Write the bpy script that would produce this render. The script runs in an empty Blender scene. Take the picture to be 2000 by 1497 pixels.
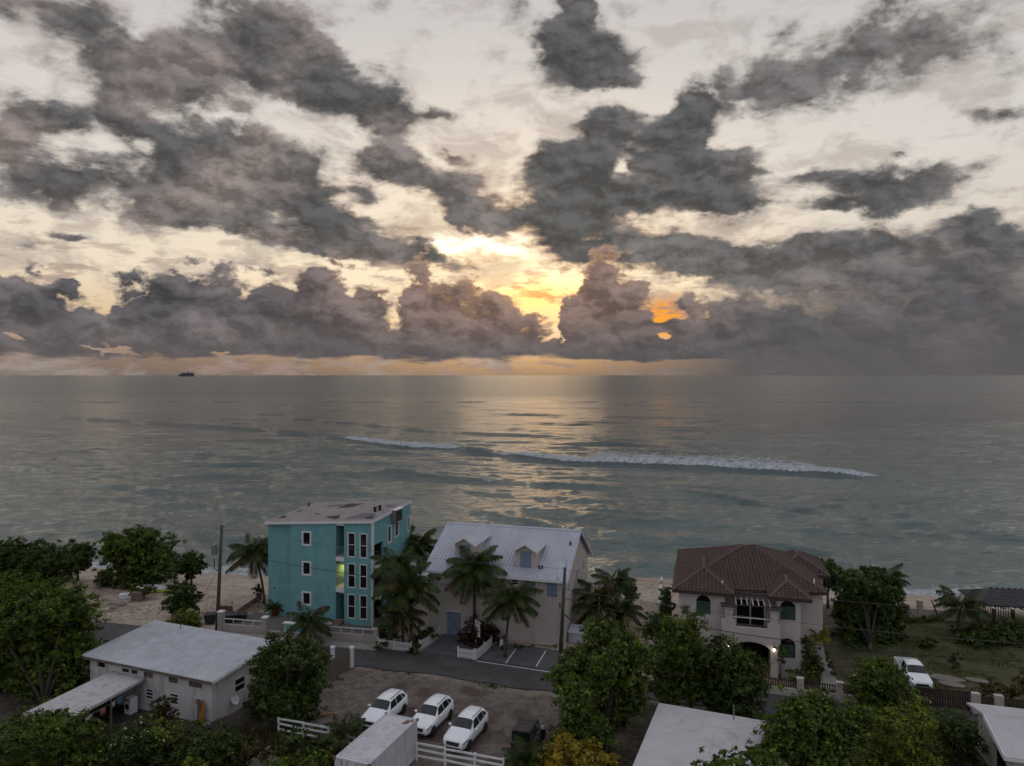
import bpy, bmesh, math, random
import numpy as np
from mathutils import Vector, Matrix
R = math.radians
scene = bpy.context.scene
col = scene.collection
rng = np.random.default_rng(7)
random.seed(7)

# ------------------------------------------------------------------ camera
F_PX, CX, HY, CAM_H = 1387.0, 1000.0, 733.0, 26.0      # photo focal length, centre, horizon row, drone height
cam = bpy.data.cameras.new('camera')
cam.sensor_width = 36.0
cam.lens = F_PX / 2000 * 36.0
cam.shift_y = -(748.5 - HY) / 2000
cam.clip_start = 0.5
cam.clip_end = 120000
cam_ob = bpy.data.objects.new('camera', cam)
cam_ob.location = (0, 0, CAM_H)
cam_ob.rotation_euler = (R(90), 0, 0)
col.objects.link(cam_ob)
scene.camera = cam_ob
vs = scene.view_settings
vs.view_transform = 'Standard'; vs.look = 'None'; vs.gamma = 1.0; vs.exposure = 0.0
vs.use_curve_mapping = False

scene.render.engine = 'CYCLES'
cy = scene.cycles
cy.use_adaptive_sampling = True; cy.adaptive_threshold = 0.025; cy.adaptive_min_samples = 12
cy.use_denoising = True
cy.max_bounces = 5; cy.diffuse_bounces = 2; cy.glossy_bounces = 2; cy.transmission_bounces = 4; cy.transparent_max_bounces = 6
cy.caustics_reflective = False; cy.caustics_refractive = False; cy.sample_clamp_indirect = 4.0

def lin(r, g, b):
    f = lambda c: (c / 12.92 if c <= 0.04045 else ((c + 0.055) / 1.055) ** 2.4)
    return (f(r / 255), f(g / 255), f(b / 255), 1.0)

# ------------------------------------------------------------------ node helper
class NT:
    def __init__(s, tree):
        s.t = tree; s.n = tree.nodes; s.l = tree.links
    def put(s, sock, v):
        if v is None: return
        if isinstance(v, bpy.types.NodeSocket): s.l.new(v, sock)
        else:
            if sock.type == 'RGBA' and hasattr(v, '__len__') and len(v) == 3: v = (*v, 1)
            sock.default_value = v
    def math(s, op, a, b=None, c=None, clamp=False):
        n = s.n.new('ShaderNodeMath'); n.operation = op; n.use_clamp = clamp
        s.put(n.inputs[0], a); s.put(n.inputs[1], b)
        if c is not None: s.put(n.inputs[2], c)
        return n.outputs[0]
    def vm(s, op, a, b=None, c=None, scale=None):
        n = s.n.new('ShaderNodeVectorMath'); n.operation = op
        s.put(n.inputs[0], a); s.put(n.inputs[1], b)
        if op == 'MULTIPLY_ADD': s.put(n.inputs[2], c)
        if scale is not None: s.put(n.inputs['Scale'], scale)
        return n.outputs['Value'] if op in ('LENGTH', 'DOT_PRODUCT') else n.outputs[0]
    def noise(s, vec, scale, detail=4, rough=0.55, lac=2.0, dist=0.0, out=0):
        n = s.n.new('ShaderNodeTexNoise')
        s.put(n.inputs['Vector'], vec); s.put(n.inputs['Scale'], scale)
        n.inputs['Detail'].default_value = detail; n.inputs['Roughness'].default_value = rough
        n.inputs['Lacunarity'].default_value = lac; s.put(n.inputs['Distortion'], dist)
        return n.outputs[out]
    def noise2(s, vec, *a, **k):
        o = s.noise(vec, *a, **k); o.node.noise_dimensions = '2D'; return o
    def voro2(s, vec, scale):
        o = s.voro(vec, scale); o.node.voronoi_dimensions = '2D'; return o
    def voro(s, vec, scale, feature='F1', rand=1.0, out='Distance', smooth=None):
        n = s.n.new('ShaderNodeTexVoronoi'); n.feature = feature
        s.put(n.inputs['Vector'], vec); s.put(n.inputs['Scale'], scale)
        n.inputs['Randomness'].default_value = rand
        if smooth is not None: n.inputs['Smoothness'].default_value = smooth
        return n.outputs[out]
    def mix(s, f, a, b, blend='MIX'):
        n = s.n.new('ShaderNodeMix'); n.data_type = 'RGBA'; n.blend_type = blend; n.clamp_factor = True
        s.put(n.inputs[0], f); s.put(n.inputs[6], a); s.put(n.inputs[7], b)
        return n.outputs[2]
    def mixf(s, f, a, b):
        n = s.n.new('ShaderNodeMix'); n.data_type = 'FLOAT'
        s.put(n.inputs[0], f); s.put(n.inputs[2], a); s.put(n.inputs[3], b)
        return n.outputs[0]
    def mr(s, v, a, b, c=0.0, d=1.0, kind='LINEAR'):
        n = s.n.new('ShaderNodeMapRange'); n.interpolation_type = kind; n.clamp = True
        s.put(n.inputs[0], v)
        for i, q in enumerate((a, b, c, d)): s.put(n.inputs[i + 1], q)
        return n.outputs[0]
    def ramp(s, v, stops, interp='LINEAR'):
        n = s.n.new('ShaderNodeValToRGB'); n.color_ramp.interpolation = interp
        e = n.color_ramp.elements
        while len(e) > 1: e.remove(e[-1])
        e[0].position = stops[0][0]; e[0].color = stops[0][1]
        for p, c in stops[1:]:
            x = e.new(p); x.color = c
        s.put(n.inputs[0], v)
        return n.outputs[0]
    def comb(s, x, y, z):
        n = s.n.new('ShaderNodeCombineXYZ')
        for i, q in enumerate((x, y, z)): s.put(n.inputs[i], q)
        return n.outputs[0]
    def sep(s, v):
        n = s.n.new('ShaderNodeSeparateXYZ'); s.put(n.inputs[0], v); return n.outputs
# ------------------------------------------------------------------ world: evening sky with cloud layers
SUN_AZ, SUN_EL = R(1.6), R(6.2)
world = bpy.data.worlds.new('World'); scene.world = world; world.use_nodes = True
W = NT(world.node_tree); W.n.clear()
def ang(px, py):                                        # photo pixel -> azimuth, elevation of that direction
    return math.atan((px - CX) / F_PX), math.atan((HY - py) / math.hypot(F_PX, px - CX))

def flat(px, py):
    v = Vector(((px - CX) / F_PX, 1.0, (HY - py) / F_PX)).normalized()
    return 2 * v.x / (1 + v.y), 2 * v.z / (1 + v.y)

def build_sky():
    tc = W.n.new('ShaderNodeTexCoord'); d = tc.outputs['Generated']
    x, y, z = W.sep(d)
    A = W.math('ARCTAN2', x, y); E = W.math('ARCSINE', z)
    # conformal flat map of the sky: (x, z) * 2 / (1 + y), close to plain angles ahead of the camera
    V = W.vm('SCALE', W.comb(x, z, 0.0), scale=W.math('DIVIDE', 2.0, W.math('ADD', 1.002, y)))
    d2 = W.vm('MULTIPLY', V, (1.0, 1.6, 0))
    # warp fields
    w1 = W.vm('SUBTRACT', W.noise2(d2, 7.0, 2, 0.5, out=1), (0.5, 0.5, 0.5))
    w2 = W.vm('SUBTRACT', W.noise2(d2, 30.0, 3, 0.6, out=1), (0.5, 0.5, 0.5))
    Vw = W.vm('MULTIPLY_ADD', w1, (0.045, 0.032, 0), V)
    Vw = W.vm('MULTIPLY_ADD', w2, (0.030, 0.022, 0), Vw)
    fb = W.noise2(d2, 16.0, 6, 0.60)
    dirL = (0.008, 0.018, 0)
    fbs = W.noise2(W.vm('ADD', d2, dirL), 16.0, 4, 0.60)
    emboss = W.math('SUBTRACT', fb, fbs)
    zz = W.math('DIVIDE', 1.0, W.math('ADD', W.math('MAXIMUM', z, 0.0), 0.10))
    plane = W.vm('MULTIPLY_ADD', w1, (0.5, 0.5, 0), W.vm('SCALE', W.comb(W.math('MULTIPLY', x, 1.0), y, 0.0), scale=zz))
    fp = W.noise2(plane, 3.6, 4, 0.62)
    q1 = W.vm('MULTIPLY_ADD', w2, (0.05, 0.05, 0), d2)
    bil = W.math('SUBTRACT', 0.62, W.voro2(q1, 19.0))
    bil2 = W.math('SUBTRACT', 0.62, W.voro2(q1, 46.0))
    bilS = W.math('SUBTRACT', 0.62, W.voro2(W.vm('ADD', q1, dirL), 19.0))
    bil2S = W.math('SUBTRACT', 0.62, W.voro2(W.vm('ADD', q1, (0.003, 0.007, 0)), 46.0))
    embC = W.math('ADD', W.math('MULTIPLY', W.math('SUBTRACT', bil, bilS), 0.9), W.math('MULTIPLY', W.math('SUBTRACT', bil2, bil2S), 0.7))
    def blobs(vec, lst):                                # sum of soft ellipses; the running sum travels in z
        acc = 0.0
        for r in (-17, 0, 11, 20):
            grp = [b for b in lst if min((-17, 0, 11, 20), key=lambda t: abs(t - b[4])) == r]
            if not grp: continue
            c, q = math.cos(R(r)), math.sin(R(r))
            S = W.comb(W.vm('DOT_PRODUCT', vec, (c, -q, 0)), W.vm('DOT_PRODUCT', vec, (q, c, 0)), acc)
            for (px, py, rx, ry, rot, w) in grp:
                cx, cy = flat(px, py)
                cx, cy = c * cx - q * cy, q * cx + c * cy
                k = 1.0 / (1.0 + 0.75 * (math.hypot(px - CX, py - HY) / F_PX) ** 2)
                sx, sy = F_PX / (rx * k), F_PX / (ry * k)
                g = W.n.new('ShaderNodeTexGradient'); g.gradient_type = 'SPHERICAL'
                W.put(g.inputs[0], W.vm('MULTIPLY_ADD', S, (sx, sy, 0), (-cx * sx, -cy * sy, 0)))
                S = W.vm('MULTIPLY_ADD', g.outputs[1], (0, 0, w), S)
            acc = W.sep(S)[2]
        return acc

    # dark mid-level clouds (pixel centre, half sizes, tilt, weight)
    upper = [
        (110, 20, 210, 70, 5, 1.0), (210, 120, 210, 90, 12, 1.1), (360, 130, 240, 130, 15, 1.2), (470, 60, 230, 120, 10, 1.0),
        (610, 60, 160, 110, 20, .7), (660, 175, 240, 95, 18, 1.5), (765, 225, 110, 70, 25, 1.1), (540, 160, 130, 60, 10, .8),
        (230, 205, 70, 70, 0, .8), (60, 235, 150, 75, 10, 1.1), (110, 360, 170, 100, 5, 1.4), (20, 300, 120, 110, 0, .8),
        (300, 270, 230, 150, 20, 1.1), (410, 370, 140, 120, 20, 1.5), (300, 400, 130, 130, 30, 1.2), (500, 300, 190, 85, 20, 1.3),
        (560, 390, 190, 120, 20, 1.2), (640, 440, 120, 60, 15, .8),
        (720, 310, 120, 50, 10, 1.2), (780, 320, 80, 55, 15, 1.0), (700, 365, 80, 50, 10, .8), (860, 370, 190, 55, 16, 1.3), (950, 405, 120, 55, 15, 1.1), (890, 430, 120, 35, 10, .6),
        (895, 310, 45, 22, 10, 1.1), (942, 342, 50, 30, 5, 1.1), (870, 222, 60, 22, 10, .9),
        (590, 482, 200, 34, 9, 1.1), (745, 470, 150, 62, 12, 1.2), (850, 508, 130, 42, 12, 1.2),
        (135, 472, 65, 18, -4, 1.1), (50, 487, 150, 12, 4, .55),
        (1120, 60, 95, 95, 20, 1.7), (1185, 130, 110, 75, 10, 1.7), (1095, 115, 90, 90, 0, 1.6), (1140, 5, 50, 50, 0, 1.1), (1010, 20, 80, 80, 30, .5),
        (1062, 322, 95, 56, -10, 1.4), (1145, 320, 125, 120, 0, 1.6), (1190, 245, 75, 85, 0, 1.3), (1150, 390, 140, 62, 0, 1.5), (1225, 385, 80, 40, 0, .9),
        (1347, 220, 60, 95, 0, 1.8), (1295, 270, 115, 90, 10, 1.4), (1325, 355, 150, 105, 10, 1.6), (1430, 372, 130, 88, 15, 1.7), (1450, 320, 45, 55, 0, .8),
        (1060, 440, 110, 80, 20, 1.1), (1120, 485, 110, 70, 15, 1.3), (1250, 470, 120, 45, 0, .9), (1180, 430, 120, 60, 0, .7),
        (1745, 365, 250, 62, 3, 1.6), (1570, 350, 90, 22, 0, .8), (1690, 405, 110, 28, 5, .8), (1960, 225, 120, 42, 8, 1.2), (1890, 420, 90, 36, 0, 1.1),
        (1510, 335, 40, 14, 0, .8), (1770, 310, 40, 9, 0, .8), (1590, 405, 60, 24, 0, .8),
        (1460, 180, 220, 90, -18, .60), (1600, 130, 330, 120, -17, .74), (1810, 70, 400, 150, -15, .78), (1380, 90, 200, 70, -15, .35), (1700, 20, 300, 60, -15, .3),
        (1620, 480, 240, 60, 8, 1.05), (1760, 500, 300, 95, 5, 1.25), (1900, 505, 240, 120, 0, 1.4), (1420, 515, 260, 66, 8, 1.15), (1560, 535, 280, 80, 8, 1.3), (1320, 500, 160, 50, 0, .9), (1380, 450, 110, 40, -10, .6),
        # openings
        (930, 487, 110, 28, 6, -1.0), (985, 522, 60, 30, 20, -.9), (1060, 545, 90, 20, 10, -.7), (640, 505, 240, 16, 8, -.6), (400, 475, 180, 30, 8, -.5),
        (1470, 470, 160, 14, 8, -.4), (1500, 430, 160, 36, 0, -.8), (280, 290, 40, 26, 0, -.6), (1212, 320, 26, 36, 0, -.8), (820, 420, 120, 14, 16, -.5), (1700, 255, 260, 50, -12, -.8), (1240, 270, 26, 50, 0, -.4), (1440, 262, 80, 26, -12, -.7), (1200, 188, 80, 26, 0, -.9), (1125, 215, 60, 30, 0, -.5), (1270, 190, 60, 40, 0, -.6), (430, 222, 100, 18, 10, -.45), (640, 262, 100, 18, 15, -.45), (640, 350, 50, 22, 15, -.45), (700, 410, 90, 14, 15, -.4), (40, 425, 120, 20, 0, -.5),
    ]
    gap_list = [(1298, 604, 44, 16, 0, 1.5), (1326, 616, 34, 14, 0, 1.3), (1286, 624, 26, 14, 0, 1.3), (1294, 657, 18, 9, 0, 1.5), (1065, 595, 60, 22, 0, .8), (430, 690, 40, 6, 0, 1.2),
                        (195, 575, 24, 40, 0, .9), (768, 618, 20, 30, 0, 1.2), (30, 658, 34, 9, 20, 1.6), (215, 685, 90, 9, 8, 1.4), (240, 682, 36, 9, 0, 1.2)]
    gen = W.noise2(d2, 3.2, 4, 0.6)
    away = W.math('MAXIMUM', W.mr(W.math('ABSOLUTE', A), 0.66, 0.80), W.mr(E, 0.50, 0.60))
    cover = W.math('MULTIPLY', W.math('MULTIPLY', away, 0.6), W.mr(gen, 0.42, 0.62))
    cover = W.math('ADD', cover, W.math('MULTIPLY', W.math('SUBTRACT', fb, 0.5), 1.8))
    cover = W.math('ADD', cover, W.math('MULTIPLY', W.math('SUBTRACT', fp, 0.5), 1.15))
    cover = W.math('ADD', cover, W.math('MULTIPLY', bil, 0.25))
    tone = W.mr(W.noise2(d2, 7.0, 3, 0.5), 0.42, 0.66)
    tone_b = W.mr(W.noise2(d2, 9.0, 3, 0.5), 0.38, 0.66)
    Vg = W.vm('MULTIPLY_ADD', w2, (0.02, 0.012, 0), V)
    # cumulus bank along the horizon: height of its top for each azimuth
    prof = [(-200, 520), (0, 500), (60, 520), (150, 548), (185, 612), (200, 560), (260, 520), (330, 515), (400, 530), (470, 520), (540, 528), (600, 520), (680, 515), (730, 545), (765, 625), (795, 555), (825, 500),
            (860, 535), (930, 540), (980, 588), (1040, 590), (1088, 640), (1112, 560), (1160, 490), (1205, 505), (1255, 560), (1275, 572), (1335, 576), (1352, 582), (1420, 575), (1500, 565), (1600, 560), (1800, 545), (2000, 540), (2200, 530)]
    fc = W.n.new('ShaderNodeFloatCurve')
    Axw, Exw, _ = W.sep(W.vm('ADD', V, W.vm('MULTIPLY', w2, (0.035, 0.02, 0))))
    lo, hi = ang(-200, 600)[0], ang(2200, 600)[0]
    W.put(fc.inputs['Value'], W.mr(Axw, lo, hi))
    c = fc.mapping.curves[0]
    fc.mapping.use_clip = False
    pts = [((ang(px, 600)[0] - lo) / (hi - lo), ang(px, py)[1] * 4) for px, py in prof]
    c.points[0].location = pts[0]; c.points[1].location = pts[-1]
    for p in pts[1:-1]: c.points.new(*p)
    for p in c.points: p.handle_type = 'VECTOR'
    fc.mapping.update()
    top = W.math('MULTIPLY', fc.outputs[0], 0.25)
    top = W.mixf(W.mr(W.math('ABSOLUTE', A), 0.70, 0.80), top, 0.14)
    hgt = W.math('MULTIPLY', W.math('SUBTRACT', top, Exw), 16.0)
    bankn = W.math('ADD', W.math('MULTIPLY', bil, 0.75), W.math('MULTIPLY', bil2, 0.35))
    bankn = W.math('ADD', bankn, W.math('MULTIPLY', W.math('SUBTRACT', fb, 0.5), 1.5))
    Db = W.math('ADD', hgt, W.math('SUBTRACT', bankn, 0.12))
    a_bank = W.mr(Db, -0.02, 0.32, kind='SMOOTHSTEP')
    # flat base of the bank: clear strip of hazy air above the horizon
    base = W.math('ADD', E, W.math('MULTIPLY', W.math('SUBTRACT', W.noise2(W.vm('MULTIPLY', V, (1, 5.0, 0)), 13.0, 4, 0.6), 0.5), 0.030))
    a_base = W.mr(base, 0.017, 0.027, kind='SMOOTHSTEP')
    rightfill = W.mr(A, 0.05, 0.35)
    a_base = W.math('MAXIMUM', a_base, W.math('MULTIPLY', rightfill, 0.92))
    # clear sky: low-sun Nishita seen through a pale veil
    sky = W.n.new('ShaderNodeTexSky'); sky.sky_type = 'NISHITA'; sky.sun_disc = False
    sky.sun_elevation = SUN_EL; sky.sun_rotation = SUN_AZ; sky.dust_density = 3.0; sky.altitude = 0
    nish = W.vm('SCALE', sky.outputs[0], scale=0.06)
    veil = W.ramp(W.mr(E, 0.0, 0.6), [(0.0, lin(116, 106, 101)), (0.03, lin(132, 115, 105)), (0.055, lin(152, 126, 108)), (0.13, lin(222, 194, 158)), (0.22, lin(243, 226, 200)), (0.45, lin(229, 220, 211)), (0.8, lin(204, 200, 199)), (1.0, lin(186, 188, 192))])
    coolright = W.mr(A, 0.1, 0.6)
    veil = W.mix(W.math('MULTIPLY', coolright, 0.6), veil, W.ramp(W.mr(E, 0.0, 0.6), [(0.0, lin(105, 100, 100)), (0.06, lin(128, 118, 114)), (0.2, lin(205, 196, 188)), (0.45, lin(216, 212, 206)), (1.0, lin(186, 186, 186))]))
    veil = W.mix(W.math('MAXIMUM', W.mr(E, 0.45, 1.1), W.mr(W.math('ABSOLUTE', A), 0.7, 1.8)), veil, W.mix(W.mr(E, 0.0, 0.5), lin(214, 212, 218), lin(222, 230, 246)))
    clear = W.vm('SCALE', W.mix(0.88, nish, veil), scale=1.06)
    # glow round the hidden sun
    def glow(px, py, rx, ry, power=1.0):
        a, e = flat(px, py)
        q = W.vm('MULTIPLY', W.vm('SUBTRACT', V, (a, e, 0)), (F_PX / rx, F_PX / ry, 0))
        return W.math('POWER', W.math('MAXIMUM', W.math('SUBTRACT', 1.0, W.vm('LENGTH', q)), 0.0), power)
    g1 = W.math('MULTIPLY', glow(1010, 530, 640, 380, 2.0), W.mr(E, 0.02, 0.06))
    g2 = W.math('MAXIMUM', glow(1045, 574, 150, 70, 0.9), glow(925, 487, 140, 42, 0.7))
    g3 = glow(1306, 618, 75, 50, 0.6)
    clear = W.mix(W.math('MULTIPLY', g1, 0.85), clear, lin(255, 236, 196))
    warm = W.ramp(W.mr(E, ang(1000, 640)[1], ang(1000, 470)[1]), [(0.0, lin(255, 156, 70)), (0.4, lin(255, 190, 108)), (0.75, lin(255, 232, 180)), (1.0, lin(255, 245, 222))])
    clear = W.mix(g2, clear, W.vm('SCALE', warm, scale=2.3))
    clear = W.mix(W.math('MINIMUM', W.math('MULTIPLY', g3, 1.6), 1.0), clear, lin(255, 168, 62))
    # streaky thin cloud around the glow
    st = W.noise2(W.vm('MULTIPLY', V, (1.0, 3.4, 0)), 15.0, 5, 0.62)
    streak = W.math('MULTIPLY', W.mr(st, 0.50, 0.66, kind='SMOOTHSTEP'), W.mr(E, 0.26, 0.10, 0.0, 0.8))
    thin = W.noise2(W.vm('MULTIPLY_ADD', w1, (0.10, 0.10, 0), W.vm('MULTIPLY', V, (1.0, 2.1, 0))), 8.0, 4, 0.64)
    thin = W.math('MULTIPLY', W.mr(thin, 0.47, 0.68, kind='SMOOTHSTEP'), W.mr(E, 0.55, 0.20, 0.35, 0.62))
    clear = W.mix(thin, clear, W.mix(g1, lin(170, 158, 151), lin(206, 176, 146)))
    clear = W.mix(streak, clear, W.mix(g2, lin(160, 138, 128), lin(216, 150, 96)))

    # soft rain-laden mass on the right that reaches down to the sea
    rm = W.math('ADD', E, W.math('MULTIPLY', W.math('SUBTRACT', W.noise2(d2, 6.0, 3, 0.6), 0.5), 0.16))
    rmass = W.math('MULTIPLY', W.math('MULTIPLY', W.mr(rm, 0.185, 0.115, kind='SMOOTHSTEP'), W.mr(W.math('ADD', A, W.math('MULTIPLY', W.math('SUBTRACT', fb, 0.5), 0.25)), 0.22, 0.40, kind='SMOOTHSTEP')), 0.86)
    c_rm = W.vm('SCALE', W.mix(tone_b, lin(88, 86, 89), lin(108, 103, 103)), scale=W.mr(W.math('ADD', embC, emboss), -0.35, 0.35, 0.84, 1.18))
    c_rm = W.mix(W.mr(E, 0.09, 0.01, 0.0, 0.9), c_rm, lin(93, 90, 91))
    def compose(upper_part, gap_part):
        Du = W.math('ADD', cover, blobs(Vw, upper_part)) if upper_part else cover
        a_up = W.mr(Du, 0.14, 0.92, kind='SMOOTHSTEP')
        thick = W.mr(Du, 0.35, 1.15, kind='SMOOTHSTEP')
        ab = W.math('MULTIPLY', a_bank, a_base)
        if gap_part:
            gapn = W.math('ADD', blobs(Vg, gap_part), W.math('MULTIPLY', W.math('SUBTRACT', fb, 0.5), 0.9))
            ab = W.math('MULTIPLY', ab, W.math('SUBTRACT', 1.0, W.mr(gapn, 0.35, 0.75, kind='SMOOTHSTEP')))
        # cloud shading: dark cores, dusky rose where the eastern light reaches
        c_up = W.mix(thick, lin(152, 146, 142), lin(80, 80, 81))
        c_up = W.mix(W.math('MULTIPLY', tone, 0.7), c_up, W.mix(W.mr(A, -0.35, 0.1), lin(144, 131, 127), lin(114, 111, 110)))
        c_up = W.vm('SCALE', c_up, scale=W.mr(W.math('ADD', emboss, W.math('MULTIPLY', embC, 0.25)), -0.15, 0.18, 0.66, 1.46))
        c_up = W.mix(W.math('MULTIPLY', W.math('SUBTRACT', 1.0, thick), W.math('MULTIPLY', g1, 1.2)), c_up, lin(225, 178, 134))
        c_bk = W.mix(tone_b, lin(82, 80, 83), lin(114, 107, 107))
        c_bk = W.mix(W.math('MULTIPLY', g1, 1.1), c_bk, lin(146, 118, 104))
        c_bk = W.vm('SCALE', c_bk, scale=W.mr(W.math('ADD', W.math('MULTIPLY', embC, 0.55), W.math('MULTIPLY', emboss, 1.3)), -0.28, 0.28, 0.68, 1.42))
        c_bk = W.mix(W.mr(E, 0.085, 0.02, 0.0, 0.7), c_bk, W.mix(W.mr(A, -0.2, 0.5), lin(98, 91, 91), lin(88, 86, 88)))
        rim = W.math('MULTIPLY', W.math('MULTIPLY', W.mr(Db, 0.45, 0.05), g1), 1.0)
        c_bk = W.mix(rim, c_bk, lin(232, 176, 120))
        c_bk = W.mix(W.mr(Db, 0.34, 0.06, 0.0, 0.40), c_bk, lin(196, 176, 160))
        out = W.mix(W.math('MULTIPLY', a_up, W.mr(thick, 0.0, 0.5, 0.82, 0.97)), clear, c_up)
        out = W.mix(ab, out, c_bk)
        out = W.mix(rmass, out, c_rm)
        out = W.mix(W.mr(E, -0.02, 0.0), lin(110, 104, 100), out)
        bg = W.n.new('ShaderNodeBackground'); W.put(bg.inputs[0], out); bg.inputs[1].default_value = 1.0
        return bg.outputs[0]
    def pick(f, a, b):
        m = W.n.new('ShaderNodeMixShader'); W.put(m.inputs[0], f); W.l.new(a, m.inputs[1]); W.l.new(b, m.inputs[2]); return m.outputs[0]
    cut = [-20000, 640, 1230, 20000]                    # the cloud list is read in three slices of azimuth, only to save time
    sl = []
    for a, b in zip(cut[:-1], cut[1:]):
        sl.append(compose([q for q in upper if q[0] + q[2] * 1.1 + 60 > a and q[0] - q[2] * 1.1 - 60 < b], [q for q in gap_list if q[0] + q[2] + 30 > a and q[0] - q[2] - 30 < b]))
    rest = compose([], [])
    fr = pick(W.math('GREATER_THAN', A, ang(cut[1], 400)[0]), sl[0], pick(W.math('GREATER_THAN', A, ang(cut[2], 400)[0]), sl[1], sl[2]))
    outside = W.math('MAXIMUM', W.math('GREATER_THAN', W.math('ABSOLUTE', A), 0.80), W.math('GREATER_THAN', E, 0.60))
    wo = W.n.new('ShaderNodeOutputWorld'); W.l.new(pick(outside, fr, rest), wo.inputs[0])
build_sky()
world.cycles.sampling_method = 'MANUAL'; world.cycles.sample_map_resolution = 1024

sun = bpy.data.lights.new('sun', 'SUN')
sun.energy = 0.03; sun.angle = R(12); sun.color = (1.0, 0.72, 0.45)
sun_ob = bpy.data.objects.new('sun', sun); col.objects.link(sun_ob)
sd = Vector((math.sin(SUN_AZ) * math.cos(SUN_EL), math.cos(SUN_AZ) * math.cos(SUN_EL), math.sin(SUN_EL)))
sun_ob.rotation_euler = sd.to_track_quat('Z', 'Y').to_euler()
sun_ob.location = (0, 200, 60)
# ------------------------------------------------------------------ helpers: pixels, meshes, things, materials
SEA_Z = -1.5
def P(px, py, z=0.0):                                   # photo pixel -> point on the level z
    d = F_PX * (CAM_H - z) / (py - HY)
    return Vector(((px - CX) / F_PX * d, d, z))
def at_d(px, d):                                        # photo column at a known distance
    return (px - CX) / F_PX * d

class Frame:                                            # upright local frame: u along a facade, v away from the camera
    def __init__(s, x, y, deg):
        s.o = Vector((x, y)); s.deg = deg; s.a = R(deg)
        s.u = Vector((math.cos(s.a), math.sin(s.a))); s.v = Vector((-math.sin(s.a), math.cos(s.a)))
    def fac(s, px, py, v=0.0):                          # pixel on the plane v -> (u, z)
        k = (px - CX) / F_PX                            # ray: x = k*t, y = t
        o = s.o + s.v * v
        # dot((k t, t) - o, vdir) = 0
        t = o.dot(s.v) / (k * s.v.x + s.v.y)
        p = Vector((k * t, t))
        return (p - o).dot(s.u), CAM_H - (py - HY) / F_PX * t
    def side(s, px, py, u):                             # pixel on the plane u -> (v, z)
        k = (px - CX) / F_PX
        o = s.o + s.u * u
        t = o.dot(s.u) / (k * s.u.x + s.u.y)
        p = Vector((k * t, t))
        return (p - o).dot(s.v), CAM_H - (py - HY) / F_PX * t
    def w(s, u, v, z=0.0):
        p = s.o + s.u * u + s.v * v
        return Vector((p.x, p.y, z))

class MB:
    def __init__(s): s.v = []; s.f = []
    def add(s, vs, fs):
        n = len(s.v); s.v += [tuple(q) for q in vs]; s.f += [tuple(i + n for i in f) for f in fs]; return s
    def box(s, x0, x1, y0, y1, z0, z1):
        return s.add([(x0, y0, z0), (x1, y0, z0), (x1, y1, z0), (x0, y1, z0), (x0, y0, z1), (x1, y0, z1), (x1, y1, z1), (x0, y1, z1)],
                     [(0, 3, 2, 1), (4, 5, 6, 7), (0, 1, 5, 4), (1, 2, 6, 5), (2, 3, 7, 6), (3, 0, 4, 7)])
    def hexa(s, p):                                     # 8 corner points, order as box
        return s.add(p, [(0, 3, 2, 1), (4, 5, 6, 7), (0, 1, 5, 4), (1, 2, 6, 5), (2, 3, 7, 6), (3, 0, 4, 7)])
    def prism(s, poly, axis, a, b):                     # 2-D outline pushed along an axis
        def pt(q, t):
            return {'x': (t, q[0], q[1]), 'y': (q[0], t, q[1]), 'z': (q[0], q[1], t)}[axis]
        n = len(poly)
        fs = [tuple(range(n)), tuple(range(2 * n - 1, n - 1, -1))] + [(i, i + n, (i + 1) % n + n, (i + 1) % n) for i in range(n)]
        return s.add([pt(q, a) for q in poly] + [pt(q, b) for q in poly], fs)
    def tube(s, path, rad, n=8, caps=True):
        path = [Vector(p) for p in path]
        rads = rad if hasattr(rad, '__len__') else [rad] * len(path)
        rings = []; prev = None
        for i, p in enumerate(path):
            t = (path[min(i + 1, len(path) - 1)] - path[max(i - 1, 0)]).normalized()
            a = prev if prev is not None else (Vector((1, 0, 0)) if abs(t.z) > 0.7 else Vector((0, 0, 1)))
            a = (a - t * a.dot(t)).normalized(); prev = a
            b = t.cross(a)
            rings.append([p + (a * math.cos(2 * math.pi * k / n) + b * math.sin(2 * math.pi * k / n)) * rads[i] for k in range(n)])
        vs = [q for r in rings for q in r]
        fs = [(i * n + k, i * n + (k + 1) % n, (i + 1) * n + (k + 1) % n, (i + 1) * n + k) for i in range(len(path) - 1) for k in range(n)]
        if caps: fs += [tuple(range(n - 1, -1, -1)), tuple(range(len(vs) - n, len(vs)))]
        return s.add(vs, fs)
    def lathe(s, prof, n=16, c=(0, 0, 0)):
        vs = [(c[0] + r * math.cos(2 * math.pi * k / n), c[1] + r * math.sin(2 * math.pi * k / n), c[2] + z) for r, z in prof for k in range(n)]
        fs = [(i * n + k, i * n + (k + 1) % n, (i + 1) * n + (k + 1) % n, (i + 1) * n + k) for i in range(len(prof) - 1) for k in range(n)]
        fs += [tuple(range(n - 1, -1, -1)), tuple(range(len(vs) - n, len(vs)))]
        return s.add(vs, fs)
    def mesh(s, name, m, smooth=False):
        me = bpy.data.meshes.new(name); me.from_pydata(s.v, [], s.f); me.validate(); me.update()
        bm = bmesh.new(); bm.from_mesh(me); bmesh.ops.recalc_face_normals(bm, faces=bm.faces); bm.to_mesh(me); bm.free()
        if m: me.materials.append(m)
        if smooth: me.polygons.foreach_set('use_smooth', [True] * len(me.polygons))
        return me
    def build(s, name, m, parent=None, smooth=False, bevel=0.0):
        return link(name, s.mesh(name, m, smooth), parent, bevel)

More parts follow.
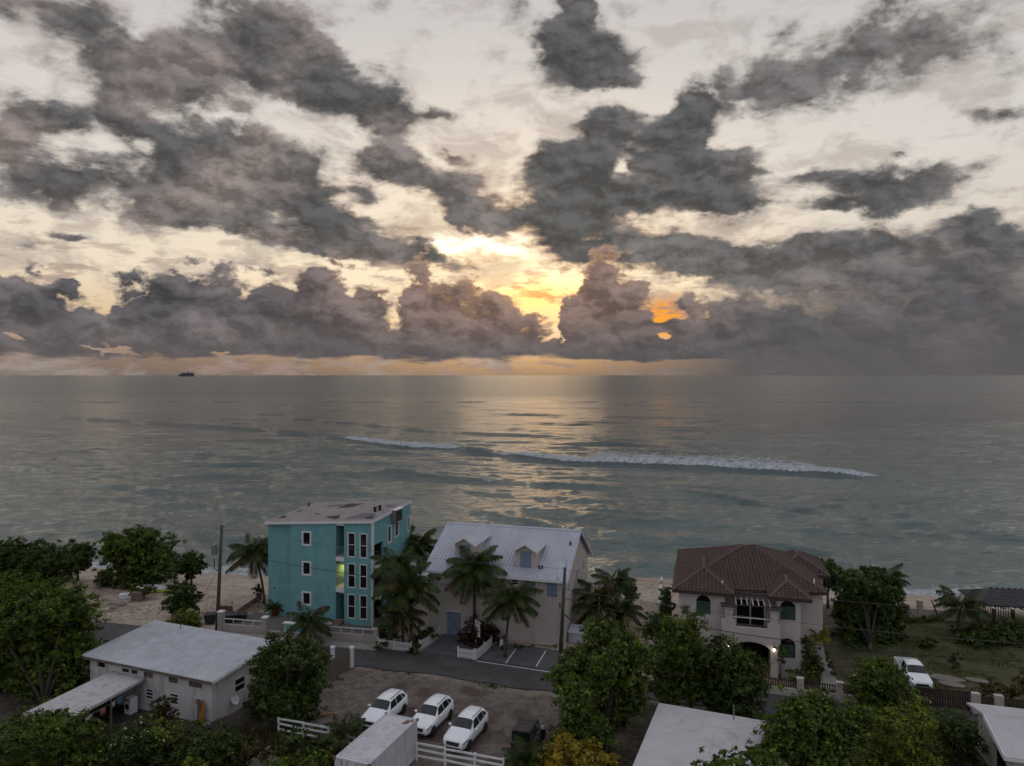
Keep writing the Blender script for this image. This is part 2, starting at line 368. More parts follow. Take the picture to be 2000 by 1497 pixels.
def link(name, me, parent=None, bevel=0.0, loc=None, rot=None):
    o = bpy.data.objects.new(name, me); col.objects.link(o)
    if parent is not None: o.parent = parent
    if loc is not None: o.location = loc
    if rot is not None: o.rotation_euler = rot
    if bevel:
        b = o.modifiers.new('bevel', 'BEVEL'); b.width = bevel; b.segments = 2; b.limit_method = 'ANGLE'; b.angle_limit = R(40)
    return o
def tag(o, label, cat, group=None):
    o['label'] = label; o['category'] = cat
    if group: o['group'] = group
    return o
def kind(o, k):
    o['kind'] = k; return o
def thing(name, label, cat, loc=(0, 0, 0), rotz=0.0, group=None):
    o = bpy.data.objects.new(name, None); col.objects.link(o)
    o.empty_display_size = 0.2; o.location = loc; o.rotation_euler = (0, 0, rotz)
    return tag(o, label, cat, group)
KIDS = {}
def copy_tree(o, loc, rotz, label=None, parent=None):
    r = o.copy(); col.objects.link(r)
    if parent is None:
        r.location = loc; r.rotation_euler = (0, 0, rotz)
        if label: r['label'] = label
    else: r.parent = parent
    for ch in [c for c in bpy.data.objects if c.parent is o]: copy_tree(ch, None, None, None, r)
    return r
def poly_sheet(name, pts, m, z=0.0):
    mb = MB(); mb.add([(x, y, z) for x, y in pts], [tuple(range(len(pts)))])
    return mb.build(name, m)

# value noise in numpy for terrain, water and masks
_perm = rng.random((256, 256))
def vnoise(x, y, s=1.0, oct=4, rough=0.5):
    x = np.asarray(x, float) * s; y = np.asarray(y, float) * s
    t = np.zeros_like(x); amp = 1.0; tot = 0.0
    for o in range(oct):
        xi = np.floor(x).astype(int); yi = np.floor(y).astype(int); fx = x - xi; fy = y - yi
        fx = fx * fx * (3 - 2 * fx); fy = fy * fy * (3 - 2 * fy)
        g = lambda a, b: _perm[a % 256, b % 256]
        t += amp * ((g(xi, yi) * (1 - fx) + g(xi + 1, yi) * fx) * (1 - fy) + (g(xi, yi + 1) * (1 - fx) + g(xi + 1, yi + 1) * fx) * fy)
        tot += amp; amp *= rough; x = x * 2.03 + 17.3; y = y * 2.03 + 5.1
    return t / tot

# materials
def newmat(name):
    m = bpy.data.materials.new(name); m.use_nodes = True
    nt = NT(m.node_tree); nt.n.clear()
    out = nt.n.new('ShaderNodeOutputMaterial'); b = nt.n.new('ShaderNodeBsdfPrincipled')
    nt.l.new(b.outputs[0], out.inputs[0])
    return m, nt, b, out
def pm(name, c, rough=0.7, var=0.18, scale=2.0, bump=0.0, bscale=None, metal=0.0, spec=0.4, stain=None, streak=False, coat=0.0):
    """painted / plastered / metal surface: base colour with soft blotches, optional stains of another colour"""
    m, nt, b, out = newmat(name)
    tc = nt.n.new('ShaderNodeTexCoord'); v = tc.outputs['Object']
    n = nt.noise(v, scale, 5, 0.6)
    cc = nt.mix(nt.mr(n, 0.3, 0.7), tuple(q * (1 - var) for q in c[:3]), tuple(min(1, q * (1 + var)) for q in c[:3]))
    if stain:
        vv = nt.vm('MULTIPLY', v, (1, 1, 0.15)) if streak else v
        sn = nt.noise(vv, scale * 1.7, 6, 0.65)
        cc = nt.mix(nt.mr(sn, 0.52, 0.74, 0, stain[1]), cc, stain[0])
    nt.put(b.inputs['Base Color'], cc)
    nt.put(b.inputs['Roughness'], nt.mr(n, 0.2, 0.8, max(0.02, rough - 0.08), min(1, rough + 0.08)))
    b.inputs['Metallic'].default_value = metal
    b.inputs['Specular IOR Level'].default_value = spec
    b.inputs['Coat Weight'].default_value = coat
    if bump:
        bn = nt.n.new('ShaderNodeBump'); bn.inputs['Strength'].default_value = bump; bn.inputs['Distance'].default_value = 0.02
        nt.put(bn.inputs['Height'], nt.noise(v, bscale or scale * 12, 4, 0.6)); nt.l.new(bn.outputs[0], b.inputs['Normal'])
    return m
def leafmat(name, dark, light, tip, transl=0.22):
    m, nt, b, out = newmat(name); nt.n.remove(b)
    g = nt.n.new('ShaderNodeNewGeometry'); oi = nt.n.new('ShaderNodeObjectInfo')
    r = g.outputs['Random Per Island']
    c = nt.ramp(r, [(0.0, (*[a * .8 + b * .2 for a, b in zip(dark, light)], 1)), (0.75, (*[a * .4 + b * .6 for a, b in zip(dark, light)], 1)), (0.96, (*light, 1)), (1.0, (*tip, 1))])
    tc = nt.n.new('ShaderNodeTexCoord')
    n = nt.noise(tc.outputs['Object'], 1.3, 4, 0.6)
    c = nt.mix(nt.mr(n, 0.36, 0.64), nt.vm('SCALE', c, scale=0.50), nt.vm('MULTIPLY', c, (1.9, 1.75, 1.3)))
    d = nt.n.new('ShaderNodeBsdfDiffuse'); t = nt.n.new('ShaderNodeBsdfTranslucent'); mx = nt.n.new('ShaderNodeMixShader')
    nt.put(d.inputs[0], c); nt.put(t.inputs[0], c); mx.inputs[0].default_value = transl
    gl = nt.n.new('ShaderNodeBsdfGlossy'); gl.inputs['Roughness'].default_value = 0.45; gl.inputs[0].default_value = (0.5, 0.5, 0.5, 1)
    m2 = nt.n.new('ShaderNodeMixShader'); m2.inputs[0].default_value = 0.03
    nt.l.new(d.outputs[0], mx.inputs[1]); nt.l.new(t.outputs[0], mx.inputs[2])
    nt.l.new(mx.outputs[0], m2.inputs[1]); nt.l.new(gl.outputs[0], m2.inputs[2]); nt.l.new(m2.outputs[0], out.inputs[0])
    return m
M = {}
def emis(name, c, s):
    m, nt, b, out = newmat(name)
    b.inputs['Base Color'].default_value = (*c, 1); b.inputs['Emission Color'].default_value = (*c, 1); b.inputs['Emission Strength'].default_value = s
    return m
# ------------------------------------------------------------------ ground, road, sea
def shore(x): return 97.0 - 0.121 * x + 1.2 * np.sin(np.asarray(x) * 0.05)
def smooth(a, b, t):
    t = np.clip((t - a) / (b - a), 0, 1); return t * t * (3 - 2 * t)
def gz(x, y):                                           # height of the land
    s = y - shore(x)
    z = -1.5 * smooth(-17, -1, s) - 2.6 * smooth(-1, 22, s) - 6 * smooth(15, 80, s)
    return z
FAR = [(-260, 134), (-140, 101), (-43.7, 74.8), (-29.3, 71.4), (-12.2, 67.6), (-5.2, 65.7), (2.7, 62.9), (21.1, 57.9), (26.6, 56.3), (38.7, 53.3), (120, 32), (240, 2)]
NEAR = [(-260, 129), (-140, 96), (-44, 70.3), (-29, 66.8), (-14.1, 63.4), (-6.6, 61.6), (0.25, 59.0), (11.1, 56.9), (20.3, 54.2), (37.8, 49.8), (120, 28), (240, -2)]
far_y = lambda x: np.interp(x, *zip(*FAR)); near_y = lambda x: np.interp(x, *zip(*NEAR))
def inpoly(x, y, poly):
    x = np.asarray(x); y = np.asarray(y); r = np.zeros(x.shape, bool); n = len(poly)
    for i in range(n):
        (x0, y0), (x1, y1) = poly[i], poly[(i + 1) % n]
        c = ((y0 > y) != (y1 > y)) & (x < (x1 - x0) * (y - y0) / (y1 - y0 + 1e-12) + x0)
        r ^= c
    return r
def edge_dist(x, y, poly):
    d = np.full(np.shape(x), 1e9)
    for i in range(len(poly)):
        a = np.array(poly[i]); b = np.array(poly[(i + 1) % len(poly)]); ab = b - a
        t = np.clip(((x - a[0]) * ab[0] + (y - a[1]) * ab[1]) / (ab @ ab), 0, 1)
        d = np.minimum(d, np.hypot(x - a[0] - t * ab[0], y - a[1] - t * ab[1]))
    return d
def pxpoly(l): return [tuple(P(*p)[:2]) for p in l]
LAWN = pxpoly([(1615, 1240), (1700, 1222), (1770, 1205), (1850, 1195), (1960, 1185), (2150, 1200), (2300, 1330), (2000, 1376), (1830, 1362), (1700, 1340), (1640, 1325)])
LOT = pxpoly([(690, 1302), (850, 1319), (1010, 1347), (1180, 1362), (1230, 1400), (1180, 1520), (860, 1520), (700, 1460), (560, 1415), (600, 1370), (640, 1335)])
def build_ground():
    def axis(lo, hi, step, ext):
        c = list(np.arange(lo, hi + 1e-6, step)); s = step; a = c[0]; b = c[-1]; pre, post = [], []
        for _ in range(ext):
            s *= 1.35; a -= s; b += s; pre.insert(0, a); post.append(b)
        return np.array(pre + c + post)
    xs = axis(-72, 72, 0.4, 16); ys = axis(34, 112, 0.4, 16)
    ys = ys[ys < 190]
    X, Y = np.meshgrid(xs, ys); Z = gz(X, Y)
    s = Y - shore(X)
    onroad = smooth(-0.6, 0.3, np.minimum(Y - near_y(X), far_y(X) - Y))
    Z = Z + (vnoise(X, Y, 0.6, 4) - 0.5) * 0.16 * (1 - onroad) * smooth(2, -6, s) - 0.05
    sd = lambda poly: np.where(inpoly(X, Y, poly), 1, -1) * edge_dist(X, Y, poly)
    nz = vnoise(X, Y, 0.35, 5, 0.6) - 0.5
    grass = smooth(-1.5, 2.0, sd(LAWN) + nz * 5) * (0.60 + 0.40 * smooth(0.42, 0.60, vnoise(X + 50, Y, 0.5, 5, 0.65)))
    grass *= 0.45 + 0.55 * smooth(26, 33, X)
    # weedy tufts along verges and behind the beach on the left
    grass = np.maximum(grass, 0.8 * smooth(0.55, 0.72, vnoise(X + 9, Y + 30, 0.4, 5, 0.6)) * smooth(-38, -46, X) * smooth(90, 84, Y) * smooth(72, 78, Y))
    gravel = smooth(-0.6, 0.8, sd(LOT) + nz * 2.2)
    yard = smooth(0.5, -0.8, Y - near_y(X) + nz) * (1 - gravel)
    dirt = np.maximum(yard, smooth(0.0, 5.0, X - 23 + nz * 14) * smooth(2.5, -2.5, s + 13 + nz * 6) * 0.95)
    pale = np.maximum(smooth(-8.5, -11.0, X + nz * 5) * gravel, smooth(-1.5, -.9, Y - near_y(X) + nz * 1.6) * smooth(-17, -15, X) * smooth(9, 6, X) * (Y < near_y(X) + .3))
    n = len(xs); m = len(ys)
    idx = np.arange(n * m).reshape(m, n)
    faces = np.stack([idx[:-1, :-1], idx[:-1, 1:], idx[1:, 1:], idx[1:, :-1]], -1).reshape(-1, 4)
    me = bpy.data.meshes.new('ground')
    me.from_pydata(np.stack([X, Y, Z], -1).reshape(-1, 3).tolist(), [], faces.tolist())
    for nm, arr in (('grass', grass), ('gravel', gravel), ('dirt', dirt), ('pale', pale), ('wet', smooth(-5.0, -1.5, s + nz * 2))):
        at = me.attributes.new(nm, 'FLOAT', 'POINT'); at.data.foreach_set('value', arr.reshape(-1).astype(np.float32))
    me.polygons.foreach_set('use_smooth', [True] * len(me.polygons))
    mt, nt, b, out = newmat('ground_sand')
    tc = nt.n.new('ShaderNodeTexCoord'); v = tc.outputs['Object']
    def attr(nm):
        a = nt.n.new('ShaderNodeAttribute'); a.attribute_name = nm; return a.outputs['Fac']
    n1 = nt.noise(v, 0.5, 6, 0.62); n2 = nt.noise(v, 6.0, 4, 0.65); n3 = nt.noise(v, 1.6, 6, 0.68)
    sand = nt.mix(nt.mr(n1, 0.35, 0.65), (0.30, 0.235, 0.185, 1), (0.42, 0.335, 0.27, 1))
    litter = nt.mr(n3, 0.56, 0.68)
    sand = nt.mix(nt.math('MULTIPLY', litter, 0.75), sand, (0.10, 0.075, 0.055, 1))
    sand = nt.mix(nt.math('MULTIPLY', attr('wet'), 0.75), sand, (0.27, 0.20, 0.155, 1))
    grav = nt.mix(nt.mr(n1, 0.42, 0.56), (0.080, 0.058, 0.047, 1), (0.150, 0.122, 0.102, 1))
    vo = nt.voro(v, 5.0)
    grav = nt.mix(nt.mr(vo, 0.02, 0.30), nt.vm('SCALE', grav, scale=1.7), grav)
    grav = nt.mix(attr('pale'), grav, nt.mix(nt.mr(n3, 0.4, 0.62), (0.185, 0.152, 0.128, 1), (0.095, 0.076, 0.062, 1)))
    dirt = nt.mix(nt.mr(n3, 0.38, 0.62), (0.034, 0.029, 0.019, 1), (0.090, 0.070, 0.052, 1))
    gr = nt.mix(nt.mr(n3, 0.35, 0.65), (0.028, 0.038, 0.010, 1), (0.070, 0.072, 0.022, 1))
    gr = nt.mix(nt.mr(n2, 0.5, 0.75), gr, (0.11, 0.09, 0.045, 1))
    c = nt.mix(attr('dirt'), sand, dirt); c = nt.mix(attr('gravel'), c, grav); c = nt.mix(attr('grass'), c, gr)
    nt.put(b.inputs['Base Color'], c)
    nt.put(b.inputs['Roughness'], nt.mixf(attr('wet'), 0.95, 0.55)); b.inputs['Specular IOR Level'].default_value = 0.25
    bn = nt.n.new('ShaderNodeBump'); bn.inputs['Strength'].default_value = 0.7; bn.inputs['Distance'].default_value = 0.08
    nt.put(bn.inputs['Height'], nt.math('ADD', nt.math('MULTIPLY', n3, 1.0), nt.math('MULTIPLY', n2, 0.6))); nt.l.new(bn.outputs[0], b.inputs['Normal'])
    me.materials.append(mt)
    kind(link('ground', me), 'structure')
build_ground()

def strip(name, xs, ylo, yhi, z, m, jit=0.0, nv=3):
    mb = MB(); jl = (vnoise(xs, xs * 0 + 3, 1.1, 4) - 0.5) * jit; jh = (vnoise(xs, xs * 0 + 40, 1.1, 4) - 0.5) * jit
    vs = []
    for i, x in enumerate(xs):
        a, b2 = ylo(x) + jl[i], yhi(x) + jh[i]
        for k in range(nv): vs.append((x, a + (b2 - a) * k / (nv - 1), z))
    fs = [(i * nv + k, (i + 1) * nv + k, (i + 1) * nv + k + 1, i * nv + k + 1) for i in range(len(xs) - 1) for k in range(nv - 1)]
    mb.add(vs, fs)
    return mb.build(name, m)
def asphalt():
    m, nt, b, out = newmat('asphalt')
    tc = nt.n.new('ShaderNodeTexCoord'); v = tc.outputs['Object']
    n1 = nt.noise(v, 0.45, 6, 0.6); n2 = nt.noise(v, 22.0, 3, 0.7); n3 = nt.noise(v, 1.8, 5, 0.7)
    c = nt.mix(nt.mr(n1, 0.35, 0.65), (0.050, 0.047, 0.047, 1), (0.078, 0.072, 0.070, 1))
    c = nt.mix(nt.mr(n3, 0.58, 0.72, 0, 0.6), c, (0.13, 0.115, 0.10, 1))
    c = nt.mix(nt.mr(n2, 0.3, 0.7), nt.vm('SCALE', c, scale=0.75), nt.vm('SCALE', c, scale=1.25))
    nt.put(b.inputs['Base Color'], c); b.inputs['Roughness'].default_value = 0.85; b.inputs['Specular IOR Level'].default_value = 0.3
    bn = nt.n.new('ShaderNodeBump'); bn.inputs['Strength'].default_value = 0.4; bn.inputs['Distance'].default_value = 0.01
    nt.put(bn.inputs['Height'], n2); nt.l.new(bn.outputs[0], b.inputs['Normal'])
    return m
M['asphalt'] = asphalt()
M['concrete'] = pm('concrete', (0.26, 0.235, 0.21), 0.9, 0.2, 1.2, 0.3, 20, stain=((0.10, 0.09, 0.08, 1), 0.6))
road_x = np.concatenate([np.arange(-250, -70, 6.0), np.arange(-70, 70, 0.5), np.arange(70, 235, 6.0)])
kind(strip('road', road_x, near_y, far_y, 0.030, M['asphalt'], 0.55, 5), 'structure')

def build_sea():
    d1 = np.exp(np.concatenate([np.arange(math.log(78), math.log(150), 0.0060), np.arange(math.log(150), math.log(330), 0.0038), np.arange(math.log(330), math.log(720), 0.0065)])); d2 = np.exp(np.arange(math.log(720), math.log(45000), 0.035))
    D = np.concatenate([d1, d2, [60000.0]])
    az = np.concatenate([np.linspace(-R(74), -R(40), 40)[:-1], np.linspace(-R(40), R(40), 620), np.linspace(R(40), R(74), 40)[1:]])
    AZ, DD = np.meshgrid(az, D)
    Y = DD * np.ones_like(AZ); X = DD * np.tan(AZ)      # rows of equal distance from the shore line
    Z = np.zeros_like(X); foam = np.zeros_like(X)
    spacing = np.where(Y < 720, 0.0058, 0.035) * Y
    r2 = np.random.default_rng(3)
    base = math.atan2(-0.62, 1.0)
    wx = (vnoise(X, Y, 0.012, 3) - 0.5) * 26
    maps = [vnoise(X + 300 * i, Y, 0.02, 2) for i in range(5)]
    for i in range(70):
        if i < 44: lam = 2.2 * (4.0 ** r2.random()); th = R(76) + r2.normal(0, 0.34); amp = 0.0125 * lam ** 0.62
        else: lam = 9.0 * (3.4 ** r2.random()); th = R(76) + r2.normal(0, 0.13); amp = 0.0098 * lam ** 0.62
        k = 2 * math.pi / lam
        ph = k * (X * math.cos(th) + (Y + wx * 0.35) * math.sin(th)) + r2.random() * 7
        grp = maps[i % 5] if i < 44 else (maps[i % 5] * 1.35) ** 2
        att = np.exp(-(k * spacing / 2.2) ** 2) * (0.35 + 1.3 * grp)
        Z += amp * att * (np.sin(ph) + 0.22 * np.sin(2 * ph + 1.3))
    def crest(px, A, foam_rng=(), wf=1.7, wb=6.0, end=14.0, wob=1.6, w=None, fw=5.0):
        pts = [P(*p, SEA_Z) for p in px]
        cx = np.array([p.x for p in pts]); cy = np.array([p.y for p in pts])
        o = np.argsort(cx); cx, cy = cx[o], cy[o]
        sl = (cy[-1] - cy[0]) / (cx[-1] - cx[0]); cs = 1 / math.hypot(1, sl)
        yc = np.interp(X, cx, cy) + (vnoise(X, X * 0 + A * 31, 0.09, 4, 0.6) - 0.5) * 2 * wob
        s = (Y - yc) * cs
        env = smooth(cx[0] - 2, cx[0] + end, X) * smooth(cx[-1] + 2, cx[-1] - end, X) * (0.65 + 0.7 * vnoise(X, Y * 0 + A * 77, 0.06, 3))
        prof = np.where(s < 0, np.exp(-(s / wf) ** 2), np.exp(-(s / wb) ** 2)) - 0.35 * np.exp(-((s + 2.6 * wf) / (1.9 * wf)) ** 2)
        nonlocal Z, foam
        Z = Z + A * env * prof
        for (a, b2, width, stren) in foam_rng:
            x0 = np.interp(a, [p[0] for p in px], [p.x for p in pts]); x1 = np.interp(b2, [p[0] for p in px], [p.x for p in pts])
            e = smooth(x0 - 1.5, x0 + 4, X) * smooth(x1 + 2, x1 - 6, X)
            ragged = (vnoise(X, Y, 0.5, 4, 0.6) - 0.5) * 1.6
            f = e * smooth(-1.9, -0.9, s + ragged * 0.22) * smooth(width, width * 0.25, s + ragged * width * 0.5) * stren
            foam = np.maximum(foam, f)
            Z = Z + 0.45 * e * np.exp(-((s - 0.4) / 1.5) ** 2) * (0.4 + vnoise(X, Y, 1.1, 3)) * stren
    crest([(60, 812), (280, 826), (480, 839), (680, 860), (780, 872), (900, 880), (980, 890), (1120, 903), (1350, 912), (1550, 922), (1700, 932), (1850, 945), (2060, 968)], 1.15,
          [(672, 910, 6, 1.1), (690, 900, 30, .56), (970, 1330, 5, 1.1), (1150, 1730, 7, 1.1), (1170, 1700, 52, .58)], 1.9, 7.0, 40, 1.2)
    crest([(720, 922), (950, 939), (1200, 955), (1330, 962), (1430, 975), (1550, 996), (1700, 1017), (1960, 1047)], 0.60, [(930, 1000, 1.6, 0.55)], 1.3, 4.5, 10)
    crest([(930, 998), (1160, 1040), (1250, 1052), (1410, 1064)], 0.45, (), 1.2, 3.5, 6)
    crest([(540, 817), (700, 829), (850, 845), (1000, 850), (1130, 856)], 0.75, (), 1.7, 7.0, 20)
    crest([(1150, 866), (1300, 872), (1400, 879)], 0.55, (), 1.6, 5.0, 10)
    crest([(360, 907), (480, 910), (590, 914)], 0.55, (), 1.4, 4.0, 8)
    crest([(555, 884), (600, 887), (660, 893)], 0.55, (), 1.3, 4.0, 5)
    crest([(1530, 884), (1600, 886), (1690, 891)], 0.55, (), 1.4, 4.0, 6)
    crest([(310, 884), (420, 890)], 0.25, [(312, 418, 5, 0.45)], 1.4, 4.0, 5)
    crest([(180, 948), (260, 954), (340, 962)], 0.5, (), 1.2, 3.5, 5)
    crest([(-60, 905), (40, 915), (110, 922)], 0.5, (), 1.2, 3.5, 5)
    crest([(1600, 1017), (1750, 1028), (1990, 1054)], 0.35, (), 1.1, 3.0, 5)
    crest([(1640, 1125), (1760, 1133), (1880, 1141), (2100, 1155)], 0.40, (), 0.9, 2.2, 6, 0.7)
    crest([(1160, 1098), (1230, 1104), (1330, 1108)], 0.35, (), 0.9, 2.2, 4, 0.7)
    # lace of foam at the beach
    s = Y - shore(X)
    e = smooth(2.6, 0.2, s + (vnoise(X, Y, 0.25, 4) - 0.5) * 5) * 0.62
    foam = np.maximum(foam, e)
    calm = smooth(-2, 10, s); Z *= 0.25 + 0.75 * calm
    me = bpy.data.meshes.new('sea')
    n = X.shape[1]; m = X.shape[0]; idx = np.arange(n * m).reshape(m, n)
    faces = np.stack([idx[:-1, :-1], idx[:-1, 1:], idx[1:, 1:], idx[1:, :-1]], -1).reshape(-1, 4)
    V = np.stack([X, Y, Z + SEA_Z], -1).reshape(-1, 3).astype(np.float32)
    me.vertices.add(len(V)); me.vertices.foreach_set('co', V.reshape(-1))
    me.loops.add(faces.size); me.loops.foreach_set('vertex_index', faces.reshape(-1).astype(np.int32))
    me.polygons.add(len(faces)); me.polygons.foreach_set('loop_start', np.arange(0, faces.size, 4, dtype=np.int32)); me.polygons.foreach_set('loop_total', np.full(len(faces), 4, np.int32))
    me.update(calc_edges=True)
    a = me.attributes.new('foam', 'FLOAT', 'POINT'); a.data.foreach_set('value', foam.reshape(-1).astype(np.float32))
    me.polygons.foreach_set('use_smooth', np.ones(len(faces), bool))
    mt, nt, b, out = newmat('sea_water')
    g = nt.n.new('ShaderNodeNewGeometry'); v = g.outputs['Position']
    x, y, z = nt.sep(v)
    at = nt.n.new('ShaderNodeAttribute'); at.attribute_name = 'foam'; fo = at.outputs['Fac']
    fl = nt.vm('MULTIPLY', v, (1, 1, 0))
    far = nt.mr(y, 120, 900)
    big = nt.noise(fl, 0.02, 4, 0.6)
    c = nt.mix(nt.mr(y, 95, 420), (0.082, 0.112, 0.102, 1), (0.026, 0.032, 0.033, 1))
    c = nt.mix(nt.mr(big, 0.42, 0.62), c, nt.vm('SCALE', c, scale=0.78))
    fn = nt.noise(fl, 1.3, 6, 0.7)
    fm = nt.mr(nt.math('ADD', fo, nt.math('MULTIPLY', nt.math('SUBTRACT', fn, 0.5), 1.1)), 0.36, 0.62)
    fm = nt.math('MULTIPLY', fm, nt.mr(fo, 0.02, 0.2))
    c = nt.mix(fm, c, nt.mix(nt.mr(nt.noise(fl, 0.7, 5, 0.7), 0.4, 0.65), (0.24, 0.27, 0.28, 1), (0.50, 0.49, 0.51, 1)))
    nt.put(b.inputs['Base Color'], c)
    b.inputs['IOR'].default_value = 1.38
    nt.put(b.inputs['Roughness'], nt.mixf(fm, nt.mr(y, 130, 1000, 0.07, 0.30), 0.9))
    st = nt.vm('MULTIPLY', v, (0.42, 1.0, 0))
    h = nt.math('ADD', nt.math('MULTIPLY', nt.noise(st, 0.40, 3, 0.6), 0.75), nt.math('MULTIPLY', nt.noise(st, 1.3, 4, 0.68), 0.55))
    h = nt.math('ADD', h, nt.math('MULTIPLY', nt.noise(nt.vm('MULTIPLY', v, (0.075, 0.34, 0)), 1.0, 5, 0.66), 2.6))
    h = nt.math('ADD', h, nt.math('MULTIPLY', nt.math('MULTIPLY', fn, fm), 0.25))
    bn = nt.n.new('ShaderNodeBump'); bn.inputs['Strength'].default_value = 1.0; bn.inputs['Distance'].default_value = 0.30
    nt.put(bn.inputs['Height'], h); nt.l.new(bn.outputs[0], b.inputs['Normal'])
    me.materials.append(mt)
    kind(link('sea', me), 'structure')
build_sea()
# ------------------------------------------------------------------ building materials
M['teal'] = pm('teal_stucco', (0.140, 0.310, 0.322), 0.85, 0.12, 0.8, 0.4, 30, stain=((0.085, 0.20, 0.205, 1), 0.6), streak=True)
M['trim'] = pm('white_trim', (0.62, 0.60, 0.60), 0.6, 0.08, 3.0, stain=((0.30, 0.28, 0.26, 1), 0.4), streak=True)
M['glass'] = pm('dark_glass', (0.012, 0.011, 0.012), 0.06, 0.2, 1.0, spec=0.35)
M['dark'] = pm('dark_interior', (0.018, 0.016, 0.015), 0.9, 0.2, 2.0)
M['membrane'] = pm('roof_membrane', (0.225, 0.198, 0.188), 0.9, 0.15, 0.8, 0.3, 8, stain=((0.17, 0.14, 0.13, 1), 0.6))
M['tar'] = pm('bare_tar', (0.030, 0.026, 0.026), 0.9, 0.2, 1.5, 0.3)
M['patch'] = pm('worn_membrane', (0.11, 0.10, 0.105), 0.9, 0.15, 1.5)
M['cream'] = pm('cream_plaster', (0.36, 0.31, 0.275), 0.85, 0.10, 1.0, 0.25, 25, stain=((0.22, 0.185, 0.16, 1), 0.5), streak=True)
M['white_wall'] = pm('white_plaster', (0.45, 0.395, 0.36), 0.85, 0.08, 1.0, 0.25, 25, stain=((0.24, 0.21, 0.20, 1), 0.4), streak=True)
M['grimy'] = pm('grimy_white_wall', (0.50, 0.475, 0.46), 0.9, 0.10, 1.0, 0.25, 20, stain=((0.17, 0.155, 0.14, 1), 0.75), streak=True)
M['metal_roof'] = pm('painted_metal_roof', (0.38, 0.385, 0.425), 0.5, 0.08, 0.7, spec=0.3, stain=((0.24, 0.25, 0.31, 1), 0.5), streak=False)
M['metal_roof2'] = pm('weathered_metal_roof', (0.62, 0.615, 0.64), 0.5, 0.10, 0.7, spec=0.4, stain=((0.28, 0.25, 0.25, 1), 0.7))
M['blue'] = pm('blue_paint', (0.17, 0.21, 0.30), 0.6, 0.10, 3.0)
M['tile'] = pm('clay_tile', (0.072, 0.042, 0.035), 0.85, 0.25, 1.2, 0.2, 14, stain=((0.034, 0.021, 0.021, 1), 0.7))
M['ridge'] = pm('mortar_ridge', (0.105, 0.066, 0.060), 0.85, 0.2, 3.0)
M['villa'] = pm('villa_stucco', (0.46, 0.408, 0.38), 0.85, 0.07, 0.9, 0.3, 30, stain=((0.24, 0.20, 0.19, 1), 0.4), streak=True)
M['shutter'] = pm('green_shutter', (0.035, 0.075, 0.058), 0.6, 0.2, 4.0)
M['wood'] = pm('weathered_wood', (0.12, 0.098, 0.080), 0.9, 0.3, 2.5, 0.3, stain=((0.05, 0.04, 0.035, 1), 0.7), streak=True)
M['darkwood'] = pm('dark_brown_wood', (0.038, 0.022, 0.016), 0.7, 0.25, 3.0)
M['shingle'] = pm('dark_shingle', (0.050, 0.045, 0.046), 0.9, 0.25, 2.0, 0.3)
M['rooflow'] = pm('painted_flat_roof', (0.45, 0.425, 0.43), 0.85, 0.08, 0.4, 0.2, 12, stain=((0.28, 0.26, 0.26, 1), 0.7))
M['slab'] = pm('stained_slab', (0.42, 0.395, 0.39), 0.9, 0.12, 0.9, 0.2, 12, stain=((0.09, 0.075, 0.065, 1), 0.75))
M['brick_paver'] = pm('grey_paver', (0.10, 0.096, 0.099), 0.9, 0.25, 1.2, 0.3)
M['terracotta'] = pm('terracotta_tile', (0.20, 0.115, 0.085), 0.8, 0.2, 2.0)
M['black'] = pm('black_metal', (0.015, 0.014, 0.014), 0.5, 0.2, 4.0)
M['grey_metal'] = pm('grey_metal', (0.20, 0.20, 0.21), 0.5, 0.15, 3.0, metal=0.3)
M['whitepaint'] = pm('white_paint', (0.66, 0.65, 0.65), 0.6, 0.10, 3.0, stain=((0.26, 0.24, 0.22, 1), 0.5))
M['rust'] = pm('rust', (0.16, 0.065, 0.040), 0.9, 0.3, 3.0)

def holed_wall(w, h_left, h_right, holes, thick=0.25, arch=()):
    """wall sheet u 0..w, z 0..h with rectangular holes (u0,u1,z0,z1) cut through, given thickness along +v"""
    us = sorted({0.0, w, *[a for q in holes for a in q[:2]]}); zs = sorted({0.0, *[a for q in holes for a in q[2:]]})
    mb = MB(); top = lambda u: h_left + (h_right - h_left) * u / w
    for a, b in zip(us[:-1], us[1:]):
        if b - a < 1e-4: continue
        for k in range(len(zs)):
            z0 = zs[k]; last = k == len(zs) - 1
            z1 = zs[k + 1] if not last else None
            if not last and z1 - z0 < 1e-4: continue
            mid = ((a + b) / 2, (z0 + (z1 if z1 else z0 + 0.01)) / 2)
            if any(q[0] < mid[0] < q[1] and q[2] < mid[1] < q[3] for q in holes): continue
            ta, tb = (z1, z1) if not last else (top(a), top(b))
            mb.hexa([(a, 0, z0), (b, 0, z0), (b, thick, z0), (a, thick, z0), (a, 0, ta), (b, 0, tb), (b, thick, tb), (a, thick, ta)])
    return mb
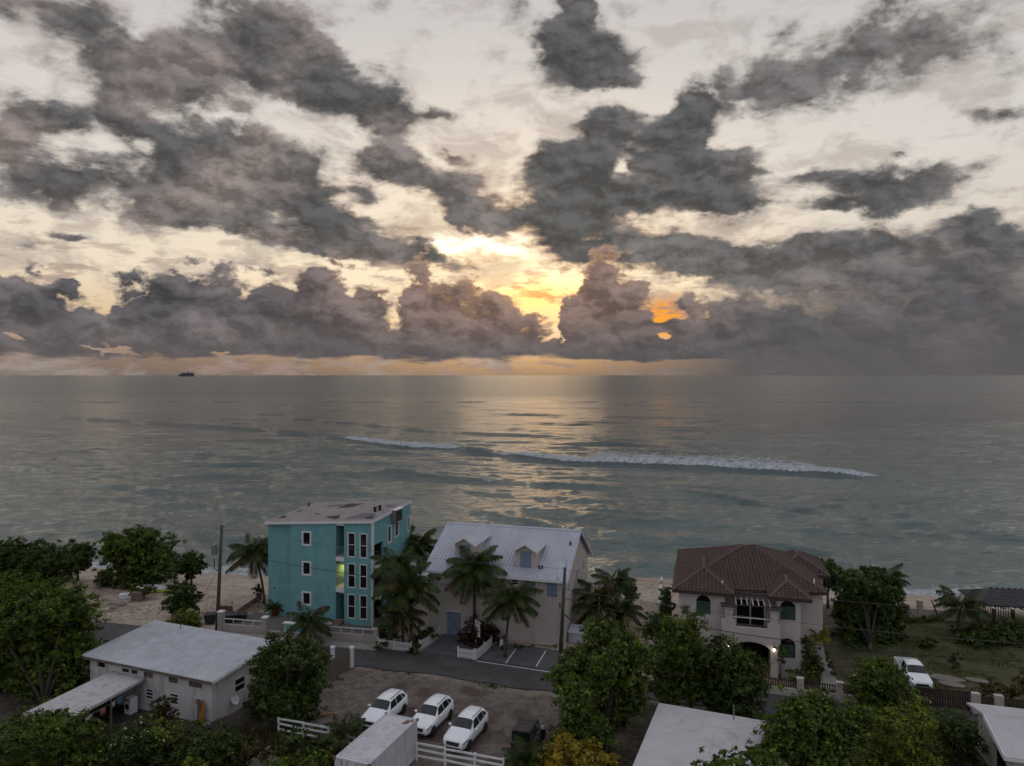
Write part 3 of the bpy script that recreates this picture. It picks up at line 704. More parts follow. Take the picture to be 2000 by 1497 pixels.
def window(parent, u0, u1, z0, z1, v=0.0, fw=0.12, frame='trim', glass='glass', proud=0.04, rec=0.10, bars=0, side=None):
    """window set into a wall facing -v (or, with side=u, into a wall facing +u): frame with a pane sub-part"""
    def bx(mb, a0, a1, b0, b1, c0, c1):                 # a along the wall, b depth (+ = outwards), c height
        if side is None: mb.box(a0, a1, v - b1, v - b0, c0, c1)
        else: mb.box(side + b0, side + b1, a0, a1, c0, c1)
    f = MB()
    bx(f, u0, u1, -rec, proud, z1 - fw, z1); bx(f, u0, u1, -rec, proud, z0, z0 + fw)
    bx(f, u0, u0 + fw, -rec, proud, z0 + fw, z1 - fw); bx(f, u1 - fw, u1, -rec, proud, z0 + fw, z1 - fw)
    for k in range(bars):
        zz = z0 + (z1 - z0) * (k + 1) / (bars + 1); bx(f, u0 + fw, u1 - fw, -rec + 0.02, 0.0, zz - 0.025, zz + 0.025)
    fo = f.build('window', M[frame], parent)
    g = MB(); bx(g, u0 + fw * 0.9, u1 - fw * 0.9, -rec - 0.05, -rec + 0.012, z0 + fw * 0.9, z1 - fw * 0.9)
    g.build('pane', M[glass], fo)
    return fo
def shutter(parent, u0, u1, z0, z1, v, mat='blue', name='shutter'):
    """pair of boarded shutters: boards with gaps, ledges and hinges"""
    o = None; mid = (u0 + u1) / 2
    for a, b in ((u0, mid - 0.01), (mid + 0.01, u1)):
        mb = MB(); n = max(2, int((b - a) / 0.16)); w = (b - a) / n
        for k in range(n): mb.box(a + k * w, a + (k + 1) * w - 0.012, v - 0.07, v - 0.02, z0, z1)
        for zz in (z0 + 0.2, z1 - 0.25): mb.box(a + 0.02, b - 0.03, v - 0.10, v - 0.07, zz, zz + 0.08)
        o = mb.build(name, M[mat], parent)
        h = MB(); hu = a + 0.03 if a == u0 else b - 0.09
        for zz in (z0 + 0.22, z1 - 0.23): h.box(hu, hu + 0.07, v - 0.13, v - 0.10, zz, zz + 0.04)
        h.build('hinge', M['black'], o)
    return o
def corrugated(c00, c10, c11, c01, n, depth, name, m, parent, axis='u'):
    """metal sheet between four corners (u0v0,u1v0,u1v1,u0v1); ribs run along v and are counted along u"""
    c = [Vector(q) for q in (c00, c10, c11, c01)]
    up = (c[1] - c[0]).cross(c[3] - c[0]).normalized()
    if up.z < 0: up = -up
    vs, fs = [], []
    prof = [(0.0, 0), (0.30, 0), (0.42, 1), (0.58, 1), (0.70, 0)]
    pts = [((k + t) / n, h) for k in range(n) for t, h in prof] + [(1.0, 0)]
    for t, h in pts:
        a = c[0].lerp(c[1], t); b = c[3].lerp(c[2], t)
        for e in (a, b): vs += [e + up * (depth * h), e + up * (depth * h - 0.05)]
    for k in range(len(pts) - 1):
        i = k * 4; j = i + 4
        fs += [(i, j, j + 2, i + 2), (i + 1, i + 3, j + 3, j + 1), (i, i + 1, j + 1, j), (i + 2, j + 2, j + 3, i + 3)]
    fs += [(0, 2, 3, 1), (len(vs) - 4, len(vs) - 3, len(vs) - 1, len(vs) - 2)]
    mb = MB(); mb.add(vs, fs)
    return mb.build(name, m, parent)

# ------------------------------------------------------------------ teal apartment block
def teal_block():
    f = Frame(-26.6, 76.9, -16)
    W_, Dp = 12.6, 9.4
    t = thing('apartment_block', 'three storey turquoise block with a sloping torn flat roof', 'building', (f.o.x, f.o.y, 0), f.a)
    zl, zr, zbr, zbl = 10.1, 10.95, 11.4, 10.4
    step = f.fac(567, 1100)[0]
    lw = [(*f.fac(589.5, y0), *f.fac(608, y1)) for y0, y1 in ((1037, 1067), (1095.5, 1125.5), (1154.5, 1184))]
    rects = [(a, c, d, b) for a, b, c, d in lw]
    s0, s1 = f.fac(656, 1100)[0], f.fac(672, 1100)[0]
    tall = []
    for xa, xb, dy in ((679, 694.5, 0), (702.5, 717.5, 2)):
        for y0, y1 in ((1040, 1089.5), (1100, 1149.5), (1160, 1209.6)):
            a, zt = f.fac(xa, y0 + dy); b, zb = f.fac(xb, y1 + dy); tall.append((a, b, zb, zt))
    zt = lambda u: zl + (zr - zl) * u / W_
    # front wall in two planes, the left bay set back
    sb = 0.35
    mb = holed_wall(step, zl, zt(step), [], 0.25); mb.v = [(x, y + sb, z) for x, y, z in mb.v]
    mb.build('wall', M['teal'], t)
    holes = [(a - step, b - step, c, d) for a, b, c, d in rects] + [(s0 - step, s1 - step, 0.0, zt(s0) - 0.45)] + [(a - step, b - step, c, d) for a, b, c, d in tall]
    mb = holed_wall(W_ - step, zt(step), zr, holes, 0.30); mb.v = [(x + step, y, z) for x, y, z in mb.v]
    mb.build('wall', M['teal'], t)
    # side and back walls
    b1 = f.side(727.5, 1068, W_)[1]; bal = [(0.35, 2.6, 6.3, 8.3), (0.35, 2.6, 3.0, 5.3), (0.35, 2.6, 0.0, 2.4)]
    sw = [(*f.side(757, 1028, W_), *f.side(764.5, 1059, W_)), (*f.side(771, 1020, W_), *f.side(779, 1047, W_)), (*f.side(795.5, 1010, W_), *f.side(800.5, 1037, W_))]
    srect = [(a, c, d, b) for a, b, c, d in sw]
    q = holed_wall(Dp - 0.35, zr, zbr, [(a - .35, b - .35, c, d) for a, b, c, d in bal + srect], 0.25)
    mb = MB(); mb.add([(W_ - 0.25 + (0.25 - y), x + 0.33, z) for x, y, z in q.v], q.f); mb.build('wall', M['teal'], t)
    MB().hexa([(0.02, sb + .26, 0), (.27, sb + .26, 0), (.27, Dp, 0), (0.02, Dp, 0), (0.02, sb + .26, zl), (.27, sb + .26, zl), (.27, Dp, zbl), (0.02, Dp, zbl)]).build('wall', M['teal'], t)
    MB().hexa([(0.02, Dp, 0), (W_ - .02, Dp, 0), (W_ - .02, Dp + .25, 0), (0.02, Dp + .25, 0), (0.02, Dp, zbl), (W_ - .02, Dp, zbr), (W_ - .02, Dp + .25, zbr), (0.02, Dp + .25, zbl)]).build('wall', M['teal'], t)
    # floors and dark core inside
    for zz in (3.05, 6.1):
        MB().box(0.4, W_ - 0.3, 0.6, Dp - 0.1, zz - 0.14, zz + 0.14).build('floor_slab', M['trim'], t)
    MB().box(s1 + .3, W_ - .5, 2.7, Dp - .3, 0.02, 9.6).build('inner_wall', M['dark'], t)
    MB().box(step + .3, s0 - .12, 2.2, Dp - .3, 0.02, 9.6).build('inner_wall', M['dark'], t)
    # stair slot: side cheeks, back wall, landings and railings
    MB().box(s0 - .1, s0 - .004, .31, 2.0, 0, zt(s0) - .5).build('wall', M['teal'], t)
    MB().box(s1 + .004, s1 + .1, .31, 2.0, 0, zt(s0) - .5).build('wall', M['teal'], t)
    MB().box(s0 - .1, s1 + .1, 2.0, 2.2, 0, zt(s0) - .5).build('wall', M['cream'], t)
    for ya, yb in ((1088, 1096.6), (1147, 1156.7)):
        z1, z0 = f.fac(664, ya)[1], f.fac(664, yb)[1]
        MB().box(s0 + .004, s1 - .004, -.03, 1.98, z0, z1).build('landing', M['trim'], t)
        rl = MB()
        for k in range(7): u = s0 + .06 + (s1 - s0 - .12) * k / 6; rl.box(u - .012, u + .012, .02, .044, z1, z1 + 1.0)
        rl.box(s0 + .01, s1 - .01, .015, .05, z1 + 1.0, z1 + 1.05)
        rl.build('railing', M['grey_metal'], t)
    MB().box(s0 + .004, s1 - .004, -.02, .3, zt(s0) - .45, zt(s0) - .12).build('lintel', M['trim'], t)
    # lit wall lamp on the middle landing
    lu, lz = f.fac(667, 1105, 1.9)
    lamp = MB().lathe([(0.03, -.16), (.09, -.12), (.11, .1), (.05, .16)], 10, (s1 - .32, 1.86, lz)).build('wall_lamp', emis('lamp_glow', (1.0, 0.72, 0.22), 7.0), t)
    li = bpy.data.lights.new('stair_lamp', 'POINT'); li.energy = 45; li.color = (1, .62, .16); li.shadow_soft_size = .12
    lo = bpy.data.objects.new('stair_lamp', li); col.objects.link(lo); lo.parent = t; lo.location = (s1 - .36, 1.62, lz)
    # windows
    for r in rects: window(t, *r, fw=0.17, bars=0)
    for r in tall: window(t, *r, fw=0.09, bars=1)
    for r in srect: window(t, *r, fw=0.13, side=W_)
    # side balconies: floor plates and rails reaching out beyond the wall
    for zz in (3.0, 6.1):
        MB().box(W_ - 2.0, W_ + 1.0, .40, 3.0, zz - .22, zz).build('balcony_floor', M['trim'], t)
        rl = MB()
        for k in range(12): v_ = .45 + 2.5 * k / 11; rl.box(W_ + .93, W_ + .96, v_ - .012, v_ + .012, zz, zz + 1.0)
        rl.box(W_ + .91, W_ + .98, .42, 2.98, zz + 1.0, zz + 1.06)
        for k in range(5): u = W_ + .05 + .85 * k / 4; rl.box(u - .012, u + .012, .43, .455, zz, zz + 1.0)
        rl.box(W_, W_ + .9, .41, .47, zz + 1.0, zz + 1.06)
        rl.build('railing', M['grey_metal'], t)
    MB().tube([(step - .05, sb - .06, .1), (step - .05, sb - .06, zt(step) - .35)], .045, 8).build('drainpipe', M['teal'], t)
    MB().lathe([(.03, 0), (.08, .02), (.08, .14), (.03, .16)], 8, (f.fac(533, 1152)[0], sb - .1, f.fac(533, 1152)[1])).build('wall_lamp', M['black'], t)
    # corner board, roof, fascia
    MB().box(W_ - .02, W_ + .10, -.06, .30, 0, zr - .22).build('corner_board', M['trim'], t)
    ov = .12
    roof = MB(); 
    cr = [(-ov, -ov, zl), (W_ + ov, -ov, zr), (W_ + ov, Dp + .4, zbr), (-ov, Dp + .4, zbl)]
    roof.hexa([(x, y, z + .0) for x, y, z in cr] + [(x, y, z + .10) for x, y, z in cr])
    ro = roof.build('roof', M['membrane'], t)
    fa = MB(); fz = .26
    fa.hexa([(-ov - .02, -ov - .05, zl - fz), (W_ + ov + .05, -ov - .05, zr - fz), (W_ + ov + .05, -ov - .003, zr - fz), (-ov - .02, -ov - .003, zl - fz),
             (-ov - .02, -ov - .05, zl + .06), (W_ + ov + .05, -ov - .05, zr + .06), (W_ + ov + .05, -ov - .003, zr + .06), (-ov - .02, -ov - .003, zl + .06)])
    fa.hexa([(W_ + ov + .003, -ov, zr - fz), (W_ + ov + .05, -ov, zr - fz), (W_ + ov + .05, Dp + .4, zbr - fz), (W_ + ov + .003, Dp + .4, zbr - fz),
             (W_ + ov + .003, -ov, zr + .07), (W_ + ov + .05, -ov, zr + .07), (W_ + ov + .05, Dp + .4, zbr + .07), (W_ + ov + .003, Dp + .4, zbr + .07)])
    fa.build('fascia', M['trim'], t)
    def rz(u, v): return zl + (zr - zl) * u / W_ + ((zbl - zl) * (1 - u / W_) + (zbr - zr) * u / W_) * v / Dp + .104
    def on_roof(px, py):
        z = 10.8
        for _ in range(6):
            p = P(px, py, z); l = Vector((p.x, p.y)) - f.o; u, v = l.dot(f.u), l.dot(f.v); z = rz(u, v)
        return u, v
    zc = lambda p: (500 + p[0] * .1938, 960 + p[1] * .1938)
    patches = (([(500, 228), (620, 222), (800, 165), (900, 130), (760, 135), (640, 180)], 'patch'), ([(900, 278), (1140, 268), (1210, 225), (1060, 222)], 'patch'), ([(1300, 158), (1370, 158), (1410, 135), (1330, 134)], 'patch'),
               ([(765, 192), (860, 196), (960, 165), (1095, 122), (930, 127), (860, 152)], 'tar'), ([(395, 205), (450, 206), (465, 190), (425, 192)], 'tar'), ([(210, 274), (290, 270), (308, 250), (270, 243), (250, 258)], 'tar'),
               ([(690, 258), (800, 284), (830, 272), (855, 243), (780, 250)], 'tar'), ([(1085, 272), (1160, 280), (1205, 243), (1150, 258)], 'tar'), ([(590, 236), (640, 236), (655, 224), (600, 226)], 'tar'))
    for i, (pl, mt) in enumerate(patches):
        q = [on_roof(*zc(p)) for p in pl]
        # ragged outline
        out = []
        for k in range(len(q)):
            a, b = Vector(q[k]), Vector(q[(k + 1) % len(q)])
            for s in range(4):
                e = a.lerp(b, s / 4); out.append((e.x + random.uniform(-.10, .10), e.y + random.uniform(-.16, .16)))
        out = [(min(max(x, .1), W_ - .1), min(max(y, .1), Dp)) for x, y in out]
        m_ = MB(); m_.add([(x, y, rz(x, y) + .004 + .004 * i) for x, y in out], [tuple(range(len(out)))]); m_.build('torn_patch', M[mt], ro)
    for px, py in ((1200, 205), (1248, 190)):
        u, v = on_roof(*zc((px, py)))
        m_ = MB(); m_.lathe([(.16, 0), (.16, .4), (.26, .42), (.26, .5), (.1, .56)], 10, (u, v, rz(u, v))); m_.build('roof_vent', M['black'], ro)
    m_ = MB(); u, v = on_roof(602, 987); m_.lathe([(.1, 0), (.1, .3), (.16, .34), (.05, .42)], 8, (u + .4, v - .5, rz(u, v))).build('roof_vent', M['black'], ro)
    # air conditioner under the eave
    (va, za), (vb, zb) = f.side(763.5, 998, W_), f.side(777, 1015, W_)
    ac = MB(); ac.box(W_ + .02, W_ + .55, va, vb, zb, za); a_ = ac.build('air_conditioner', M['grey_metal'], t, bevel=.02)
    MB().box(W_ + .55, W_ + .58, va + .12, vb - .12, zb + .1, za - .1).build('grille', M['black'], a_)
    MB().box(W_ - .0, W_ + .7, va - .1, vb + .1, za + .06, za + .12).build('ac_hood', M['trim'], t)
    return f
teal = teal_block()

# ------------------------------------------------------------------ white guest house with metal gable roof
def guest_house():
    f = Frame(-8.46, 71.76, -16); W_, Dp = 14.0, 13.0; ze, zr = 6.55, 9.75; mid = Dp / 2
    t = thing('guest_house', 'white plastered house with pale metal gable roof and two dormers', 'building', (f.o.x, f.o.y, 0), f.a)
    rr = [(887, 911, 1132, 1149), (997.6, 1013, 1131, 1144), (1025, 1048, 1133, 1163), (1067, 1090, 1137, 1167)]
    up = [(f.fac(a, c)[0], f.fac(b, d)[0], f.fac(b, d)[1], f.fac(a, c)[1]) for a, b, c, d in rr]
    d0, d1 = f.fac(872.6, 1200)[0], f.fac(900, 1200)[0]
    door = (d0, d1, 0.0, 2.35)
    holed_wall(W_, ze, ze, up + [door], 0.25).build('wall', M['white_wall'], t)
    # gables
    sr = [(*f.side(1108.5, 1132, W_), *f.side(1112, 1156, W_)), (*f.side(1124.5, 1114, W_), *f.side(1128, 1134, W_)), (*f.side(1138, 1096, W_), *f.side(1141, 1115, W_))]
    srect = [(a, c, d, b) for a, b, c, d in sr]
    q = holed_wall(Dp - .25, ze, ze, [(a - .25, b - .25, c, d) for a, b, c, d in srect], .25)
    g = MB(); g.add([(W_ - y, x + .25, z) for x, y, z in q.v], q.f)
    g.prism([(0.25, ze), (Dp - .0, ze), (mid, zr - .12)], 'x', W_ - .25, W_ - .002); g.build('wall', M['white_wall'], t)
    g = MB().box(0, .25, .25, Dp, 0, ze); g.prism([(0.25, ze), (Dp, ze), (mid, zr - .12)], 'x', .002, .25); g.build('wall', M['white_wall'], t)
    MB().box(.25, W_ - .25, Dp - .25, Dp, 0, ze).build('wall', M['white_wall'], t)
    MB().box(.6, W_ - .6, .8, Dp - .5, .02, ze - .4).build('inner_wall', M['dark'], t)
    # roof: two ribbed slopes
    sl = (zr - ze) / mid; ov = .45; ou = .45
    ro = corrugated((-ou, -ov, ze - ov * sl + .06), (W_ + ou, -ov, ze - ov * sl + .06), (W_ + ou, mid, zr + .06), (-ou, mid, zr + .06), 40, .06, 'roof', M['metal_roof'], t)
    zb_ = 5.5; vb = Dp + 1.0
    corrugated((-ou, vb, zb_), (W_ + ou, vb, zb_), (W_ + ou, mid + .01, zr + .06), (-ou, mid + .01, zr + .06), 40, .06, 'roof', M['metal_roof'], t)
    MB().prism([(mid - .22, zr + .02), (mid, zr + .13), (mid + .22, zr + .02), (mid, zr + .06)], 'x', -ou, W_ + ou).build('ridge_cap', M['metal_roof'], t)
    MB().box(-ou, W_ + ou, -ov - .05, -ov - .005, ze - ov * sl - .14, ze - ov * sl + .05).build('fascia', M['trim'], t)
    b = MB()
    b.hexa([(W_ + ou - .06, -ov, ze - ov * sl - .16), (W_ + ou, -ov, ze - ov * sl - .16), (W_ + ou, mid, zr - .16), (W_ + ou - .06, mid, zr - .16),
            (W_ + ou - .06, -ov, ze - ov * sl), (W_ + ou, -ov, ze - ov * sl), (W_ + ou, mid, zr), (W_ + ou - .06, mid, zr)])
    b.hexa([(W_ + ou - .06, mid + .01, zr - .16), (W_ + ou, mid + .01, zr - .16), (W_ + ou, vb, zb_ - .2), (W_ + ou - .06, vb, zb_ - .2),
            (W_ + ou - .06, mid + .01, zr), (W_ + ou, mid + .01, zr), (W_ + ou, vb, zb_ - .05), (W_ + ou - .06, vb, zb_ - .05)])
    b.build('bargeboard', M['trim'], t)
    # openings
    window(t, *up[1], fw=.07, bars=1)
    for r in (up[0], up[2], up[3]):
        window(t, *r, fw=.06); shutter(t, r[0] + .05, r[1] - .05, r[2] + .03, r[3] - .03, 0.0)
    for r in srect: window(t, *r, fw=.06, side=W_)
    MB().box(d0 - .09, d1 + .09, -.04, .2, 2.35, 2.46).build('door_frame', M['trim'], t)
    dm = MB(); n = 10; w = (d1 - d0) / n
    for k in range(n): dm.box(d0 + k * w, d0 + (k + 1) * w - .012, .03, .09, .02, 2.34)
    do = dm.build('door', M['blue'], t)
    MB().box((d0 + d1) / 2 + .05, (d0 + d1) / 2 + .12, -.03, .03, 1.0, 1.25).build('door_handle', M['black'], do)
    lr = f.fac(1091, 1134)
    MB().box(lr[0] - .12, lr[0] + .12, -.28, -.003, lr[1] - .1, lr[1] + .22).build('wall_lamp', M['black'], t)
    # dormers
    for (xa, xb, yb, ya, apx) in ((889, 927, 1110, 1064, 904), (1007, 1047, 1110.5, 1077, 1028)):
        # face plane: where its foot meets the roof
        v = 1.2
        for _ in range(8):
            z = f.fac((xa + xb) / 2, yb, v)[1]; v = (z - ze) / sl
        a, z0 = f.fac(xa, yb, v); b_, _ = f.fac(xb, yb, v); ztop = f.fac(xb, ya, v)[1]
        cx = (a + b_) / 2; rise = .62; back = lambda z: (z - ze) / sl
        dm = MB(); dm.box(a, b_, v, v + .12, z0 - .05, ztop)
        dm.prism([(a, ztop), (b_, ztop), (cx, ztop + rise)], 'y', v, v + .12)
        for u0, u1 in ((a, a + .12), (b_ - .12, b_)):
            dm.prism([(v + .12, z0), (v + .12, ztop), (back(ztop), ztop), ], 'x', u0, u1)
        de = dm.build('dormer', M['white_wall'], t)
        e = .28
        for s in (-1, 1):
            x0 = cx; x1 = (a - e) if s < 0 else (b_ + e); zt_ = ztop + rise + .05; zq = ztop - e * rise / (cx - a) + .05
            r_ = MB(); r_.hexa([(x0, v - .35, zt_), (x1, v - .35, zq), (x1, back(zq), zq), (x0, back(zt_), zt_), (x0, v - .35, zt_ + .08), (x1, v - .35, zq + .08), (x1, back(zq), zq + .08), (x0, back(zt_), zt_ + .08)])
            r_.build('dormer_roof', M['metal_roof'], de)
            bb = MB(); bb.hexa([(x0, v - .42, zt_ - .1), (x1, v - .42, zq - .1), (x1, v - .355, zq - .1), (x0, v - .355, zt_ - .1), (x0, v - .42, zt_ + .1), (x1, v - .42, zq + .1), (x1, v - .355, zq + .1), (x0, v - .355, zt_ + .1)]).build('bargeboard', M['trim'], de)
        MB().box(a - .1, b_ + .1, v - .08, v - .003, z0 - .1, z0 + .06).build('sill', M['trim'], de)
        uu = (b_ - a)
        shutter(t, a + uu * .24, b_ - uu * .24, z0 + .15, ztop - .08, v - .002)
    # vents on the roof and a loose board
    for px, py in ((1053, 1113), (1059, 1113), (1114, 1066)):
        v = 1.
        for _ in range(8): z = f.fac(px, py, v)[1]; v = (z - ze) / sl
        u = f.fac(px, py, v)[0]
        MB().lathe([(.09, -.05), (.09, .3), (.12, .32), (.04, .38)], 8, (u, v, z + .05)).build('roof_vent', M['black'], ro)
    # seaside balcony showing past the gable
    bl = MB(); bl.box(W_ + .02, W_ + 1.3, Dp - 2.2, Dp + 1.2, 3.0, 3.2); bl.build('balcony_floor', M['white_wall'], t)
    rl = MB()
    for k in range(5): rl.box(W_ + 1.2, W_ + 1.28, Dp - 2.1 + .8 * k, Dp - 2.02 + .8 * k, 3.2, 4.2)
    rl.box(W_ + 1.2, W_ + 1.28, Dp - 2.2, Dp + 1.2, 4.2, 4.28); rl.box(W_ + 1.2, W_ + 1.28, Dp - 2.2, Dp + 1.2, 3.6, 3.66)
    rl.build('railing', M['whitepaint'], t)
    MB().box(W_ + 1.15, W_ + 1.3, Dp - 2.2, Dp - 2.05, 0, 3.0).build('post', M['whitepaint'], t)
    return f
guest = guest_house()
# ------------------------------------------------------------------ villa with clay tile hip roofs
def tile_slope(mb, a, b, c, d, pitch=0.34, course=0.42, hgt=0.10):
    """barrel tiles over the slope with eave a-b and ridge d-c (points on the surface, d above a, c above b)"""
    a, b, c, d = (Vector(q) for q in (a, b, c, d))
    e = (b - a).normalized(); n = e.cross((d - a)).normalized()
    if n.z < 0: n = -n
    up = n.cross(e).normalized()
    if up.z < 0: up = -up
    L = (d - a).dot(up)
    sA, sB = (d - a).dot(e), (c - b).dot(e); W0 = (b - a).length
    rows = int(L / course) + 1
    for r in range(rows):
        t0, t1 = r * course, min((r + 1) * course + .05, L)
        if t1 - t0 < .06: continue
        tm = (t0 + min(t1, L)) / 2
        lo, hi = sA * tm / L, W0 + sB * tm / L
        k0 = math.floor(lo / pitch); k1 = math.ceil(hi / pitch)
        for k in range(k0, k1):
            x0, x1 = max(k * pitch, lo - .08), min(k * pitch + pitch * .96, hi + .08)
            if x1 - x0 < .07: continue
            j = random.uniform(-.012, .012); pts = []
            for t, lift in ((t0, .035 + j), (t1, .0)):
                for s, h in ((0, 0), (.25, .75), (.5, 1), (.75, .75), (1, 0)):
                    pts.append(a + e * (x0 + (x1 - x0) * s) + up * t + n * (lift + hgt * h))
            mb.add(pts, [(i, i + 1, i + 6, i + 5) for i in range(4)] + [(0, 5, 4) if False else (4, 3, 2, 1, 0)])
    return mb
def ridge_line(mb, p, q, r=.13):
    return mb.tube([Vector(p) + Vector((0, 0, .06)), Vector(q) + Vector((0, 0, .06))], r, 6)
def spandrels(mb, u0, u1, zs, v0, v1, rise=None, n=9):
    """fills the corners above an arch that spans u0..u1 and springs at zs; the rectangular hole reaches zs + rise"""
    r = (u1 - u0) / 2; rise = rise or r; cx = (u0 + u1) / 2
    for s in (-1, 1):
        arc = [(cx + s * r * math.cos(t), zs + rise * math.sin(t)) for t in [math.pi / 2 * k / n for k in range(n + 1)]]
        for (xa, za), (xb, zb) in zip(arc[:-1], arc[1:]):
            if abs(xa - xb) < 1e-5: continue
            mb.hexa([(xa, v0, za), (xb, v0, zb), (xb, v1, zb), (xa, v1, za), (xa, v0, zs + rise), (xb, v0, zs + rise), (xb, v1, zs + rise), (xa, v1, zs + rise)])
    return mb
def arch_window(parent, u0, u1, z0, zs, v):
    """arched window: green louvred shutters below a bar, dark fanlight above"""
    r = (u1 - u0) / 2; cx = (u0 + u1) / 2
    f = MB(); f.box(u0, u1, v + .12, v + .2, zs - .06, zs + .03); f.box(cx - .04, cx + .04, v + .12, v + .2, z0, zs - .06)
    f.box(u0, u0 + .06, v + .12, v + .2, z0, zs - .06); f.box(u1 - .06, u1, v + .12, v + .2, z0, zs - .06); f.box(u0, u1, v + .12, v + .2, z0 - .0, z0 + .06)
    fo = f.build('window', M['shutter'], parent)
    for a, b in ((u0 + .07, cx - .05), (cx + .05, u1 - .07)):
        s = MB(); k = z0 + .08
        while k < zs - .1:
            s.hexa([(a, v + .14, k), (b, v + .14, k), (b, v + .19, k + .05), (a, v + .19, k + .05), (a, v + .145, k + .015), (b, v + .145, k + .015), (b, v + .195, k + .065), (a, v + .195, k + .065)]); k += .085
        s.build('louvre', M['shutter'], fo)
    MB().box(u0, u1, v + .22, v + .25, z0, zs + r + .05).build('pane', M['glass'], fo)
def villa():
    f = Frame(14.9, 63.5, -15); t = thing('villa', 'pale stucco villa with brown clay tile hip roofs and a balcony', 'villa', (f.o.x, f.o.y, 0), f.a)
    ze = 6.74
    aw = lambda xa, xb, yt, yb: (f.fac(xa, yb)[0], f.fac(xb, yb)[0], f.fac((xa + xb) / 2, yb)[1], f.fac((xa + xb) / 2, yt)[1])
    L1 = aw(1360, 1388, 1163, 1200); R1 = aw(1523.7, 1553.7, 1173.8, 1212); R2 = aw(1522, 1553.7, 1247, 1286)
    uL, uB0, uB1 = 3.95, f.fac(1519, 1250)[0] - .05, f.fac(1564, 1250)[0]
    def wall_arch(u0, u1, wins, name='wall'):
        mb = holed_wall(u1 - u0, ze, ze, [(a - u0, b - u0, c, d) for a, b, c, d in wins], .28)
        mb.v = [(x + u0, y, z) for x, y, z in mb.v]
        for a, b, c, d in wins: spandrels(mb, a, b, d - (b - a) / 2, 0.002, .278)
        mb.build(name, M['villa'], t)
    wall_arch(0, uL, [L1]); wall_arch(uB0, uB1, [R1, R2])
    for w in (L1, R1, R2): arch_window(t, w[0], w[1], w[2], w[3] - (w[1] - w[0]) / 2, 0.0)
    # body behind
    MB().box(0, .28, .28, 13.5, 0, ze).build('wall', M['villa'], t)
    MB().box(uL - .28, uL, .28, 2.4, 0, ze).build('wall', M['villa'], t)
    MB().box(uB0, uB0 + .28, .28, 2.4, 0, ze).build('wall', M['villa'], t)
    MB().box(uB1 - .28, uB1, .28, 2.4, 0, ze).build('wall', M['villa'], t)
    MB().box(uB1 - .1, 12.0, 2.4, 2.68, 0, ze).build('wall', M['villa'], t)
    MB().box(11.72, 12.0, 2.68, 8.2, 0, ze).build('wall', M['villa'], t)
    MB().box(11.9, 13.2, 8.2, 8.48, 0, ze).build('wall', M['villa'], t)
    MB().box(12.92, 13.2, 8.48, 14, 0, ze).build('wall', M['villa'], t)
    MB().box(.28, 12.92, 13.5, 13.8, 0, ze).build('wall', M['villa'], t)
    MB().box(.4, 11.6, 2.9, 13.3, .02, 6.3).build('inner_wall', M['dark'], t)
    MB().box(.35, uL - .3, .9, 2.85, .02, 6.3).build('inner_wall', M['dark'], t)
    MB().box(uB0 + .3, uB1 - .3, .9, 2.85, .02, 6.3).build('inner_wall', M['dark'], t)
    # recessed centre: first-floor wall with the glass door, ground-floor porch
    vb = 2.4; bl, br = f.fac(1437, 1200, vb), f.fac(1494, 1200, vb)
    zd = 3.35
    h = holed_wall(uB0 - uL, ze, ze, [(bl[0] - uL, br[0] - uL, zd, 5.75), (.5, uB0 - uL - .5, 0, 2.5)], .28); h.v = [(x + uL, y + vb, z) for x, y, z in h.v]
    h.build('wall', M['villa'], t)
    dd = MB(); u0, u1 = bl[0], br[0]
    for a, b in ((u0, u0 + .08), ((u0 + u1) / 2 - .05, (u0 + u1) / 2 + .05), (u1 - .08, u1)): dd.box(a, b, vb - .03, vb + .08, zd, 5.75)
    dd.box(u0, u1, vb - .03, vb + .08, 5.67, 5.75); dd.box(u0, u1, vb - .03, vb + .08, zd, zd + .07)
    do = dd.build('sliding_door', M['trim'], t); MB().box(u0, u1, vb + .1, vb + .13, zd, 5.72).build('pane', M['glass'], do)
    # balcony: slab, parapet, columns
    vf = -.9; cl = (f.fac(1416, 1200, vf)[0], f.fac(1431.5, 1200, vf)[0]); cr = (f.fac(1505, 1200, vf)[0], f.fac(1519.5, 1200, vf)[0])
    ztop = f.fac(1470, 1227, vf)[1]; zbot = f.fac(1470, 1254, vf)[1]
    MB().box(cl[0] - .25, cr[1] + .15, vf + .02, 2.36, zbot + .35, 3.3).build('balcony_floor', M['terracotta'], t)
    pa = MB(); pa.box(cl[0] - .3, cr[1] + .2, vf - .05, vf + .25, zbot, ztop); pa.box(cl[0] - .3, cl[1] + .25, vf - .06, vf + .3, ztop, ztop + .55); pa.box(cr[0] - .25, cr[1] + .2, vf - .06, vf + .3, ztop, ztop + .5)
    pa.build('parapet', M['villa'], t)
    for c in (cl, cr):
        m_ = MB(); m_.box(c[0], c[1], vf - .02, vf + .55, ztop + .5, 5.75); m_.box(c[0] - .1, c[1] + .1, vf - .12, vf + .65, 5.75, 5.98); m_.build('column', M['villa'], t)
        MB().box(c[0] - .35, c[1] + .35, vf - .3, vf + .7, 5.982, 6.08).build('column_cap', M['shingle'], t)
    MB().box(cr[0], cr[1], vf - .02, vf + .6, 0, zbot - .003).build('column', M['villa'], t)
    MB().box(cl[0], cl[1], vf - .02, vf + .6, 0, zbot - .003).build('column', M['villa'], t)
    # shallow arch under the balcony front
    am = MB(); spandrels(am, cl[1], cr[0], zbot - .75, vf, vf + .25, .72, 10); am.build('porch_arch', M['villa'], t)
    rz_ = f.fac(1460, 1208, vf)[1]
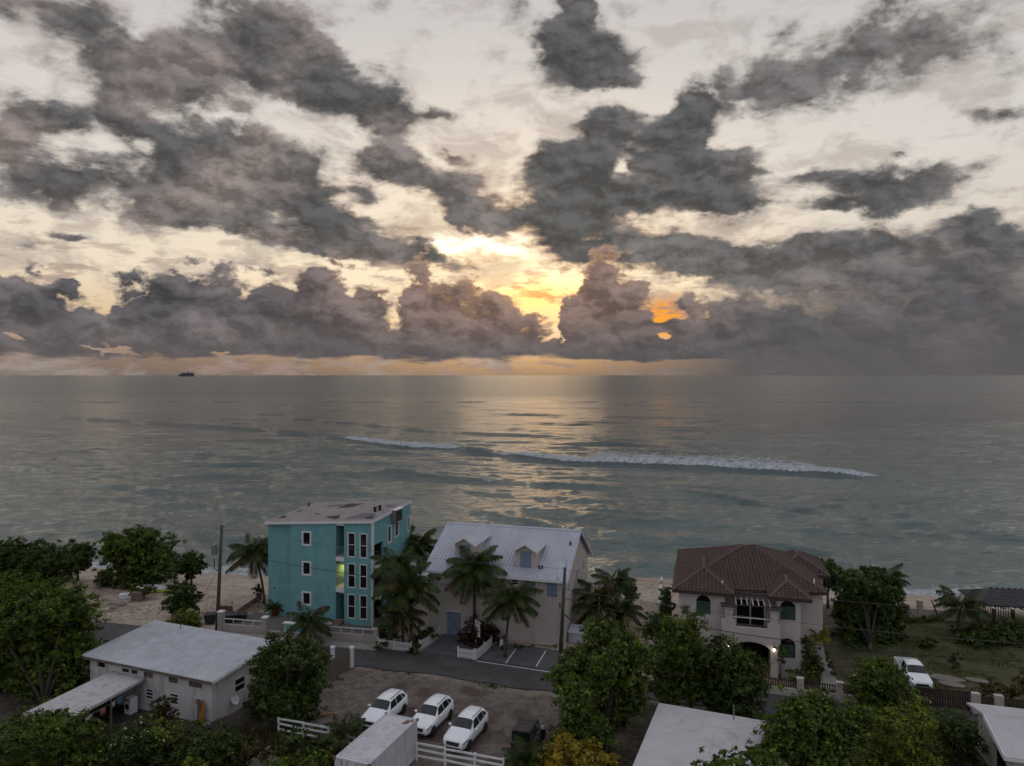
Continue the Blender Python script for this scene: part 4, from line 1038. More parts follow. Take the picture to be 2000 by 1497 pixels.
    MB().tube([(cl[1] - .05, vf + .1, rz_), (cr[0] + .05, vf + .1, rz_)], .04, 8).build('railing', M['whitepaint'], t)
    # pergola slats over the balcony
    sl = MB()
    for k in range(7):
        u = u0 - .1 + (u1 - u0 + .3) * k / 6
        MB().box(u - .05, u + .05, vf + .15, vb + .0, 6.12, 6.24).build('pergola_slat', M['cream'], t)
    MB().box(cl[0] - .1, cr[1] + .1, vf + .1, vf + .25, 6.082, 6.12).build('pergola_beam', M['darkwood'], t)
    # roofs
    def roof(eave, ridge, name='roof'):
        """eave: four corners (u,v) from front left anticlockwise seen from above; ridge: two points (u,v,z) front/left and back/right"""
        z = 6.86; q = [(u, v, z) for u, v in eave]; a, b = ridge
        th = .14
        sh = MB(); sh.add([(u, v, z - th) for u, v in eave] + q + [a, b], [(0, 3, 2, 1), (0, 1, 5, 4), (1, 2, 6, 5), (2, 3, 7, 6), (3, 0, 4, 7)])
        along_u = abs(a[0] - b[0]) > abs(a[1] - b[1])
        fs = [(4, 5, 9, 8), (5, 6, 9), (6, 7, 8, 9), (7, 4, 8)] if along_u else [(4, 5, 8), (5, 6, 9, 8), (6, 7, 9), (7, 4, 8, 9)]
        sh.f += fs
        o = sh.build(name, M['tile'], t)
        tm = MB(); A, B = Vector(a), Vector(b)
        slopes = ((q[0], q[1], B, A), (q[1], q[2], B, B), (q[2], q[3], A, B), (q[3], q[0], A, A)) if along_u else ((q[0], q[1], A, A), (q[1], q[2], B, A), (q[2], q[3], B, B), (q[3], q[0], A, B))
        for s in slopes: tile_slope(tm, *s)
        kind(tm.build('roof_tiles', M['tile'], o), 'stuff')
        rd = MB(); ridge_line(rd, A, B)
        ends = ((0, A), (1, B), (2, B), (3, A)) if along_u else ((0, A), (1, A), (2, B), (3, B))
        for k, e in ends: ridge_line(rd, q[k], e)
        rd.build('ridge_tiles', M['ridge'], o)
        g = MB()
        for k in range(4):
            p0, p1 = Vector(q[k]), Vector(q[(k + 1) % 4]); g.tube([p0 - Vector((0, 0, .10)), p1 - Vector((0, 0, .10))], .075, 6)
        g.build('gutter', M['darkwood'], o)
        return o
    m_ = roof([(-.5, .3), (12.55, 2.0), (12.55, 14.3), (-.5, 14.3)], [(5.7, 6.9, 9.4), (6.9, 7.6, 9.4)])
    roof([(-.52, -.55), (4.7, -.55), (4.7, 9.0), (-.52, 9.0)], [(2.2, 2.6, 8.2), (2.2, 6.2, 8.2)])
    roof([(7.6, -.55), (11.0, -.55), (11.0, 5.0), (7.6, 5.0)], [(9.25, 1.5, 7.8), (9.25, 3.2, 7.8)])
    roof([(8.8, 7.6), (13.75, 7.6), (13.75, 14.5), (8.8, 14.5)], [(11.2, 10.2, 8.1), (11.2, 12.0, 8.1)])
    for px, py, h_, sl_ in ((1411, 1150, .62, 0), (1590, 1146, .6, 1)):
        u, z = f.fac(px, py, .6 if sl_ == 0 else 3.0)
        MB().lathe([(.07, -.4), (.07, h_), (.09, h_ + .02), (.04, h_ + .06)], 8, (u, .6 if sl_ == 0 else 3.0, z)).build('vent_pipe', M['whitepaint'], m_)
    # two lit lanterns
    for px, py in ((1512, 1270), (1424, 1265)):
        u, z = f.fac(px, py, vf - .15)
        lm = MB(); lm.box(u - .04, u + .04, vf - .14, vf - .02, z + .22, z + .3); lm.lathe([(.03, .34), (.1, .2), (.1, .16), (.02, .16)], 8, (u, vf - .16, z)); l = lm.build('wall_lamp', M['black'], t)
        MB().lathe([(.03, -.14), (.085, -.05), (.085, .1), (.03, .15)], 8, (u, vf - .16, z)).build('bulb', emis('lantern_glow', (1.0, .86, .58), 5.0), l)
        li = bpy.data.lights.new('lantern_light', 'POINT'); li.energy = 2.2; li.color = (1, .85, .58); li.shadow_soft_size = .08
        lo = bpy.data.objects.new('lantern_light', li); col.objects.link(lo); lo.parent = t; lo.location = (u, vf - .34, z)
    # side pilaster and small things on the right wall
    MB().box(12.003, 12.3, 2.5, 2.9, 0, 6.3).build('pilaster', M['villa'], t)
    MB().box(cl[0] - .9, cl[0] - .2, -.02, -.004, 1.9, 3.0).build('panel', M['darkwood'], t)
    # red steps and patio in the porch
    MB().box(uL - .2, uB0 + .2, vf + .7, 2.3, .0, .16).build('porch_floor', M['terracotta'], t)
    return f
villa_f = villa()

# ------------------------------------------------------------------ long low house with ribbed metal roof, bottom left
M['rib_shade'] = pm('shaded_rib', (0.44, 0.44, 0.47), .5, .15, 1.0)  # ribs coloured darker than the sheet, standing in for their faint shading
def long_house():
    c = P(413, 1331, 3.5); e = P(161, 1280, 3.5)
    ang_ = math.degrees(math.atan2(c.y - e.y, c.x - e.x)); L = (c - e).length
    f = Frame(e.x, e.y, ang_); f.o = f.o + f.u * .35 + f.v * .4; Lw = L - .7; Dp = 6.2
    t = thing('long_house', 'low white house with ribbed metal roof and grimy walls', 'house', (f.o.x, f.o.y, 0), f.a)
    ze = 3.42; zb = 3.85
    W = lambda xa, ya, xb, yb: (f.fac(xa, ya)[0], f.fac(xb, yb)[0], f.fac((xa + xb) / 2, yb)[1], f.fac((xa + xb) / 2, ya)[1])
    z8 = lambda x0, y0, x1, y1: W(x0 * .26, 1180 + y0 * .26, x1 * .26, 1180 + y1 * .26)
    transom = [z8(730, 435, 795, 495), z8(912, 478, 975, 538), z8(980, 488, 1040, 545), z8(1080, 505, 1150, 568), z8(1267, 542, 1335, 606), z8(1418, 572, 1518, 645)]
    lower = [z8(1092, 637, 1154, 722), z8(1275, 672, 1343, 762), z8(1460, 705, 1512, 766)]
    transom = [(a, b, max(c, 2.55), min(d, ze - .14)) for a, b, c, d in transom]
    lower = [(a, b, max(c, .9), min(d, 2.4)) for a, b, c, d in lower]
    holed_wall(Lw, ze, ze, transom + lower, .2).build('wall', M['grimy'], t)
    sw = [(*f.side(1735 * .26, 1180 + 612 * .26, Lw), *f.side(1795 * .26, 1180 + 715 * .26, Lw))]
    sr = [(a, c, d, b) for a, b, c, d in sw]; sr = [(a, b, max(.9, min(c, d)), max(c, d)) for a, b, c, d in sr]
    sr = [(2.3, 3.5, 1.35, 2.45)]
    q = holed_wall(Dp - .2, ze, zb, [(a - .2, b - .2, c, d) for a, b, c, d in sr], .2)
    MB().add([(Lw - y, x + .2, z) for x, y, z in q.v], q.f).build('wall', M['grimy'], t)
    MB().hexa([(0, .2, 0), (.2, .2, 0), (.2, Dp, 0), (0, Dp, 0), (0, .2, ze), (.2, .2, ze), (.2, Dp, zb), (0, Dp, zb)]).build('wall', M['grimy'], t)
    MB().box(.2, Lw - .2, Dp - .2, Dp, 0, zb - .02).build('wall', M['grimy'], t)
    MB().box(.5, Lw - .5, .6, Dp - .5, .02, 3.2).build('inner_wall', M['dark'], t)
    for i, r in enumerate(transom):
        if i in (1, 2, 0): window(t, *r, fw=.05)
        else:
            MB().box(r[0], r[1], .05, .12, r[2], r[3]).build('boarded_vent', M['wood'], t)
    for r in lower: window(t, *r, fw=.05, bars=2)
    window(t, *sr[0], fw=.05, bars=1, side=Lw)
    MB().box(Lw + .002, Lw + .05, .5, 1.6, 2.65, 3.2).build('boarded_vent', M['grimy'], t)
    o = .45
    ro = corrugated((-o, -o, ze + .06), (-o, Dp + o, zb + .1), (Lw + o, Dp + o, zb + .1), (Lw + o, -o, ze + .06), 26, .035, 'roof', M['metal_roof2'], t)
    bpy.data.objects.remove(ro)
    ro = corrugated((-o, -o, ze + .06), (Lw + o, -o, ze + .06), (Lw + o, Dp + o, zb + .12), (-o, Dp + o, zb + .12), 2, .0, 'roof', M['metal_roof2'], t)
    # ribs run along the long side, as in the photograph
    n = 30
    for k in range(n):
        v = -o + .06 + (Dp + 2 * o - .12) * k / (n - 1); z = ze + .06 + (zb + .12 - ze - .06) * (v + o) / (Dp + 2 * o)
        MB().prism([(v - .07, z + .001), (v - .035, z + .075), (v + .035, z + .075), (v + .07, z + .001)], 'x', -o, Lw + o).build('rib', M['rib_shade'], ro)
    MB().box(-o, Lw + o, -o - .05, -o - .004, ze - .16, ze + .04).build('fascia', M['wood'], t)
    MB().hexa([(Lw + o + .004, -o, ze - .16), (Lw + o + .05, -o, ze - .16), (Lw + o + .05, Dp + o, zb - .1), (Lw + o + .004, Dp + o, zb - .1), (Lw + o + .004, -o, ze + .05), (Lw + o + .05, -o, ze + .05), (Lw + o + .05, Dp + o, zb + .12), (Lw + o + .004, Dp + o, zb + .12)]).build('fascia', M['trim'], t)
    for u, v in ((10.3, .9), (4.2, 4.6)):
        MB().lathe([(.06, -.1), (.06, .38), (.08, .4), (.03, .44)], 8, (u, v, ze + .2)).build('vent_pipe', M['whitepaint'], ro)
    # leaning orange board, satellite dish, pole
    MB().box(Lw - 1.0, Lw - .7, -.42, -.36, 0, 1.9).build('post', M['wood'], t)
    # lean-to with slab roof
    a = P(44, 1397, 2.45); b = P(142, 1404, 2.45); c2 = P(282, 1328, 2.45); d2 = P(211, 1316, 2.45)
    loc = lambda p: ((Vector((p.x, p.y)) - f.o).dot(f.u), (Vector((p.x, p.y)) - f.o).dot(f.v))
    (u0, v0), (u1, v1) = loc(a), loc(c2)
    (ub, vb_) = loc(b); (ud, vd) = loc(d2)
    pts = [(u0, v0), (ub, vb_), (u1, -.004), (ud, -.004)]
    s = MB(); s.add([(x, y, 2.36) for x, y in pts] + [(x, y, 2.56) for x, y in pts], [(0, 3, 2, 1), (4, 5, 6, 7), (0, 1, 5, 4), (1, 2, 6, 5), (2, 3, 7, 6), (3, 0, 4, 7)])
    lt = s.build('lean_to_roof', M['slab'], t)
    for (x, y) in ((u0 + .3, v0 + .3), (ub - .2, vb_ + .3), ((ub + u1) / 2 - .1, vb_ / 2)):
        MB().box(x - .06, x + .06, y - .06, y + .06, 0, 2.355).build('post', M['wood'], t)
    MB().hexa([(u0 + .1, v0 + .2, 0), (u0 + .2, v0 + .2, 0), (ud + .2, -.01, 0), (ud + .1, -.01, 0), (u0 + .1, v0 + .2, 2.35), (u0 + .2, v0 + .2, 2.35), (ud + .2, -.01, 2.35), (ud + .1, -.01, 2.35)]).build('lean_to_wall', M['wood'], t)
    return f, Lw, (u0, ub, u1, v0)
lhouse, LH_L, LT = long_house()

# ------------------------------------------------------------------ low hip roof house, bottom right of centre
def flat_house():
    c = P(1287, 1373, 3.1); e = P(1516, 1412, 3.1)
    f = Frame(c.x, c.y, math.degrees(math.atan2(e.y - c.y, e.x - c.x)))
    t = thing('hip_roof_house', 'low house under a wide pale grey low hip roof', 'house', (f.o.x, f.o.y, 0), f.a)
    Wd, Dp, z = 8.4, 13.5, 3.0
    eave = [(0, -Dp), (Wd, -Dp), (Wd, 0), (0, 0)]; r0, r1 = (Wd / 2, -Dp + Wd / 2, z + .95), (Wd / 2, -Wd / 2, z + .95)
    m = MB(); m.add([(u, v, z - .12) for u, v in eave] + [(u, v, z + .1) for u, v in eave] + [r0, r1], [(0, 3, 2, 1), (0, 1, 5, 4), (1, 2, 6, 5), (2, 3, 7, 6), (3, 0, 4, 7), (4, 5, 8), (5, 6, 9, 8), (6, 7, 9), (7, 4, 8, 9)])
    ro = m.build('roof', M['rooflow'], t)
    rd = MB()
    for a, b in (((0, 0, z + .1), r1), ((Wd, 0, z + .1), r1), ((0, -Dp, z + .1), r0), ((Wd, -Dp, z + .1), r0), (r0, r1)): rd.tube([Vector(a) - Vector((0, 0, .012)), Vector(b) - Vector((0, 0, .012))], .03, 6)
    rd.build('ridge_cap', M['rooflow'], ro)
    MB().box(.5, Wd - .5, -Dp + .5, -.5, 0, z - .125).build('wall', M['white_wall'], t)
    u, v = 5.1, -1.2
    MB().lathe([(.04, -.3), (.04, .9), (.05, .92), (.02, .95)], 8, (u, v, z + .4)).build('vent_pipe', M['grey_metal'], ro)
    return f
flat_house()
def corner_house():
    a = P(1922, 1410, 3.4); b = P(1928, 1451, 2.9)
    f = Frame(a.x, a.y, -17)
    t = thing('gabled_house', 'small white house with pale gable roof beside the road', 'house', (f.o.x, f.o.y, 0), f.a)
    Wd, Dp = 9.0, 9.0; zr, ze = 3.75, 2.95
    # front-to-back gable: eave on the left side, ridge along v
    for s, (u0, u1, za, zb) in enumerate(((-.1, 1.9, ze, ze), )):
        pass
    ro = MB(); ro.hexa([(0, -3.6, ze), (Wd, -3.6, ze), (Wd, 0, zr), (0, 0, zr), (0, -3.6, ze + .14), (Wd, -3.6, ze + .14), (Wd, 0, zr + .14), (0, 0, zr + .14)])
    r1 = ro.build('roof', M['rooflow'], t)
    ro = MB(); ro.hexa([(0, 0.003, zr), (Wd, 0.003, zr), (Wd, 3.6, ze), (0, 3.6, ze), (0, 0.003, zr + .14), (Wd, 0.003, zr + .14), (Wd, 3.6, ze + .14), (0, 3.6, ze + .14)]); ro.build('roof', M['rooflow'], t)
    fa = MB(); fa.hexa([(-.06, -3.66, ze - .2), (-.004, -3.66, ze - .2), (-.004, 0, zr - .2), (-.06, 0, zr - .2), (-.06, -3.66, ze + .14), (-.004, -3.66, ze + .14), (-.004, 0, zr + .16), (-.06, 0, zr + .16)])
    fa.box(-.06, Wd, -3.70, -3.605, ze - .18, ze + .12); fa.build('fascia', M['whitepaint'], t)
    # porch wall with arched opening on the left end
    w = holed_wall(6.4, ze, ze, [(1.2, 3.6, 0, 2.5)], .25); spandrels(w, 1.2, 3.6, 1.5, .002, .248, 1.0)
    mb = MB(); mb.add([(.6 + y, -3.2 + x, z) for x, y, z in w.v], w.f); mb.build('wall', M['white_wall'], t)
    w2 = holed_wall(Wd - 1.0, ze, ze, [(3.2, 4.6, .9, 2.2)], .25); mb = MB(); mb.add([(.86 + x, -3.2 + y, z) for x, y, z in w2.v], w2.f); mb.build('wall', M['white_wall'], t)
    MB().box(1.6, Wd, -2.4, 3.1, .02, 2.6).build('inner_wall', M['dark'], t)
    MB().prism([(-3.2, ze), (3.2, ze), (0, zr - .02)], 'x', .61, .84).build('gable', M['white_wall'], t)
corner_house()

# ------------------------------------------------------------------ beach pavilion on the right
def pavilion():
    a = P(1936, 1232); f = Frame(a.x, a.y, -10)
    t = thing('beach_pavilion', 'open timber pavilion with dark shingle roof above the beach', 'pavilion', (a.x, a.y, 0), f.a)
    L, Dp, ze, zr = 8.0, 4.2, 2.6, 3.75
    for u in (.3, 3.9, 7.7):
        for v in (.2, Dp - .2): MB().box(u - .12, u + .12, v - .12, v + .12, 0, ze - .2).build('post', M['darkwood'], t)
    for v in (.2, Dp - .2): MB().box(-.4, L + .4, v - .08, v + .08, ze - .2, ze).build('beam', M['darkwood'], t)
    r = MB(); e = [(-1.2, -.5, ze), (L + .8, -.5, ze), (L + .8, Dp + .5, ze), (-1.2, Dp + .5, ze)]; A, B = (.9, Dp / 2, zr), (L - 1.4, Dp / 2, zr)
    r.add([(u, v, z + .02) for u, v, z in e] + [(u, v, z + .14) for u, v, z in e] + [A, B], [(0, 3, 2, 1), (0, 1, 5, 4), (1, 2, 6, 5), (2, 3, 7, 6), (3, 0, 4, 7), (4, 5, 9, 8), (5, 6, 9), (6, 7, 8, 9), (7, 4, 8)])
    ro = r.build('roof', M['shingle'], t)
    cm = MB(); ea, eb = Vector((-1.2, -.5, ze + .14)), Vector((L + .8, -.5, ze + .14))
    for k in range(9):                                   # shingle courses as small steps
        s0, s1 = k / 9, (k + 1) / 9
        p0, p1 = ea.lerp(Vector(A), s0), eb.lerp(Vector(B), s0); q0, q1 = ea.lerp(Vector(A), s1), eb.lerp(Vector(B), s1)
        up = Vector((0, -.3, 1)).normalized()
        cm.add([p0 + up * .05, p1 + up * .05, q1 + up * .005, q0 + up * .005, p0, p1], [(0, 1, 2, 3), (4, 5, 1, 0)])
    cm.build('shingle_courses', M['shingle'], ro)
    for k in range(11): u = .9 + (L - 2.3) * k / 10; MB().box(u - .12, u + .12, Dp / 2 - .1, Dp / 2 + .1, zr - .02, zr + .1).build('ridge_cap', M['shingle'], ro)
    for k in range(12):
        u = -1.0 + (L + 1.6) * k / 11
        MB().box(u - .07, u + .07, -.95, .6, ze - .10, ze + .01).build('rafter', M['whitepaint'] if k % 2 else M['darkwood'], t)
    p = MB()
    for k in range(14): u = .45 + 3.2 * k / 13; MB().box(u - .03, u + .03, Dp - .3, Dp - .26, .1, ze - .7).build('baluster', M['darkwood'], t)
    MB().box(.3, 3.9, Dp - .33, Dp - .23, ze - .7, ze - .62).build('rail', M['darkwood'], t)
pavilion()
# ------------------------------------------------------------------ vehicles
def car_paint(name, c):
    m, nt, b, out = newmat(name)
    tc = nt.n.new('ShaderNodeTexCoord'); n = nt.noise(tc.outputs['Object'], 3.0, 4, 0.6)
    nt.put(b.inputs['Base Color'], nt.mix(nt.mr(n, 0.35, 0.7), tuple(q * .9 for q in c), c)); b.inputs['Roughness'].default_value = 0.35
    b.inputs['Coat Weight'].default_value = 0.6; b.inputs['Coat Roughness'].default_value = 0.08
    return m
M['car_white'] = car_paint('white_car_paint', (0.80, 0.79, 0.81))
M['truck_white'] = car_paint('white_truck_paint', (0.78, 0.78, 0.80))
M['car_black'] = car_paint('black_trim', (0.015, 0.015, 0.016))
M['carglass'] = pm('car_glass', (0.010, 0.012, 0.013), 0.05, 0.1, 1.0, spec=0.5)
M['tyre'] = pm('tyre_rubber', (0.018, 0.018, 0.018), 0.85, 0.2, 6)
M['rim'] = pm('alloy_rim', (0.20, 0.20, 0.21), 0.35, 0.1, 5, metal=0.6)
M['lamp_clear'] = pm('lamp_glass', (0.10, 0.11, 0.12), 0.08, 0.1, 4, spec=0.8)
M['red_lamp'] = pm('red_lamp', (0.14, 0.012, 0.010), 0.15, 0.1, 4)
M['softtop'] = pm('brown_soft_top', (0.060, 0.046, 0.042), 0.9, 0.3, 3, stain=((0.10, 0.045, 0.04, 1), .6))
M['jeep'] = car_paint('dark_grey_paint', (0.055, 0.058, 0.062))

def wheel_meshes(r, w, name='x'):
    t = MB().lathe([(r * .62, -w / 2), (r * .92, -w / 2), (r, -w * .36), (r, w * .36), (r * .92, w / 2), (r * .62, w / 2)], 20)
    tm = t.mesh('tyre', M['tyre'], True)
    q = MB().lathe([(.02, w * .30), (r * .3, w * .34), (r * .6, w * .30), (r * .63, w * .42), (r * .60, w * .44), (r * .60, -w * .4)], 20)
    for k in range(5):
        a = 2 * math.pi * k / 5; d = Vector((math.cos(a), math.sin(a), 0)); p = Vector((-d.y, d.x, 0)) * r * .09
        q.hexa([*(d * r * .1 + p * s + Vector((0, 0, w * .32)) for s in (-1, 1)), *(d * r * .62 + p * s + Vector((0, 0, w * .32)) for s in (1, -1)),
                *(d * r * .1 + p * s + Vector((0, 0, w * .46)) for s in (-1, 1)), *(d * r * .62 + p * s + Vector((0, 0, w * .46)) for s in (1, -1))])
    return tm, q.mesh('rim', M['rim'])
def add_wheels(t, xs, half, r, w):
    tm, rm = wheel_meshes(r, w)
    for x in xs:
        for s in (-1, 1):
            e = bpy.data.objects.new('wheel', None); col.objects.link(e); e.parent = t; e.empty_display_size = .1
            e.location = (x, s * half, r); e.rotation_euler = (R(-90) if s > 0 else R(90), 0, 0)
            link('tyre', tm, e); link('rim', rm, e)

class Loft:
    """car body as half sections along x; both sides are mirrored. S(x) -> list of (y, z) from sill to roof centre"""
    def __init__(s, xs, sect): s.xs = xs; s.sec = [sect(x) for x in xs]; s.n = len(s.sec[0])
    def mesh(s, name, m, cap=True):
        vs, fs = [], []; n = s.n; full = 2 * n - 1
        for x, sec in zip(s.xs, s.sec):
            vs += [(x, y, z) for y, z in sec] + [(x, -y, z) for y, z in sec[-2::-1]]
        for i in range(len(s.xs) - 1):
            for j in range(full - 1): fs.append((i * full + j, (i + 1) * full + j, (i + 1) * full + j + 1, i * full + j + 1))
            fs.append((i * full + full - 1, (i + 1) * full + full - 1, (i + 1) * full, i * full))
        if cap: fs += [tuple(range(full)), tuple(range(len(vs) - 1, len(vs) - full - 1, -1))]
        return MB().add(vs, fs).mesh(name, m, True)
def patch(pts_rows, m, name, parent, off=.008):
    """surface patch (rows of points) lifted a little off the body"""
    rows = [[Vector(p) for p in r] for r in pts_rows]; nr, nc = len(rows), len(rows[0]); vs = []
    c = sum((p for r in rows for p in r), Vector()) / (nr * nc); c = Vector((c.x, 0, .6))
    for i in range(nr):
        for j in range(nc):
            a = rows[min(i + 1, nr - 1)][j] - rows[max(i - 1, 0)][j]; b = rows[i][min(j + 1, nc - 1)] - rows[i][max(j - 1, 0)]
            n = a.cross(b); n = n.normalized() if n.length > 1e-9 else Vector((0, 0, 1))
            if n.dot(rows[i][j] - c) < 0: n = -n
            vs.append(rows[i][j] + n * off)
    fs = [(i * nc + j, (i + 1) * nc + j, (i + 1) * nc + j + 1, i * nc + j + 1) for i in range(nr - 1) for j in range(nc - 1)]
    return MB().add(vs, fs).build(name, m, parent, smooth=True)
def suv(loc, rz, label, group):
    t = thing('parked_car', label, 'car', loc, rz, group)
    I = lambda x, pts: float(np.interp(x, *zip(*pts)))
    zt = [(0, .60), (.03, .74), (.10, .86), (.35, .965), (1.15, 1.09), (1.30, 1.14), (2.05, 1.575), (2.35, 1.645), (3.0, 1.665), (3.65, 1.615), (4.02, 1.53), (4.38, 1.12), (4.50, .98), (4.56, .70)]
    zb = [(0, .56), (.10, .78), (.35, .88), (1.2, 1.0), (2.0, 1.03), (3.0, 1.08), (3.9, 1.17), (4.3, 1.06), (4.5, .9), (4.56, .62)]
    wb = [(0, .55), (.06, .70), (.16, .80), (.5, .885), (1.2, .915), (3.5, .915), (4.2, .87), (4.45, .78), (4.56, .66)]
    wr = [(0, .30), (.1, .50), (.35, .62), (1.2, .74), (1.3, .74), (2.05, .60), (3.0, .60), (3.9, .56), (4.38, .62), (4.56, .5)]
    def sect(x):
        b, r, h, q = I(x, wb), I(x, wr), I(x, zt), I(x, zb); q = min(q, h - .02); lo = .26 if .4 < x < 4.2 else .30
        g = lambda s: (b - .05 + (r + .03 - b + .05) * s, q + (h - .09 - q) * s) if h - q > .2 else (b - .05 + (r + .02 - b + .05) * s, q + (h - .015 - q) * s)
        return [(b * .90, lo), (b * .985, min(.42, q - .1)), (b, min(.62, q - .06)), (b * .995, q - .045), (b - .045, q), g(.33), g(.66), g(1.0), (r - .08, h - .022 if h - q > .2 else h - .008), (r * .5, h - .004), (0, h)]
    xs = sorted(set(list(np.linspace(0, 4.56, 46)) + [1.3, 2.05, 4.02, 4.38]))
    L = Loft(xs, sect); link('body', L.mesh('body', M['car_white']), t)
    S = lambda x: sect(x)
    def rowside(x, j0, j1, side, n=5):
        s = S(x); return [(x, side * (s[j0][0] + (s[j1][0] - s[j0][0]) * k / n), s[j0][1] + (s[j1][1] - s[j0][1]) * k / n + .0) for k in range(n + 1)]
    # windscreen and rear window follow the roof line
    def across(x, jj):
        s = S(x); ys = [s[j] for j in jj]; return [(x, y, z) for y, z in ys] + [(x, -y, z) for y, z in ys[-2::-1]]
    patch([across(x, (7, 8, 9, 10)) for x in np.linspace(1.36, 2.02, 9)], M['carglass'], 'windscreen', t)
    patch([across(x, (7, 8, 9, 10)) for x in np.linspace(4.06, 4.34, 5)], M['carglass'], 'rear_window', t)
    for side in (1, -1):
        for x0, x1 in ((1.72, 2.62), (2.68, 3.45), (3.5, 3.9)):
            rows = []
            for x in np.linspace(x0, x1, 7):
                s = S(x); a, b = s[4], s[7]; lo_, hi_ = .06, .93
                if x > 3.5: hi_ = .93 - (x - 3.5) * .9
                if x < 2.0: hi_ = min(.93, .30 + (x - 1.72) * 2.2)
                rows.append([(x, side * (a[0] + (b[0] - a[0]) * q), a[1] + (b[1] - a[1]) * q) for q in np.linspace(lo_, hi_, 4)])
            patch(rows, M['carglass'], 'side_window', t)
        # lamps, arches, mirror, sill
        rows = [[(x, side * (S(x)[3][0] - .005), z) for z in np.linspace(S(x)[3][1] - .10, S(x)[3][1] + .01, 3)] for x in np.linspace(.12, .62, 6)]
        patch(rows, M['lamp_clear'], 'headlight', t, .012)
        rows = [[(x, side * S(x)[3][0], z) for z in np.linspace(.86, 1.02, 3)] for x in np.linspace(4.12, 4.5, 4)]
        patch(rows, M['red_lamp'], 'tail_light', t, .012)
        MB().box(1.62, 1.80, side * .93 if side > 0 else side * 1.12, side * 1.12 if side > 0 else side * .93, 1.02, 1.16).build('wing_mirror', M['car_white'], t, bevel=.04)
        for wx in (.84, 3.54):
            a = MB(); pts = []
            for k in range(15):
                th = math.pi * (-.08 + 1.16 * k / 14); pts.append((wx + .40 * math.cos(th), .34 + .40 * math.sin(th)))
            a.prism(pts, 'y', side * .80, side * .922); a.build('wheel_arch', M['car_black'], t)
        MB().box(1.2, 3.2, side * .90 - .02, side * .90 + .02, .26, .36).build('sill_trim', M['car_black'], t)
        MB().box(2.1, 3.7, side * .57 - .02, side * .57 + .02, 1.655, 1.685).build('roof_rail', M['car_black'], t)
    g = MB(); g.hexa([(-.02, -.46, .56), (-.02, .46, .56), (.10, .50, .56), (.10, -.50, .56), (.035, -.50, .78), (.035, .50, .78), (.14, .52, .78), (.14, -.52, .78)]); g.build('grille', M['car_black'], t)
    MB().box(-.015, .12, -.60, .60, .30, .43).build('bumper_intake', M['car_black'], t)
    MB().box(-.03, -.016, -.26, .26, .45, .55).build('number_plate', M['whitepaint'], t)
    add_wheels(t, (.84, 3.54), .83, .345, .23)
    return t
def place_car(cx, cy, fx, fy, label, group):
    a = math.atan2(-fy, -fx); L = 2.19                   # local +x runs from nose to tail
    return suv((cx + fx * L, cy + fy * L, 0.0), a, label, group)
for (cx, cy, lab) in ((-9.64, 53.66, 'white parked hatchback SUV beside the gravel verge, its nose behind the container'), (-6.0, 52.77, 'middle one of the three white parked cars, between its two twins'), (-3.29, 50.8, 'white parked car nosed up to the white rail fence')):
    place_car(cx, cy, -.37, -.93, lab, 'white cars parked on the gravel lot')

